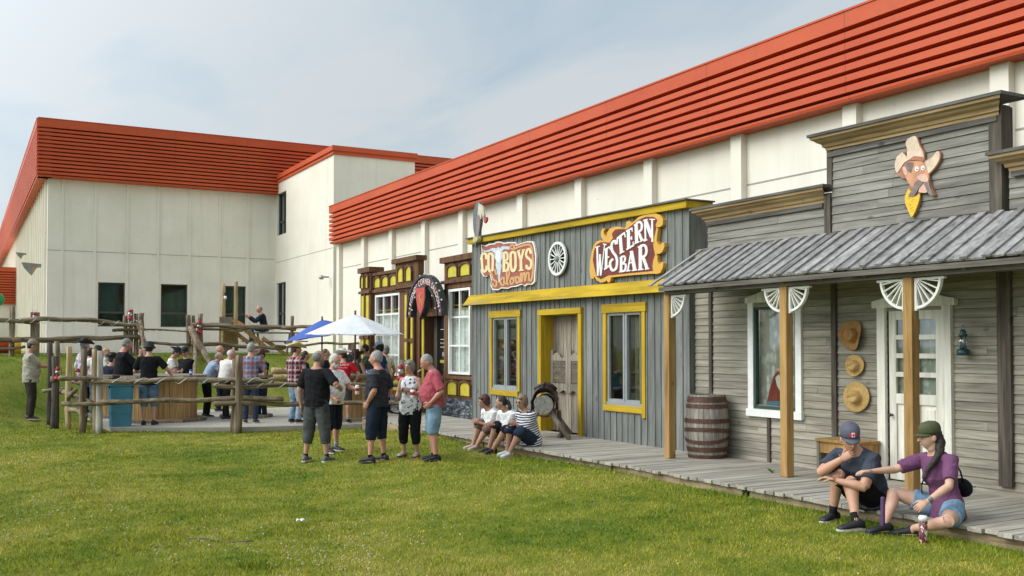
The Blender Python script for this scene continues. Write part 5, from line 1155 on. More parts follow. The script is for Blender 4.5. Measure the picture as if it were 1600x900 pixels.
# hose end / dark strip in the grass
a = hit(292, 845); b = hit(395, 850); t = thing('garden_hose', 'short length of dark hose half sunk in the lawn', 'hose', (a.x, a.y, G(a.x, a.y)+.012)); MB().tube([(b-a)*(i/8)+Vector((0, 0, .012*math.sin(i))) for i in range(9)], .006, 8).build('hose', FRAME, t, smooth=True)
# ================================================================== PEOPLE
REM = []          # (object, voxel, smooth iterations, wrinkle amplitude)
def ikj(a, b, l1, l2, pole):
    d = b-a; L = d.length
    if L > (l1+l2)*.999: b = a+d*((l1+l2)*.999/L); d = b-a; L = d.length
    L = max(L, abs(l1-l2)+.01); c = (l1*l1+L*L-l2*l2)/(2*l1*L); c = max(-1, min(1, c)); s = math.sqrt(1-c*c)
    dn = d.normalized(); p = (pole-dn*pole.dot(dn))
    p = p.normalized() if p.length > 1e-4 else Vector((0, 0, 1))
    return a+dn*l1*c+p*l1*s, b
def lof(mb, rings, n=18):
    """rings: (centre, rx, ry, right, forward); superelliptic closed loft"""
    b = len(mb.v); k = len(rings)
    for c, rx, ry, r, f in rings:
        for j in range(n):
            a = 2*math.pi*j/n; ca, sa = math.cos(a), math.sin(a)
            x = math.copysign(abs(ca)**.86, ca)*rx; y = math.copysign(abs(sa)**.92, sa)*ry; mb.v.append(tuple(c+r*x+f*y))
    for i in range(k-1):
        for j in range(n): mb.f.append((b+i*n+j, b+i*n+(j+1) % n, b+(i+1)*n+(j+1) % n, b+(i+1)*n+j))
    mb.f.append(tuple(b+j for j in range(n-1, -1, -1))); mb.f.append(tuple(b+(k-1)*n+j for j in range(n)))
def person(label, loc, face, Ht=1.75, sex='m', build=1., belly=0., tone='fair', seat=None, lean=0., slouch=0., side=0., twist=0., head=(0, 0, 0),
           R=(.14, .04, -.94), L=(.14, .04, -.94), Rp=None, Lp=None, abs_hands=None, feet=((.11, 0, 0), (-.11, 0, 0)), fyaw=(8, 8), knees=(.12, .12), grip=(.25, .25),
           shirt=None, sleeve=.55, hem=-.09, legs=None, leglen=1.0, shoe=None, sock=None, hair=None, hat=None, glasses=None, beard=None, belt=None,
           vox=.011, group=None, detail=False, loose=1., facedetail=True, palm=None):
    s = Ht/1.75; face_r = face
    root = thing('person', label, 'person', tuple(loc), face_r, group)
    X = Vector((1, 0, 0)); Z = Vector((0, 0, 1)); Y = Vector((0, 1, 0)); fem = sex == 'f'
    hz = (.915*s if seat is None else seat+.10*s); pel = Vector((0, 0, hz))
    def rot(v, fw, sd, tw=0): return Matrix.Rotation(math.radians(sd), 3, 'Y') @ Matrix.Rotation(-math.radians(fw), 3, 'X') @ Matrix.Rotation(math.radians(tw), 3, 'Z') @ v
    # spine frames
    segs = [(0., lean*.45, 0), (.14*s, lean*.8, twist*.3), (.30*s, lean+slouch*.5, twist*.8), (.44*s, lean+slouch, twist), (.53*s, lean+slouch*1.2, twist), (.60*s, lean*.8+slouch*.8, twist)]
    pos = [pel]; frs = []
    for i, (t, fw, tw) in enumerate(segs):
        frs.append((rot(X, fw, side, tw), rot(Y, fw, side, tw), rot(Z, fw, side, tw)))
        if i: pos.append(pos[-1]+(frs[-1][2]+frs[-2][2]).normalized()*(t-segs[i-1][0]))
    def S(t):
        t = t*s
        if t <= 0: return pel+frs[0][2]*t, frs[0]
        for i in range(1, len(segs)):
            if t <= segs[i][0] or i == len(segs)-1:
                a = (t-segs[i-1][0])/(segs[i][0]-segs[i-1][0]); f = [(frs[i-1][q]*(1-a)+frs[i][q]*a).normalized() for q in range(3)]; return pos[i-1]+(pos[i]-pos[i-1])*a, f
    # torso rings
    sw = (.178 if fem else .198)*s*(.6+.4*build); B = build
    hipw = (.176 if fem else .160)*(.45+.55*B); waist = (.130 if fem else .148)*(.3+.7*B)+belly*.35; ch = (.148 if fem else .168)*(.5+.5*B)
    prof = [(-.09, hipw*.80, .088, .0), (-.03, hipw*1.0, .112+belly*.25, belly*.15), (.05, hipw*.98, .110+belly*.7, belly*.5), (.13, waist*1.0, .100+belly*1.0, belly*.75), (.21, waist*1.0, .100+belly*.9, belly*.65),
            (.31, ch*1.0, .110+belly*.40+(.018 if fem else 0), belly*.3+(.02 if fem else .005)), (.39, ch*1.04, .108+belly*.15, .0), (.455, ch*.90, .088, -.005), (.505, ch*.54, .068, -.01), (.535, .066, .062, -.01)]
    def torso(mb, inf, t0, t1=9, flare=0., lo=1.):
        rr = []
        for t, rx, ry, fo in prof:
            if t < t0-1e-6 or t > t1: continue
            c, f = S(t); rr.append((c+f[1]*fo*s, (rx+inf+flare*max(0, (.31-t)))*s*(1 if t > .4 else lo), (ry*(.6+.4*B)+inf+flare*max(0, (.31-t)))*s*(1 if t > .4 else lo), f[0], f[1]))
        lof(mb, rr)
    body = MB(); torso(body, 0, -.09)
    nb, nf = S(.50); hyaw, hpit, hrol = head; Mh = Matrix.Rotation(math.radians(twist*.0-hyaw), 3, 'Z') @ Matrix.Rotation(-math.radians(hpit+(lean+slouch)*.35), 3, 'X') @ Matrix.Rotation(math.radians(hrol), 3, 'Y')
    fwd_h = (nf[1]*.2+nf[2]).normalized(); hb = nb+nf[2]*.068*s+nf[1]*.016*s; hs = s*(.95 if fem else 1.0)*1.02
    hc = hb+(Mh@Vector((0, .014, .105)))*hs
    H = lambda x, y, z: hc+Mh@(Vector((x, y, z))*hs)
    # shoulders, arms
    cs, fs_ = S(.445); ua, fa = .285*s, .255*s; hands = {}; arms = {}
    for sd, key in ((1, 'R'), (-1, 'L')):
        sh = cs+fs_[0]*sd*sw*.93+fs_[2]*.005; tgt = R if sd > 0 else L; pole = (Rp if sd > 0 else Lp)
        if abs_hands and abs_hands.get(key) is not None: w_ = H(*abs_hands[key][1:]) if abs_hands[key][0] == 'head' else Vector(abs_hands[key])
        else: w_ = sh+(X*sd*tgt[0]+Y*tgt[1]+Z*tgt[2])*.54*s
        pole = Vector(pole) if pole else Vector((sd*.5, -1, -.25)); pole = Vector((pole.x, pole.y, pole.z))
        el, w_ = ikj(sh, w_, ua, fa, pole); arms[sd] = (sh, el, w_); m_ = (.9+.1*B)*s*(.86 if fem else 1.)*(.75+.25*B)
        body.tube([cs+fs_[0]*sd*sw*.45, sh-fs_[2]*.012, sh.lerp(el, .35), sh.lerp(el, .75), el], [.062*m_, .064*m_, .056*m_, .047*m_, .042*m_], 14)
        body.tube([sh.lerp(el, .9), el, el.lerp(w_, .3), el.lerp(w_, .7), w_], [.040*m_, .043*m_, .045*m_, .034*m_, .027*m_], 14, ry=[.040*m_, .043*m_, .041*m_, .030*m_, .021*m_])
    # legs
    th, shn, an = .425*s, .40*s, .075*s; lg = {}
    for sd, fi, k in ((1, 0, knees[0]), (-1, 1, knees[1])):
        hp = pel+frs[0][0]*sd*.088*s*(1.06 if fem else 1)-frs[0][2]*.02*s; ft = Vector(feet[fi]); fyw = math.radians(fyaw[fi])*-sd
        fd = Vector((-math.sin(fyw), math.cos(fyw), 0)); ak = Vector((ft.x, ft.y, ft.z+an)); kn, ak = ikj(hp, ak, th, shn, Vector((sd*k, 1, .15 if seat is not None else 0)))
        lg[sd] = (hp, kn, ak, fd); m_ = s*(.5+.5*B)*(1.06 if fem else 1.)
        body.tube([hp+Z*.03, hp.lerp(kn, .22), hp.lerp(kn, .6), hp.lerp(kn, .92), kn], [.080*m_, .087*m_, .070*m_, .056*m_, .054*m_], 16)
        cf = (ak-kn).normalized(); bk = -(fd-cf*fd.dot(cf)).normalized()
        body.tube([hp.lerp(kn, .95), kn+fd*.004, kn.lerp(ak, .28)+bk*.012*s, kn.lerp(ak, .6)+bk*.006*s, ak.lerp(kn, .08), ak-Z*.03*s], [.052*m_, .053*m_, .056*m_, .041*m_, .032*m_, .036*m_], 14)
        body.tube([ak-fd*.05*s-Z*.05*s, ak+Z*-.045*s+fd*.02, ak+fd*.12*s-Z*.055*s, ak+fd*.17*s-Z*.06*s], [.030*s, .036*s, .040*s, .026*s], 12, ry=[.024*s, .030*s, .018*s, .013*s], ref=X)
    # neck and head
    body.tube([nb-nf[2]*.03*s, nb+nf[2]*.04*s, hb, hc-Mh@Vector((0, .01, .05))*hs], [.066*s*(.6+.4*B), (.052 if fem else .060)*s, (.050 if fem else .058)*s, .052*s], 14)
    n1, n2 = 18, 24; bb = len(body.v)
    def hp_(d):
        x, y, z = d; v = Vector((x*.076, y*.093, z*.116))
        if z < .1: k = min(1, (.1-z)/1.0); v.x *= 1-.34*k**1.3; v.y = v.y*(1-.16*k) + (.014*k if y > 0 else .0); v.z *= 1+.02*k
        if y < 0: v.y *= 1.06 if z > 0 else 1.-.25*min(1, -z)
        if y > 0:
            f = math.exp(-(x/.16)**2*1.); v.y += .020*math.exp(-((z+.16)/.14)**2)*math.exp(-(x/.17)**2) + .006*math.exp(-((z-.22)/.10)**2)*math.exp(-(x/.5)**2)
            v.y -= .011*math.exp(-((z-.04)/.12)**2)*math.exp(-((abs(x)-.38)/.17)**2); v.y += .007*math.exp(-((z+.50)/.08)**2)*math.exp(-(x/.3)**2) - .004*math.exp(-((z+.40)/.05)**2) + .008*math.exp(-((z+.80)/.15)**2)*math.exp(-(x/.3)**2)
        return v
    hv = MB(); 
    for i in range(1, n1):
        t_ = math.pi*i/n1
        for j in range(n2): a = 2*math.pi*j/n2; hv.v.append(tuple(hc+Mh@(hp_((math.sin(t_)*math.cos(a), math.sin(t_)*math.sin(a), math.cos(t_)))*hs)))
    for i in range(n1-2):
        for j in range(n2): hv.f.append((i*n2+j, (i+1)*n2+j, (i+1)*n2+(j+1) % n2, i*n2+(j+1) % n2))
    hv.f.append(tuple(range(n2-1, -1, -1))[::-1]); hv.f.append(tuple((n1-2)*n2+j for j in range(n2-1, -1, -1))); body.add(hv.v, hv.f)
    H = lambda x, y, z: hc+Mh@(Vector((x, y, z))*hs)
    body.tube([H(0, .082, .02), H(0, .104, -.012), H(0, .112, -.028), H(0, .094, -.036)], [.008*hs, .011*hs, .014*hs, .010*hs], 8)
    for sd in (1, -1): body.ell(H(sd*.077, -.008, -.008), (.010*hs, .020*hs, .032*hs), 8, 10, Mh)
    bo = body.build('body', skin(tone), root); REM.append((bo, vox, 2, 0.))
    # hands (fingers stay as separate curled tubes rooted in the palm, joined to the body mesh later)
    hm = MB()
    for sd in (1, -1):
        sh, el, w_ = arms[sd]; d = (w_-el).normalized(); g_ = grip[0 if sd > 0 else 1]
        nrm = Vector(palm[sd]) if palm and sd in palm else Vector((-sd, .15, 0)); nrm = (nrm-d*nrm.dot(d)).normalized(); b_ = d.cross(nrm).normalized(); q = s*(.90 if fem else 1.)
        # thumb side = towards the front when the palm faces the body
        tside = 1 if b_.dot(Y+Z*.6) > 0 else -1
        hm.tube([w_-d*.015, w_+d*.03*q, w_+d*.075*q, w_+d*.098*q], [.027*q, .036*q, .041*q, .036*q], 12, ry=[.020*q, .017*q, .015*q, .012*q], ref=b_)
        for i, ln in enumerate((.070, .078, .073, .056)):
            o = w_+d*(.088-.004*abs(i-1))*q+b_*tside*(.029-.0195*i)*q; a1 = g_*1.0; a2 = g_*2.3; a3 = g_*3.3
            dd = lambda a: (d*math.cos(a)+nrm*math.sin(a)); p1 = o+dd(a1)*ln*.48*q; p2 = p1+dd(a2)*ln*.30*q; p3 = p2+dd(a3)*ln*.24*q
            hm.tube([o-d*.015*q, o+dd(a1)*ln*.2*q, p1, p2, p3], [.0092*q, .0092*q, .0086*q, .0078*q, .0055*q], 8)
        o = w_+d*.028*q+b_*tside*.026*q; p1 = o+(d*.55+b_*tside*.7+nrm*.35).normalized()*.038*q; p2 = p1+(d*.8+b_*tside*.3+nrm*(.3+g_)).normalized()*.030*q; p3 = p2+(d*.8+nrm*(.3+g_*1.3)-b_*tside*.1).normalized()*.022*q
        hm.tube([o-d*.01, o, p1, p2, p3], [.014*q, .015*q, .0115*q, .0098*q, .007*q], 8)
        hands[sd] = (w_, d, nrm, b_*tside, q)
    bo['_hands'] = 1; HJ[bo.name] = hm
    # eyes, brows, lips
    if facedetail:
        for sd in (1, -1):
            e_ = MB().ell(H(sd*.030, .078, .006), (.0105*hs, .006*hs, .0058*hs), 6, 8, Mh).build('eye', EYEW, root, smooth=True)
            MB().ell(H(sd*.030, .0832, .006), (.0050*hs, .0020*hs, .0050*hs), 6, 8, Mh).build('iris', BLACK, e_, smooth=True)
            MB().tube([H(sd*.014, .090, .026), H(sd*.032, .089, .031), H(sd*.048, .080, .026)], [.0032*hs, .0040*hs, .0022*hs], 6).build('eyebrow', hairmat(hair[1] if hair else 'grey'), root, smooth=True)
        MB().tube([H(-.022, .084, -.062), H(-.008, .0945, -.058), H(.008, .0945, -.058), H(.022, .084, -.062)], [.002*hs, .0055*hs, .0055*hs, .002*hs], 8).build('lips', LIP[tone], root, smooth=True)
    # hair
    if hair:
        st, hcol = hair; hmx = hairmat(hcol); hb_ = MB()
        if st == 'bald': hb_.ell(H(0, -.030, -.012), (.0805*hs, .074*hs, .052*hs), 10, 18, Mh)
        elif st == 'thin': hb_.ell(H(0, -.026, .012), (.0805*hs, .084*hs, .080*hs), 12, 20, Mh)
        elif st == 'none': pass
        else:
            hb_.ell(H(0, -.020, .026), (.0805*hs, .090*hs, .101*hs), 14, 22, Mh); hb_.ell(H(0, -.042, -.006), (.077*hs, .062*hs, .064*hs), 10, 18, Mh)
            if st in ('bob', 'full'): 
                hb_.ell(H(0, -.020, .034), (.094*hs, .100*hs, .106*hs), 14, 22, Mh); hb_.ell(H(0, -.040, -.02), (.090*hs, .072*hs, .078*hs), 10, 18, Mh)
                hb_.ell(H(-.03, .055, .078), (.045*hs, .030*hs, .026*hs), 8, 12, Mh); hb_.ell(H(.035, .052, .080), (.040*hs, .028*hs, .024*hs), 8, 12, Mh)
                for sd in (1, -1): hb_.ell(H(sd*.078, .012, .01), (.014*hs, .030*hs, .05*hs), 8, 10, Mh)
            if st in ('pony', 'long'):
                sdp = -1 if st == 'pony' else 1; base = H(0, -.085, .02)
                pts = [base, H(sdp*.0, -.125, -.02), H(.02*sdp, -.135, -.10), H(.04*sdp, -.10, -.20), H(.06*sdp, -.07, -.28)] if st == 'pony' else [H(0, -.06, .03), H(-.035, -.075, -.06), H(-.075, -.05, -.14), H(-.115, .02, -.21), H(-.12, .085, -.27), H(-.11, .12, -.35), H(-.10, .13, -.40)]
                hb_.tube(pts, [q*hs for q in ((.03, .035, .032, .025, .008) if st == 'pony' else (.055, .052, .038, .028, .024, .017, .006))], 12)
        if hb_.v:
            ho = hb_.build('hair', hmx, root); REM.append((ho, max(vox*.6, .0055), 1, .0039))
    if beard:
        b1 = MB(); b1.ell(H(0, .045, -.082), (.054*hs, .050*hs, .042*hs), 10, 16, Mh); b1.ell(H(0, .084, -.043), (.030*hs, .014*hs, .010*hs), 8, 12, Mh)
        for sd in (1, -1): b1.ell(H(sd*.052, .02, -.052), (.018*hs, .034*hs, .040*hs), 8, 10, Mh)
        o_ = b1.build('beard', hairmat(beard), root); REM.append((o_, .007, 1, .003))
    if glasses:
        g_ = MB(); gm_ = EYEG if glasses == 'sun' else FRAME
        for sd in (1, -1):
            c = [H(sd*.033+.021*math.cos(a), .094-.006*abs(math.cos(a)), .004+.016*math.sin(a)) for a in [2*math.pi*i/12 for i in range(13)]]; g_.tube(c, .0022*hs, 6); g_.tube([H(sd*.054, .088, .008), H(sd*.078, .02, .010), H(sd*.082, -.01, .004)], .0020*hs, 6)
        g_.tube([H(-.013, .095, .008), H(0, .101, .010), H(.013, .095, .008)], .0022*hs, 6); go = g_.build('glasses', FRAME, root, smooth=True)
        if glasses == 'sun':
            for sd in (1, -1): MB().ell(H(sd*.033, .090, .004), (.020*hs, .005*hs, .015*hs), 8, 12, Mh).build('lens', EYEG, go, smooth=True)
    if hat:
        kind, hmat, hk = (hat+(1.,))[:3] if len(hat) < 3 else hat[:3]; M4 = Matrix.Translation(H(0, -.008, .058)) @ Mh.to_4x4() @ Matrix.Rotation(math.radians(-6), 4, 'X')
        if kind in ('cowboy', 'bucket'):
            o_ = (hat_mb('cowboy', .185*hs*hk, .082*hs, .125*hs, .075*hs) if kind == 'cowboy' else hat_mb('bucket', .125*hs, .088*hs, .10*hs, 0)).build('hat', hmat, root, smooth=True); o_.matrix_local = M4
            if kind == 'cowboy': b_ = MB().lathe([(.083*hs, .010), (.0865*hs, .012), (.0855*hs, .030), (.081*hs, .030)], n=28, fn=lambda q, a: (q.x*(1-.12*max(0, math.sin(a))), q.y*1.18, q.z)).build('hat_band', LE if hmat != LE else BLACK, o_, smooth=True)
        elif kind == 'beanie':
            o_ = MB().lathe([(.086*hs, -.02), (.090*hs, 0), (.088*hs, .03), (.075*hs, .065), (.045*hs, .085), (0, .09)], n=24, fn=lambda q, a: (q.x, q.y*1.15, q.z)).build('hat', hmat, root, smooth=True); o_.matrix_local = M4
        else:
            o_ = MB().lathe([(.083*hs, -.022*hs), (.0855*hs, 0), (.086*hs, .028*hs), (.078*hs, .058*hs), (.055*hs, .082*hs), (.02*hs, .092*hs), (0, .093*hs)], n=28, fn=lambda q, a: (q.x, q.y*1.16+(.006 if q.y > 0 else 0), q.z)).build('cap', hmat, root, smooth=True); o_.matrix_local = M4
            v = MB(); N = 14; rows = 5
            for k2 in range(rows):
                for i in range(N+1):
                    a = math.radians(22+136*i/N); rr = .088*hs; x = rr*math.cos(a)*(.97-.03*k2/4); y = rr*1.1*math.sin(a)*.98 + (.075*hs*k2/(rows-1))*(math.sin(a)**1.3); z = -.012*hs-.008*hs*(k2/(rows-1)) - .018*hs*(math.cos(a)**2)*1.2
                    v.v.append((x, y, z))
            v.f = [(k2*(N+1)+i, k2*(N+1)+i+1, (k2+1)*(N+1)+i+1, (k2+1)*(N+1)+i) for k2 in range(rows-1) for i in range(N)]
            vo = v.build('visor', hat[3] if len(hat) > 3 else hmat, o_, smooth=True); vo.modifiers.new('s', 'SOLIDIFY').thickness = .004
            MB().ell((0, 0, .094*hs), (.008*hs, .008*hs, .004*hs), 6, 8).build('button', hmat, o_, smooth=True)
            if kind == 'flagcap':
                def capp(x, z, n=0): 
                    zz = z*hs; r_ = (.086-.012*max(0, (z-.028)/.03))*hs; a = math.pi/2+x/.088; return Vector((r_*math.cos(a), r_*1.16*math.sin(a)+.0075+n, zz))
                def capquad(x0, x1, z0, z1, n, mt, nm):
                    mq = MB(); K = 6
                    for i in range(K+1):
                        x = x0+(x1-x0)*i/K
                        for z in (z0, z1):
                            mq.v.append(tuple(capp(x, z, n))); mq.v.append(tuple(capp(x, z, n-.006)))
                    for i in range(K):
                        b4 = 4*i; c4 = b4+4; mq.f += [(b4, c4, c4+2, b4+2), (b4+1, b4+3, c4+3, c4+1), (b4, b4+1, c4+1, c4), (b4+2, c4+2, c4+3, b4+3)]
                    mq.f += [(0, 2, 3, 1), (4*K, 4*K+1, 4*K+3, 4*K+2)]; return mq.build(nm, mt, o_)
                RDP = paint('patch_red', (.55, .02, .05), .7); wq = capquad(-.016, .016, .014, .052, .0055, LET, 'flag_patch'); capquad(-.036, -.0165, .018, .048, .005, RDP, 'flag_patch'); capquad(.0165, .036, .018, .048, .005, RDP, 'flag_patch')
                lf = [(0, 12), (2.2, 8), (4.5, 9.5), (4, 4), (8, 5.5), (7, 2.5), (10, 1), (5.5, -3), (6, -6), (.8, -5), (.8, -10), (-.8, -10), (-.8, -5), (-6, -6), (-5.5, -3), (-10, 1), (-7, 2.5), (-8, 5.5), (-4, 4), (-4.5, 9.5), (-2.2, 8)]
                ml = MB(); kk = len(lf); ml.v = [tuple(capp(-x*.0012, .033+y*.0012, .0072)) for x, y in lf]+[tuple(capp(-x*.0012, .033+y*.0012, .003)) for x, y in lf]; ml.f = [tuple(range(kk)), tuple(range(2*kk-1, kk-1, -1))]+[(i, i+kk, (i+1) % kk+kk, (i+1) % kk) for i in range(kk)]; ml.build('maple_leaf', RDP, wq)
    # clothes
    if shirt:
        m = MB(); fl_ = .018*loose if not fem else .03*loose; torso(m, .015*loose, -.03, .52, flare=fl_)
        rr = []
        for t_, ex_ in ((min(hem, -.04), .004), (-.03, 0), (.05, 0)):
            c, f = S(t_); iq = .015*loose+fl_*(.31-t_)*.75+ex_; b_l = belly*(.35+max(0, t_+.03)*2.5); rr.append((c+f[1]*belly*(.25+max(0, t_+.03)*3)*s, (hipw*.985+iq)*s, ((.112+b_l)*(.6+.4*B)+iq)*s, f[0], f[1]))
        lof(m, rr)
        c, f = S(.50); c2, f2 = S(.525)
        for sd in (1, -1):
            sh, el, w_ = arms[sd]; e2 = .013*loose*s
            if sleeve > 0:
                p_ = [cs+fs_[0]*sd*sw*.45, sh-fs_[2]*.008, sh.lerp(el, .4)]; r_ = [.070*s+e2*.3, .064*s+e2*.8, .058*s+e2]
                if sleeve <= 1: p_.append(sh.lerp(el, max(.45, sleeve))); r_.append((.056 if not fem else .050)*s+e2*1.05)
                else: p_ += [el, el.lerp(w_, .5), el.lerp(w_, .95)]; r_ += [.050*s+e2*.8, .046*s+e2*.6, .036*s+e2*.4]
                m.tube(p_, r_, 14)
            else: m.tube([cs+fs_[0]*sd*sw*.35-fs_[2]*.02, cs+fs_[0]*sd*sw*.62], [.07*s, .062*s], 12)
        so = m.build('shirt', shirt, root); REM.append((so, vox, 3, .007*loose))
    if legs:
        m = MB(); torso(m, .013, -.09, .055); ee = (.016 if leglen > .8 else .026)*s*loose
        for sd in (1, -1):
            hp, kn, ak, fd = lg[sd]; m_ = s*(.5+.5*B)*(1.06 if fem else 1.); pts = [hp+Z*.05, hp.lerp(kn, .25)]; rr = [.086*m_+ee*.4, .088*m_+ee*.6]
            if leglen < .5: pts += [hp.lerp(kn, leglen*2)]; rr += [.080*m_+ee*.55]
            else:
                pts += [hp.lerp(kn, .65), kn]; rr += [.070*m_+ee, .056*m_+ee]; e_ = (leglen-.5)*2
                if e_ > 0: pts += [kn.lerp(ak, e_*.5), kn.lerp(ak, min(e_, .97))]; rr += [.052*m_+ee*.9, (.046*m_+ee*.8 if leglen > .8 else .052*m_+ee*.5)]
            m.tube(pts, rr, 16)
        lo = m.build('trousers' if leglen > .8 else 'shorts', legs, root); REM.append((lo, vox, 3, .006))
    if belt:
        m = MB(); c, f = S(.055); c2, f2 = S(.02); lof(m, [(c2, (hipw+.022)*s, (.121+belly*.5)*s, f2[0], f2[1]), (c, (hipw+.022)*s, (.123+belly*.65)*s, f[0], f[1])]); m.build('belt', belt, root, smooth=False)
    if shoe:
        shm, solem = shoe if isinstance(shoe, tuple) else (shoe, None)
        for sd in (1, -1):
            hp, kn, ak, fd = lg[sd]; c = ak-Z*(an-.002); zz = lambda h: Z*h*s; rt = fd.cross(Z)
            m = MB(); R_ = []
            for y_, w2, h_ in ((-.085, .020, .045), (-.075, .033, .075), (-.04, .038, .092), (.0, .040, .090), (.05, .043, .068), (.11, .048, .052), (.15, .044, .042), (.178, .028, .026)):
                R_.append((c+fd*y_*s+zz(h_/2+.012), w2*s, (h_/2)*s, rt, Z))
            lof(m, R_, 14); so = m.build('shoe', shm, root, smooth=True)
            m = MB(); pl_ = [(-.09, 0), (-.082, .03), (-.04, .038), (.03, .040), (.10, .050), (.15, .045), (.182, .025), (.188, 0)]; pl_ = pl_+[(y_, -x_) for y_, x_ in pl_[-2:0:-1]]
            kk = len(pl_); m.v = [tuple(c+fd*y_*s+rt*x_*s) for y_, x_ in pl_]+[tuple(c+fd*y_*s+rt*x_*s+zz(.022)) for y_, x_ in pl_]; m.f = [tuple(range(kk)), tuple(range(2*kk-1, kk-1, -1))]+[(i, i+kk, (i+1) % kk+kk, (i+1) % kk) for i in range(kk)]
            m.build('sole', solem or SOLE, so)
            if sock: MB().tube([ak-Z*.03, ak.lerp(kn, .10), ak.lerp(kn, sock[1])], [.040*s, .036*s, .040*s], 14).build('sock', sock[0], root, smooth=True)
    root['_j'] = 0; del root['_j']
    return dict(root=root, H=H, Mh=Mh, S=S, arms=arms, hands=hands, legs=lg, s=s, pel=pel, body=bo)
HJ = {}
EYEW = paint('eye_white', (.7, .68, .64), .3, .02, 5, 0); EYEG = paint('sunglass_lens', (.012, .012, .014), .12, .05, 5, 0)
LIP = {t: paint('lips_'+t, c, .5, .05, 9, 0) for t, c in (('fair', (.42, .16, .12)), ('tan', (.30, .11, .08)), ('ruddy', (.40, .13, .10)), ('pale', (.50, .20, .17)))}
SOLE = paint('sole_white', (.55, .54, .50), .7, .08, 9)
_hm = {}
def hairmat(c):
    if c in _hm: return _hm[c]
    rgb = {'grey': (.19, .18, .165), 'white': (.56, .54, .50), 'dark': (.022, .014, .010), 'brown': (.07, .038, .02), 'auburn': (.075, .018, .014), 'ash': (.20, .135, .08), 'silver': (.29, .28, .26), 'blond': (.38, .25, .11), 'black': (.010, .009, .009)}[c]
    m, n, p = newmat('hair_'+c); o = n('ShaderNodeTexCoord', 3); a = n.noise(n.mapc(o, (1, 1, .35)), 110, 4, .7, .5)
    lk(n, n.ramp(a, [(.35, [q*.55 for q in rgb]), (.68, [min(1, q*1.5) for q in rgb])]), p.inputs['Base Color']); p.inputs['Roughness'].default_value = .55; bump(n, p, a, .8, .006); _hm[c] = m; return m
def finish_people():
    dg_objs = []
    for o, v, sm, w_ in REM:
        r = o.modifiers.new('r', 'REMESH'); r.mode = 'VOXEL'; r.voxel_size = v; r.use_smooth_shade = True
        s_ = o.modifiers.new('s', 'SMOOTH'); s_.factor = .5; s_.iterations = sm
    dg = bpy.context.evaluated_depsgraph_get(); new = []
    for o, v, sm, w_ in REM: new.append(bpy.data.meshes.new_from_object(o.evaluated_get(dg)))
    for (o, v, sm, w_), me in zip(REM, new):
        o.modifiers.clear(); old = o.data; nm = old.name; o.data = me
        if w_ > 0:
            k = len(me.vertices); co = np.empty(k*3, np.float32); me.vertices.foreach_get('co', co); no = np.empty(k*3, np.float32); me.vertices.foreach_get('normal', no)
            co = co.reshape(-1, 3); no = no.reshape(-1, 3); d = np.empty(k, np.float32); fr = 9. if w_ > .004 else 34.
            ph = random.uniform(0, 99)
            for i in range(k):
                x, y, z = co[i]; q = noise.noise(Vector((x*fr*.8+ph, y*fr*.8, z*fr*1.25+x*fr*.6))); d[i] = (1-abs(q)*3.2)*.7
            co += no*(d*w_)[:, None]; me.vertices.foreach_set('co', co.ravel()); me.update()
        if o.name in HJ:
            h = HJ[o.name]; k = len(me.vertices); vs = np.empty(k*3, np.float32); me.vertices.foreach_get('co', vs); fs = [tuple(p.vertices) for p in me.polygons]
            me2 = bpy.data.meshes.new('body'); me2.from_pydata([tuple(q) for q in vs.reshape(-1, 3)]+h.v, [], fs+[tuple(i+k for i in f) for f in h.f]); me2.materials.append(old.materials[0]); o.data = me2; me2.update()
            if '_hands' in o: del o['_hands']
        if not o.data.materials: o.data.materials.append(old.materials[0])
        o.data.polygons.foreach_set('use_smooth', [True]*len(o.data.polygons)); o.data.name = o.name
def facing(x, y, a):
    """heading in the world; a = clockwise from 'turned away from the camera' as seen from there"""
    return -math.atan2(x, y) - math.radians(a)
random.seed(5)
LAS = {}
def C3(n, *c, **k): return cloth(n, c, **k)
BLKT = C3('black_cotton', .012, .012, .014); NAVY = C3('navy_cotton', .016, .022, .038); JEAN = C3('blue_denim', .075, .125, .19, pat='faded', c2=(.15, .22, .30)); DJEAN = C3('dark_denim', .030, .048, .085)
LJEAN = C3('faded_denim', .16, .25, .36, pat='faded', c2=(.45, .53, .60)); GREYS = C3('washed_black_denim', .055, .055, .056, pat='faded', c2=(.10, .10, .10)); BEIGE = C3('beige_cotton', .38, .34, .28); OLIVET = C3('dark_olive_twill', .040, .034, .027)
WHT = C3('white_cotton', .74, .73, .72); WHC = C3('cream_shirt', .66, .62, .56); LBLUE = C3('pale_blue_shirt', .27, .34, .45); BPL = C3('blue_plaid', .12, .16, .30, pat='plaid', c2=((.42, .43, .50), (.30, .10, .09))); RPL = C3('red_plaid', .20, .02, .035, pat='plaid', c2=((.62, .55, .55), (.03, .01, .015)))
REDT = C3('red_cotton', .52, .012, .025); OLT = C3('olive_cotton', .085, .085, .055); GRN = C3('sage_cotton', .14, .19, .14); BLUT = C3('royal_blue_cotton', .02, .10, .36); CHAR = C3('charcoal_jersey', .030, .033, .042, pat='yoke', c2=(.11, .11, .12))
FLOW = C3('white_flower_print', .76, .75, .76, pat='flowers', c2=(.06, .05, .10)); PNK = C3('dusty_rose_cotton', .40, .085, .11); LBS = C3('pale_chambray', .16, .26, .34, pat='faded', c2=(.24, .34, .42)); STRIPE = C3('striped_jersey', .74, .73, .73, pat='stripe', c2=(.018, .018, .05))
SLATE = C3('slate_jersey', .058, .066, .088); MAUVE = C3('mauve_jersey', .165, .065, .135); TAUPE = C3('taupe_cotton', .17, .105, .085); LILAC = C3('lilac_check', .50, .42, .50, pat='plaid', c2=((.7, .66, .7), (.35, .25, .35)))
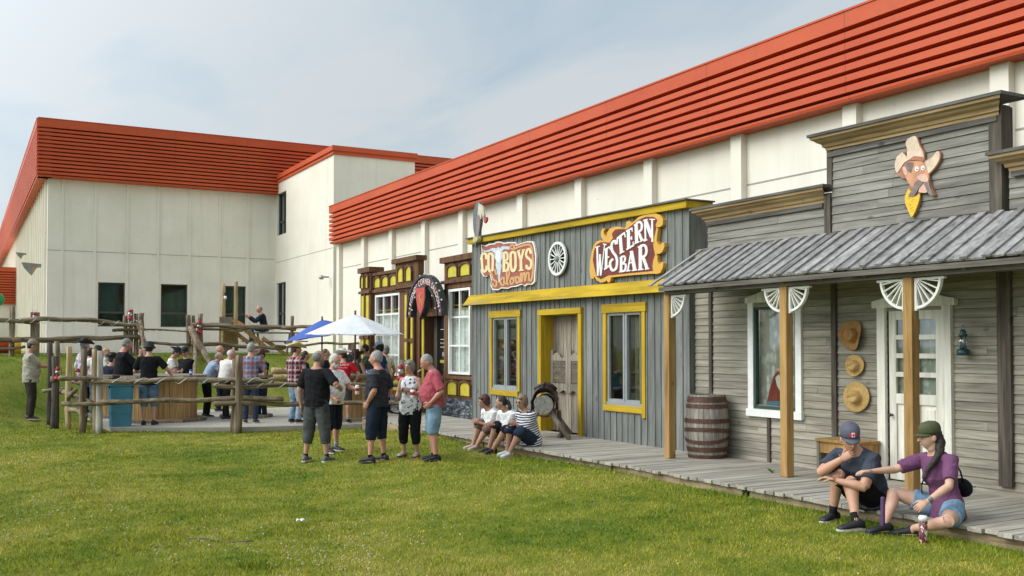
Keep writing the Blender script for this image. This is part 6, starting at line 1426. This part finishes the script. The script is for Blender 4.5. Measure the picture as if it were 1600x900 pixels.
DSH = C3('denim_shorts', .15, .25, .36, pat='faded', c2=(.26, .38, .48)); BLS = paint('black_shoe', (.014, .014, .016), .6, .2, 20); GRS = paint('grey_shoe', (.12, .125, .13), .7, .3, 20); BLUS = paint('blue_shoe', (.03, .08, .25), .6); WHS = paint('white_shoe', (.68, .67, .64), .6, .08); PKS = paint('pink_beige_shoe', (.48, .34, .30), .7, .25, 25); BRS = paint('brown_boot', (.06, .03, .02), .5)
BLH = paint('black_felt', (.018, .018, .02), .8, .2); BRH = paint('brown_leather_hat', (.09, .03, .016), .5, .3, 9); STH = paint('straw_hat_pale', (.62, .50, .27), .8, .15, 40); TANC = paint('tan_cap', (.25, .20, .14), .8, .2); OLC = paint('olive_cap', (.065, .072, .028), .8, .15, 20); SLC = paint('slate_cap', (.095, .095, .13), .8, .12, 20); LBC = paint('pale_blue_cap', (.42, .56, .68), .8, .2); WBH = paint('white_black_hat', (.62, .62, .60), .6, .2)
BELT = paint('brown_belt', (.14, .05, .025), .5); BSOLE = paint('dark_sole', (.03, .03, .03), .7)
BSK = C3('black_sock', .015, .015, .015); GSK = C3('grey_sock', .28, .28, .29)
def stand(label, px, top, face, d=None, py=None, hatadd=0., z=None, **k):
    if py is not None:
        p = on(px, py, 'z', z) if z is not None else hit(px, py)
        d = p.x*math.sin(YAW)+p.y*math.cos(YAW); x, y = p.x, p.y
    else: x, y = at(px, d)
    zz = z if z is not None else G(x, y)
    Ht = (CH-(top-541)*d/FOC)-zz-hatadd
    Ht /= math.cos(math.radians(k.get('lean', 0)*.8)); Ht = max(1.5, min(1.93, Ht))
    return person(label, (x, y, zz), facing(x, y, face), Ht=Ht, group=k.pop('group', None), **k)
NEAR = dict(vox=.0085); FAR = dict(vox=.013)
STD = dict(feet=((.12, -.03, 0), (-.12, .03, 0)))
# far left
a1 = stand('man in beige t-shirt and tan cap standing alone at far left with a phone', 46, 527, 82, py=656, belly=.05, build=1.08, tone='tan', shirt=BEIGE, sleeve=.8, hem=-.11, loose=1.3, legs=OLIVET, leglen=1., shoe=BRS, hair=('short', 'dark'), hat=('cap', TANC), hatadd=.03, R=(-.30, .78, -.42), L=(-.30, .80, -.44), Rp=(.5, -1, -.6), Lp=(-.5, -1, -.6), grip=(.45, .45), head=(0, 14, 0), lean=-2, vox=.010)
w_, d_, n_2, b_, q_ = a1['hands'][1]; p_ = a1['root'].matrix_world
def attach_thing(name, label, cat, P_, local, rz=0):
    M = Matrix.Translation(P_['root'].location) @ Matrix.Rotation(P_['root'].rotation_euler.z, 4, 'Z'); v = M @ Vector(local); return thing(name, label, cat, tuple(v), P_['root'].rotation_euler.z+rz)
t = attach_thing('mobile_phone', 'dark phone held by the man at the far left', 'phone', a1, w_+d_*.10+n_2*.015); MB().box(-.036, .036, -.07, .07, -.004, .004).build('body', BLACK, t, bevel=.003); MB().box(-.032, .032, -.062, .062, .0045, .0052).build('screen', GREYT, t)
# group at the left end of the patio
stand('man in black cowboy hat and pale lilac checked shirt behind the crooked side fence', 131, 525, 70, d=25.6, z=PZ, hatadd=.07, tone='ruddy', shirt=LILAC, sleeve=2, legs=DJEAN, shoe=BLS, hair=('short', 'grey'), hat=('cowboy', BLH), R=(-.1, .5, -.6), **FAR)
stand('dark haired woman in white t-shirt half hidden by the side fence posts', 141, 541, 30, d=24.9, z=PZ, sex='f', tone='tan', shirt=WHT, legs=NAVY, shoe=BLS, hair=('bob', 'dark'), **FAR)
stand('person in dark brown beanie standing directly behind the pale corner post', 153, 537, 20, d=24.2, z=PZ, hatadd=.02, tone='tan', shirt=WHT, legs=JEAN, shoe=BLS, hair=('bob', 'dark'), hat=('beanie', paint('brown_knit', (.04, .022, .018), .9, .3, 40)), **FAR)
stand('fair haired woman in white top facing the camera left of the grey haired man', 166, 542, 165, d=26.4, z=PZ, sex='f', tone='ruddy', shirt=WHT, legs=NAVY, shoe=BLS, hair=('bob', 'blond'), **FAR)
x, y = at(168, 24.0)
person('person in dark navy top and black felt hat sitting low behind the blue bin', (x, y, PZ), facing(x, y, 60), Ht=1.74, seat=.62, lean=12, feet=((.14, .45, 0), (-.14, .45, 0)), tone='fair', shirt=NAVY, legs=JEAN, leglen=1., shoe=BLS, hair=('short', 'dark'), hat=('cowboy', BLH, .8), R=(-.1, .6, -.4), L=(-.1, .6, -.4), **FAR)
t = thing('patio_stool', 'plain log stool under the seated person behind the bin', 'stool', (x, y, PZ)); MB().lathe([(0, 0), (.2, 0), (.19, .3), (.2, .60), (0, .60)], n=18).build('log', LOGM, t, smooth=False)
stand('grey haired man in black t-shirt and jeans shorts with his hand to his mouth', 188, 524, 75, py=660, z=PZ, belly=.07, build=1.12, tone='ruddy', shirt=BLKT, sleeve=.85, hem=-.03, legs=JEAN, leglen=.62, belt=BELT, shoe=BLUS, hair=('short', 'grey'), Rp=(.4, -.2, -1), R=(-.05, .55, .05), L=(-.12, .70, -.55), grip=(.7, .3), head=(0, 16, 0), lean=6, vox=.011)
stand('man in black bucket hat and black t-shirt seen from behind at the big spool table', 232, 530, 12, py=664, z=PZ, hatadd=.03, tone='fair', shirt=BLKT, sleeve=.8, hem=-.08, loose=1.2, legs=DJEAN if 0 else JEAN, leglen=.62, shoe=(BLS, BSOLE), hair=('short', 'dark'), hat=('bucket', BLH), R=(.40, .45, -.62), L=(.05, .55, -.5), vox=.011)
stand('man in black cowboy hat and off-white t-shirt looking down across the big spool table', 266, 537, 95, d=25.3, z=PZ, hatadd=.07, tone='ruddy', shirt=WHC, sleeve=.7, legs=DJEAN, shoe=BLS, hair=('short', 'dark'), hat=('cowboy', BLH), R=(-.1, .6, -.35), L=(-.1, .65, -.35), grip=(.8, .8), head=(0, 28, 0), lean=8, **FAR)
stand('man in black cap, sunglasses and black t-shirt with forearms folded behind the blue can', 291, 539, 222, d=25.1, z=PZ, hatadd=.02, tone='tan', build=1.1, belly=.04, shirt=BLKT, sleeve=.7, legs=BLKT, shoe=BLS, hair=('short', 'dark'), hat=('cap', BLH), glasses='sun', R=(-.55, .50, -.48), L=(-.55, .45, -.55), head=(-10, 8, 0), **FAR)
stand('man in pale blue shirt bending over the big spool table', 322, 549, 78, py=652, z=PZ, lean=24, slouch=12, tone='ruddy', shirt=LBLUE, sleeve=.85, legs=BLKT, shoe=BLS, hair=('thin', 'grey'), R=(-.05, .75, -.50), L=(.05, .75, -.5), loose=1.15, **FAR)
stand('bald man with pink face between the pale blue shirt and the cream shirt', 342, 537, 85, d=26., z=PZ, tone='ruddy', shirt=GREYS, legs=NAVY, shoe=BLS, hair=None, **FAR)
stand('white haired man in cream short-sleeved shirt and black trousers leaning at the table', 350, 543, 48, py=656, z=PZ, lean=15, slouch=6, tone='ruddy', shirt=WHC, sleeve=.85, hem=-.02, legs=BLKT, shoe=BLS, hair=('thin', 'white'), R=(.18, .40, -.78), L=(.1, .7, -.5), head=(38, 4, 0), loose=1.15, feet=((.14, -.1, 0), (-.10, .18, 0)), **FAR)
stand('grey haired man in blue plaid shirt seen from behind beside the middle fence post', 391, 533, 12, py=661, z=PZ, tone='fair', shirt=BPL, sleeve=.85, hem=-.02, legs=DJEAN, belt=BELT, shoe=BRS, hair=('short', 'silver'), R=(.10, .55, -.55), L=(.15, .45, -.65), **FAR)
stand('man in brown leather cowboy hat and black waistcoat facing the man in blue plaid', 409, 541, 232, py=652, z=PZ, hatadd=.07, tone='tan', build=1.08, shirt=BLKT, sleeve=.6, legs=NAVY, shoe=BLS, hair=('short', 'dark'), hat=('cowboy', BRH), R=(.0, .7, -.3), L=(-.2, .55, -.5), grip=(.7, .5), **FAR)
x, y = on(415, 545, 'y', 32.6).x, 33.1
person('man in navy sweater sitting alone on the picnic table above the bank', (x, y-.35, 1.52), facing(x, y, 262), Ht=1.74, seat=.75, lean=14, feet=((.12, .42, .42), (-.12, .42, .42)), tone='ruddy', shirt=NAVY, sleeve=2, legs=C3('blue_trousers', .03, .07, .20), shoe=BLS, hair=('thin', 'grey'), R=(-.15, .75, -.1), L=(-.15, .7, -.05), Rp=(.3, -.3, -1), Lp=(-.3, -.3, -1), head=(0, 8, 0), **FAR)
stand('man in straw cowboy hat, red plaid shirt and faded jeans on the patio', 461, 530, 48, py=661, z=PZ, hatadd=.06, tone='ruddy', belly=.06, build=1.05, shirt=RPL, sleeve=.75, hem=-.02, legs=LJEAN, shoe=BLS, hair=('short', 'brown'), hat=('cowboy', STH), R=(.05, .35, -.80), L=(.0, .5, -.7), head=(25, 0, 0), vox=.011)
stand('smiling dark haired man in navy shirt partly behind the man in the straw hat', 476, 546, 75, d=23.6, z=PZ, tone='ruddy', shirt=NAVY, legs=BLKT, shoe=BLS, hair=('short', 'dark'), **FAR)
# around the white umbrella
stand('man in red t-shirt and white cowboy hat seen from behind under the umbrella', 536, 541, 8, py=661, z=PZ, hatadd=.06, tone='fair', shirt=REDT, sleeve=.7, hem=-.1, legs=GREYS, leglen=.5, shoe=BLS, sock=(GSK, .3), hair=('short', 'dark'), hat=('cowboy', WBH), head=(-62, 4, 0), R=(.16, .35, -.72), L=(.12, .30, -.70), Rp=(1, -.4, -.2), Lp=(-1, -.4, -.2), vox=.011)
REDM = _shirt = None
stand('brown haired person mostly hidden behind the white haired bearded man', 508, 543, 100, d=25., z=PZ, tone='ruddy', shirt=NAVY, legs=JEAN, shoe=BLS, hair=('short', 'brown'), **FAR)
stand('bearded man facing the camera at the back of the umbrella group', 549, 534, 185, d=26.3, z=PZ, tone='ruddy', shirt=GREYS, legs=DJEAN, shoe=BLS, hair=('short', 'grey'), beard='grey', **FAR)
stand('person in dark brown hat and olive tank top with bare arms seen from behind', 556, 542, 28, d=23.9, z=PZ, hatadd=.07, tone='tan', shirt=OLT, sleeve=0, hem=-.1, legs=JEAN, shoe=BLS, hair=('bob', 'dark'), hat=('cowboy', BRH), R=(.15, .35, -.75), L=(.1, .5, -.6), **FAR)
stand('dark haired man with glasses in sage green t-shirt right of the umbrella pole', 573, 535, 275, d=24.2, z=PZ, tone='tan', shirt=GRN, legs=DJEAN, shoe=BLS, hair=('short', 'black'), glasses='clear', R=(-.1, .6, -.5), L=(-.1, .6, -.5), head=(0, 10, 0), **FAR)
stand('man in royal blue t-shirt and pale blue cap behind the charcoal t-shirt', 594, 531, 290, d=24.0, z=PZ, hatadd=.03, tone='tan', shirt=BLUT, legs=NAVY, shoe=BLS, hair=('bob', 'black'), hat=('cap', LBC), glasses='sun', **FAR)
stand('grey haired person in white shirt rightmost at the back of the umbrella group', 603, 538, 310, d=25.2, z=PZ, tone='fair', shirt=WHT, legs=NAVY, shoe=BLS, hair=('bob', 'grey'), **FAR)
# front lawn group
g1 = stand('man in black polo shirt and grey knee shorts seen from behind on the lawn', 494, 543, 32, py=722, belly=.04, build=1.12, tone='tan', shirt=BLKT, sleeve=.85, hem=-.06, loose=1.15, legs=GREYS, leglen=.74, belt=BLACK, shoe=GRS, sock=(BSK, .12), hair=('thin', 'grey'), glasses='clear', beard='grey', R=(.25, .30, -.45), Rp=(1, -.6, -.8), L=(.16, .02, -.95), head=(18, 6, 0), grip=(.8, .3), feet=((.17, .02, 0), (-.15, -.06, 0)), **NEAR)
g2 = stand('white bearded man in white t-shirt and navy shorts with a bottle, behind the black polo', 520, 549, 135, py=707, belly=.05, build=1.05, tone='ruddy', shirt=WHT, sleeve=.75, hem=-.08, legs=NAVY, leglen=.60, shoe=BLS, sock=(GSK, .25), hair=('short', 'white'), beard='white', R=(.05, .45, -.78), L=(.05, .65, -.50), grip=(.6, .9), head=(-8, 8, 0), feet=((.15, .05, 0), (-.15, -.08, 0)), **NEAR)
g3 = stand('grey haired man in charcoal t-shirt with grey shoulders and long navy shorts, hand in pocket', 590, 544, 300, py=722, belly=.035, build=1.13, tone='ruddy', shirt=CHAR, sleeve=.9, hem=-.07, loose=1.3, legs=NAVY, leglen=.66, shoe=(BLS, BSOLE), sock=(BSK, .12), hair=('short', 'silver'), beard=None, L=(.05, .10, -.84), Lp=(-.5, -1, 0), R=(.10, .1, -.9), head=(-12, 2, 0), feet=((.15, -.02, 0), (-.15, .04, 0)), **NEAR)
g4 = stand('grey haired woman in white flowered sleeveless top and black capri trousers on the lawn', 641, 562, 205, py=714, sex='f', build=.95, tone='tan', shirt=FLOW, sleeve=0, hem=-.17, loose=1.25, legs=BLKT, leglen=.80, shoe=(PKS, BSOLE), hair=('bob', 'grey'), glasses='clear', L=(-.18, .42, -.35), Lp=(-.7, -.5, -.6), R=(.02, .42, -.62), grip=(.8, .8), head=(12, 4, 0), **NEAR)
g5 = stand('heavy smoking man in dusty rose t-shirt and pale blue shorts, hand in pocket', 679, 548, 262, py=720, belly=.065, build=1.14, tone='ruddy', shirt=PNK, sleeve=.95, hem=-.06, loose=1.35, legs=LBS, leglen=.55, shoe=(BLS, BSOLE), sock=(BSK, .08), hair=('short', 'silver'), beard=None, L=(.08, .12, -.80), Lp=(-.5, -1, 0), R=(-.05, .45, -.55), grip=(.8, .5), head=(-4, 22, 0), lean=2, slouch=8, **NEAR)
def hold(P_, sd, name, label, cat, build):
    w_, d_, n_3, b_, q_ = P_['hands'][sd]; t = attach_thing(name, label, cat, P_, w_+d_*.085*q_+n_3*.035*q_); build(t); return t
def mkcup(col_m, r=.032, h=.12, cap=None):
    def f(t):
        MB().lathe([(0, -h/2), (r*.85, -h/2), (r, -h/2+.01), (r, h/2-.02), (r*.75, h/2), (0, h/2)], n=16).build('body', col_m, t, smooth=True)
        MB().lathe([(r+.0006, -.02), (r+.001, -.018), (r+.001, .025), (r+.0006, .027)], n=16).build('label_band', REDE, t, smooth=True)
    return f
hold(g4, -1, 'drink_cup', 'small glass held to her chest by the woman in the flowered top', 'cup', mkcup(glass('cup_glass', (.8, .8, .8), .2), .028, .10))
hold(g5, 1, 'drink_can', 'red and white can held out by the man in dusty rose', 'can', mkcup(LET, .033, .12))
hold(g2, -1, 'drink_bottle', 'white drinks bottle held by the white bearded man', 'bottle', mkcup(LET, .034, .15))
c_ = g5['H'](.01, .125, -.068); e_ = g5['H'](.03, .185, -.075); M = Matrix.Translation(g5['root'].location) @ Matrix.Rotation(g5['root'].rotation_euler.z, 4, 'Z'); t = thing('cigarette', 'cigarette between the lips of the man in dusty rose', 'cigarette', tuple(M@c_)); MB().tube([(0, 0, 0), tuple(M.to_3x3()@(e_-c_))], .005, 8).build('paper', LET, t)
# lettering on the red shirt: laid on the back of the garment after the meshes are finished (below)
# three women on the boardwalk edge
def seated(label, x, y, rz, Ht, feet_w, hands_w, **k):
    M = Matrix.Rotation(-rz, 3, 'Z'); lw = lambda p: tuple(M@(Vector(p)-Vector((x, y, 0))))
    return person(label, (x, y, 0), rz, Ht=Ht, feet=tuple(lw(p) for p in feet_w), abs_hands={kk: (v if v[0] == 'head' else lw(v)) for kk, v in hands_w.items()}, seat=k.pop('seat', .27), **k)
HP = math.pi/2
seated('woman with auburn hair and glasses sitting leftmost of three on the boardwalk edge', 7.70, 14.34, HP+.05, 1.62, ((7.28, 14.48, .13), (7.25, 14.30, .13)), {'R': (7.34, 14.47, .55), 'L': (7.32, 14.36, .57)}, sex='f', build=1.1, belly=.04, lean=30, slouch=4, tone='tan', shirt=WHT, sleeve=.5, hem=-.05, loose=1.1, legs=TAUPE, leglen=.62, shoe=PKS, hair=('bob', 'auburn'), glasses='clear', head=(8, 0, 0), grip=(.5, .5), **NEAR)
seated('woman with dark ponytail and black shorts sitting in the middle of three women', 7.69, 13.78, HP+.1, 1.62, ((7.28, 13.92, .13), (7.24, 13.72, .13)), {'R': (7.33, 13.92, .56), 'L': (7.31, 13.82, .57)}, sex='f', build=1.12, belly=.05, lean=26, slouch=6, tone='tan', shirt=C3('white_blouse', .76, .75, .73), sleeve=.75, hem=-.05, loose=1.35, legs=BLKT, leglen=.55, shoe=(BLS, BSOLE), hair=('pony', 'dark'), head=(38, 2, 0), grip=(.6, .6), **NEAR)
seated('woman in navy and white striped top and sunglasses sitting on the boardwalk edge', 7.66, 13.26, HP+.1, 1.60, ((7.30, 13.36, .13), (7.22, 13.15, .13)), {'R': (7.40, 13.36, .60), 'L': (7.37, 13.22, .62)}, sex='f', build=1.12, belly=.06, lean=14, slouch=6, tone='tan', shirt=STRIPE, sleeve=.6, hem=-.07, loose=1.3, legs=C3('torn_navy_denim', .022, .030, .052), leglen=.62, shoe=WHS, hair=('bob', 'ash'), glasses='sun', head=(-6, -2, 0), grip=(.5, .5), **NEAR)
# the couple on the right
man = seated('man in slate t-shirt and maple leaf cap sitting with his hand to his chin', 7.54, 6.63, HP+.05, 1.76, ((7.24, 6.82, .14), (7.06, 6.38, .14)), {'R': ('head', .085, .065, -.165), 'L': (7.04, 6.60, .57)}, build=1.2, lean=30, slouch=8, tone='fair', shirt=SLATE, sleeve=.72, hem=-.06, loose=1.1, legs=C3('black_shorts', .01, .01, .012), leglen=.46, shoe=BLS, sock=(BSK, .22), hair=('short', 'brown'), hat=('flagcap', SLC, 1.), glasses='clear', head=(-56, 6, 4), grip=(.75, .35), Rp=(1.2, .6, -1), Lp=(-1, -.3, -.8), knees=(.22, .08), fyaw=(-5, -20), vox=.006, palm={1: (-.3, -1, .2), -1: (0, .3, -1)})
wom = seated('woman in mauve t-shirt, denim shorts and olive cap reaching out to the man beside her', 7.68, 5.91, HP-.30, 1.70, ((7.17, 6.16, .14), (7.30, 5.98, .13)), {'R': (7.14, 6.29, .68), 'L': (7.22, 5.76, .47)}, sex='f', build=.95, lean=14, slouch=2, tone='pale', shirt=MAUVE, sleeve=.80, hem=-.09, loose=.8, legs=DSH, leglen=.30, shoe=(BLS, BSOLE), hair=('long', 'dark'), hat=('cap', OLC, 1.), glasses='clear', head=(10, -2, 0), grip=(.30, .55), Rp=(.6, 0, -1), Lp=(-.8, -.4, -.3), knees=(.35, 2.2), fyaw=(0, -30), vox=.006, twist=12, palm={1: (0, .2, -1), -1: (.3, .6, -.6)})
# what they hold and wear
t = thing('tumbler', 'tall printed maroon and cream tumbler standing in the grass under her hand', 'tumbler', (7.13, 5.72, .13))
m, n, p = newmat('swirl_print'); o = n('ShaderNodeTexCoord', 3); v = n.noise(n.mapc(o, (1, 1, .5)), 26, 3, .6, 2.5)
lk(n, n.ramp(v, [(.44, (.10, .012, .025)), (.52, (.16, .02, .03)), (.56, (.72, .62, .45)), (.66, (.75, .70, .58))]), p.inputs['Base Color']); p.inputs['Roughness'].default_value = .35
MB().lathe([(0, 0), (.030, 0), (.033, .01), (.036, .20), (.0, .20)], n=24).build('body', m, t, smooth=True); MB().lathe([(.037, .195), (.038, .225), (.030, .24), (0, .242)], n=24).build('lid', LET, t, smooth=True)
t = thing('purple_bottle', 'slim purple bottle leaning against her shin', 'bottle', (7.08, 6.10, .22)); o_ = MB().box(-.030, .030, -.018, .018, 0, .26).build('body', paint('purple_case', (.07, .025, .09), .5, .1), t, bevel=.012); o_.rotation_euler = (0, math.radians(8), .6)
M = Matrix.Translation(wom['root'].location) @ Matrix.Rotation(wom['root'].rotation_euler.z, 4, 'Z'); Sw = wom['S']
t = thing('shoulder_bag', 'small black shoulder bag resting at her back', 'bag', tuple(M@(Sw(.14)[0]-Sw(.14)[1][1]*.19)), wom['root'].rotation_euler.z)
MB().ell((0, 0, 0), (.13, .055, .085), 10, 18).build('body', C3('bag_nylon', .012, .012, .014), t, smooth=True); MB().box(-.10, .10, -.062, -.05, .01, .02).build('zip', GREYT, t)
pts = []
for tt, sx_, fw in ((.14, -.06, -.17), (.30, -.08, -.15), (.44, -.10, -.09), (.50, -.09, .0), (.46, -.06, .10), (.38, .0, .155), (.26, .07, .165), (.14, .14, .13), (.08, .17, .0), (.10, .12, -.12)):
    c, f = Sw(tt); pts.append(M.to_3x3()@(c+f[0]*sx_+f[1]*fw)+Vector(wom['root'].location)-Vector(t.location))
Rz = Matrix.Rotation(-wom['root'].rotation_euler.z, 3, 'Z'); mb = MB(); pts = [Rz@p for p in pts]
mb.tube(pts, .012, 6, ry=[.004]*len(pts)); mb.build('strap', BLKT, t, smooth=True)
w_, d_, n3, b3, q3 = wom['hands'][-1]; MB().tube([w_-d_*.05, w_-d_*.028], [.031, .031], 16).build('watch_strap', GRS, wom['root'], smooth=True); o_ = MB().ell(tuple(w_-d_*.039-n3*.026), (.020, .020, .020), 8, 12).build('watch_face', GREYT, wom['root'], smooth=True)
finish_people()

# printed words on the red t-shirt, pressed onto its cloth
def press_text(shirt_owner_label, txts, mt):
    r = next(o for o in bpy.data.objects if o.get('label') == shirt_owner_label); sh = next(c for c in r.children if c.name.startswith('shirt'))
    mb = MB()
    for txt, z0, size in txts:
        tot = put_text(MB(), txt, lambda x, y, z: (x, y, z), size, .9)
        def fn(x, y, z):
            ok, loc, nn, _ = sh.ray_cast(Vector((x-tot/2, -.6, z0+y)), Vector((0, 1, 0)))
            return (x-tot/2, (loc.y if ok else -.15)-.004-z*.05, z0+y)
        put_text(mb, txt, fn, size, .9)
    mb.build('shirt_print', mt, r)
bpy.context.view_layer.update()
press_text('man in red t-shirt and white cowboy hat seen from behind under the umbrella', (('KALIMON', 1.27, .062), ('CONSTRUCTION', 1.215, .030)), LET)

# ================================================================== GRASS
rng = np.random.default_rng(4)
def scatter(n, dmin, dmax, Rm=.64):
    d = dmin*(dmax/dmin)**rng.random(n); R = (rng.random(n)*2-1)*Rm
    return d*(math.sin(YAW)+R*math.cos(YAW)), d*(math.cos(YAW)-R*math.sin(YAW)), d
def okmask(x, y):
    front = np.interp(x, [2.75, 5.1, 9.5], [22.35, 21.1, 20.45])
    pat = (x > 2.75) & (x < 9.8) & (y > front) & (y < 27.4); bwk = (x > 7.50+.15*np.clip((y-15)/5, 0, 1)) & (y < 20.4)
    return ~(pat | bwk | (x > 9.7) | (y > 39.5))
def Gv(x, y): return np.array([G(a, b) for a, b in zip(x, y)])
def blades(n, dmin, dmax, hmul=1., wmul=1., xy=None, name='lawn_grass', lush=False, Rm=.64):
    if xy is None: x, y, d = scatter(n, dmin, dmax, Rm)
    else: x, y, d = xy
    k = okmask(x, y); x, y, d = x[k], y[k], d[k]; n = len(x); z = Gv(x, y)
    edge = np.clip((x-7.02)/.4, 0, 1)*(y < 20)*(x < 7.6) + ((y > 19.8) & (y < 22.4) & (x > 1.8))*np.clip(1-(np.interp(x, [2.75, 5.1, 9.5], [22.35, 21.1, 20.45])-y)/.5, 0, 1)*.8
    ln_ = np.clip((y-24)/6, 0, 1)*.8; edge = np.clip(edge, 0, 1)
    clump = np.array([noise.noise(Vector((a*1.1, b*1.1, 3.3))) for a, b in zip(x, y)])
    h = (.020+.020*rng.random(n)+.012*np.clip(clump*2.2, 0, 1))*hmul*(1+1.9*edge*rng.random(n)); wd = .0022*wmul*(np.maximum(d, 7)/8)**.95*(.7+.6*rng.random(n))
    a = rng.random(n)*2*np.pi; lx, ly = np.cos(a), np.sin(a); b = rng.random(n)*2*np.pi; le = h*(.25+.75*rng.random(n))
    v = np.empty((n, 5, 3), np.float32)
    for i, (s, t) in enumerate(((-1, 0), (1, 0), (-.75, .55), (.75, .55), (0, 1))):
        v[:, i, 0] = x+lx*wd*s+np.cos(b)*le*t**1.8; v[:, i, 1] = y+ly*wd*s+np.sin(b)*le*t**1.8; v[:, i, 2] = z+h*t*(1-.25*t)-.004
    me = bpy.data.meshes.new(name); me.vertices.add(n*5); me.vertices.foreach_set('co', v.ravel())
    idx = (np.arange(n)*5)[:, None]; q = np.concatenate([idx+np.array([0, 1, 3, 2]), idx+np.array([2, 3, 4])], 1).ravel().astype(np.int32)
    me.loops.add(len(q)); me.loops.foreach_set('vertex_index', q); me.polygons.add(n*2)
    me.polygons.foreach_set('loop_start', np.stack([np.arange(n)*7, np.arange(n)*7+4], 1).ravel().astype(np.int32)); me.update(calc_edges=True)
    at1 = me.attributes.new('rnd', 'FLOAT', 'POINT'); at1.data.foreach_set('value', np.repeat(rng.random(n), 5).astype(np.float32))
    at2 = me.attributes.new('lush', 'FLOAT', 'POINT'); at2.data.foreach_set('value', np.repeat(np.clip(edge*.8+ln_+np.clip(clump, 0, 1)*.5, 0, 1)*(.5+.5*rng.random(n)), 5).astype(np.float32))
    me.materials.append(GBL); o = bpy.data.objects.new(name, me); col.objects.link(o); return tag(o, kind='stuff')
GBL = grassmat('grass_blades', True)
blades(GRASS_N, 6.3, 44)
# tall tufts
tx, ty, td = [], [], []
for px, py in ((130, 775), (118, 782), (265, 838), (395, 890), (402, 886), (770, 742), (215, 862), (1190, 792), (1480, 855), (1150, 770)):
    p = hit(px, py); k = 26; tx += list(p.x+rng.normal(0, .06, k)); ty += list(p.y+rng.normal(0, .06, k)); td += [9]*k
blades(0, 0, 0, 3.2, 1.3, (np.array(tx), np.array(ty), np.array(td, float)), 'tall_grass_tufts')
# clover heads and a few yellow flowers
def heads(n, name, colr, cl, r, hh, yel=False):
    x, y, d = scatter(n, 6.5, 20, .60); k = okmask(x, y); x, y = x[k], y[k]
    q = np.array([noise.noise(Vector((a*.5+9, b*.5, 1))) + .6*noise.noise(Vector((a*1.7, b*1.7, 5))) - .10*(a-1) for a, b in zip(x, y)]); k = q > cl; x, y = x[k], y[k]
    mb = MB()
    for a, b in zip(x, y): rr = r*random.uniform(.6, 1.15); mb.ell((a, b, G(a, b)+hh*random.uniform(.6, 1.2)), (rr, rr, rr*.85), 4, 5)
    mb.build(name, paint(name+'_colour', colr, .8, .15, 30, 0), None, kind='stuff')
heads(6500, 'clover_flowers', (.46, .40, .27), .10, .0085, .035); heads(60, 'yellow_flowers', (.62, .48, .02), -9, .010, .035)
heads(420, 'pale_clover_flowers', (.60, .57, .48), -.1, .0085, .035)
# weeds sprouting through the boardwalk
t = thing('weed_sprout', 'small green weed sprouting between boards near the second porch post', 'weed', (8.55, 9.0, .28)); mb = MB()
for i in range(9): a = random.uniform(0, 6.28); l = random.uniform(.04, .09); mb.beam((0, 0, 0), (l*math.cos(a), l*math.sin(a), l*.7), .018, .002)
mb.build('leaves', paint('weed_green', (.07, .16, .02), .7), t)
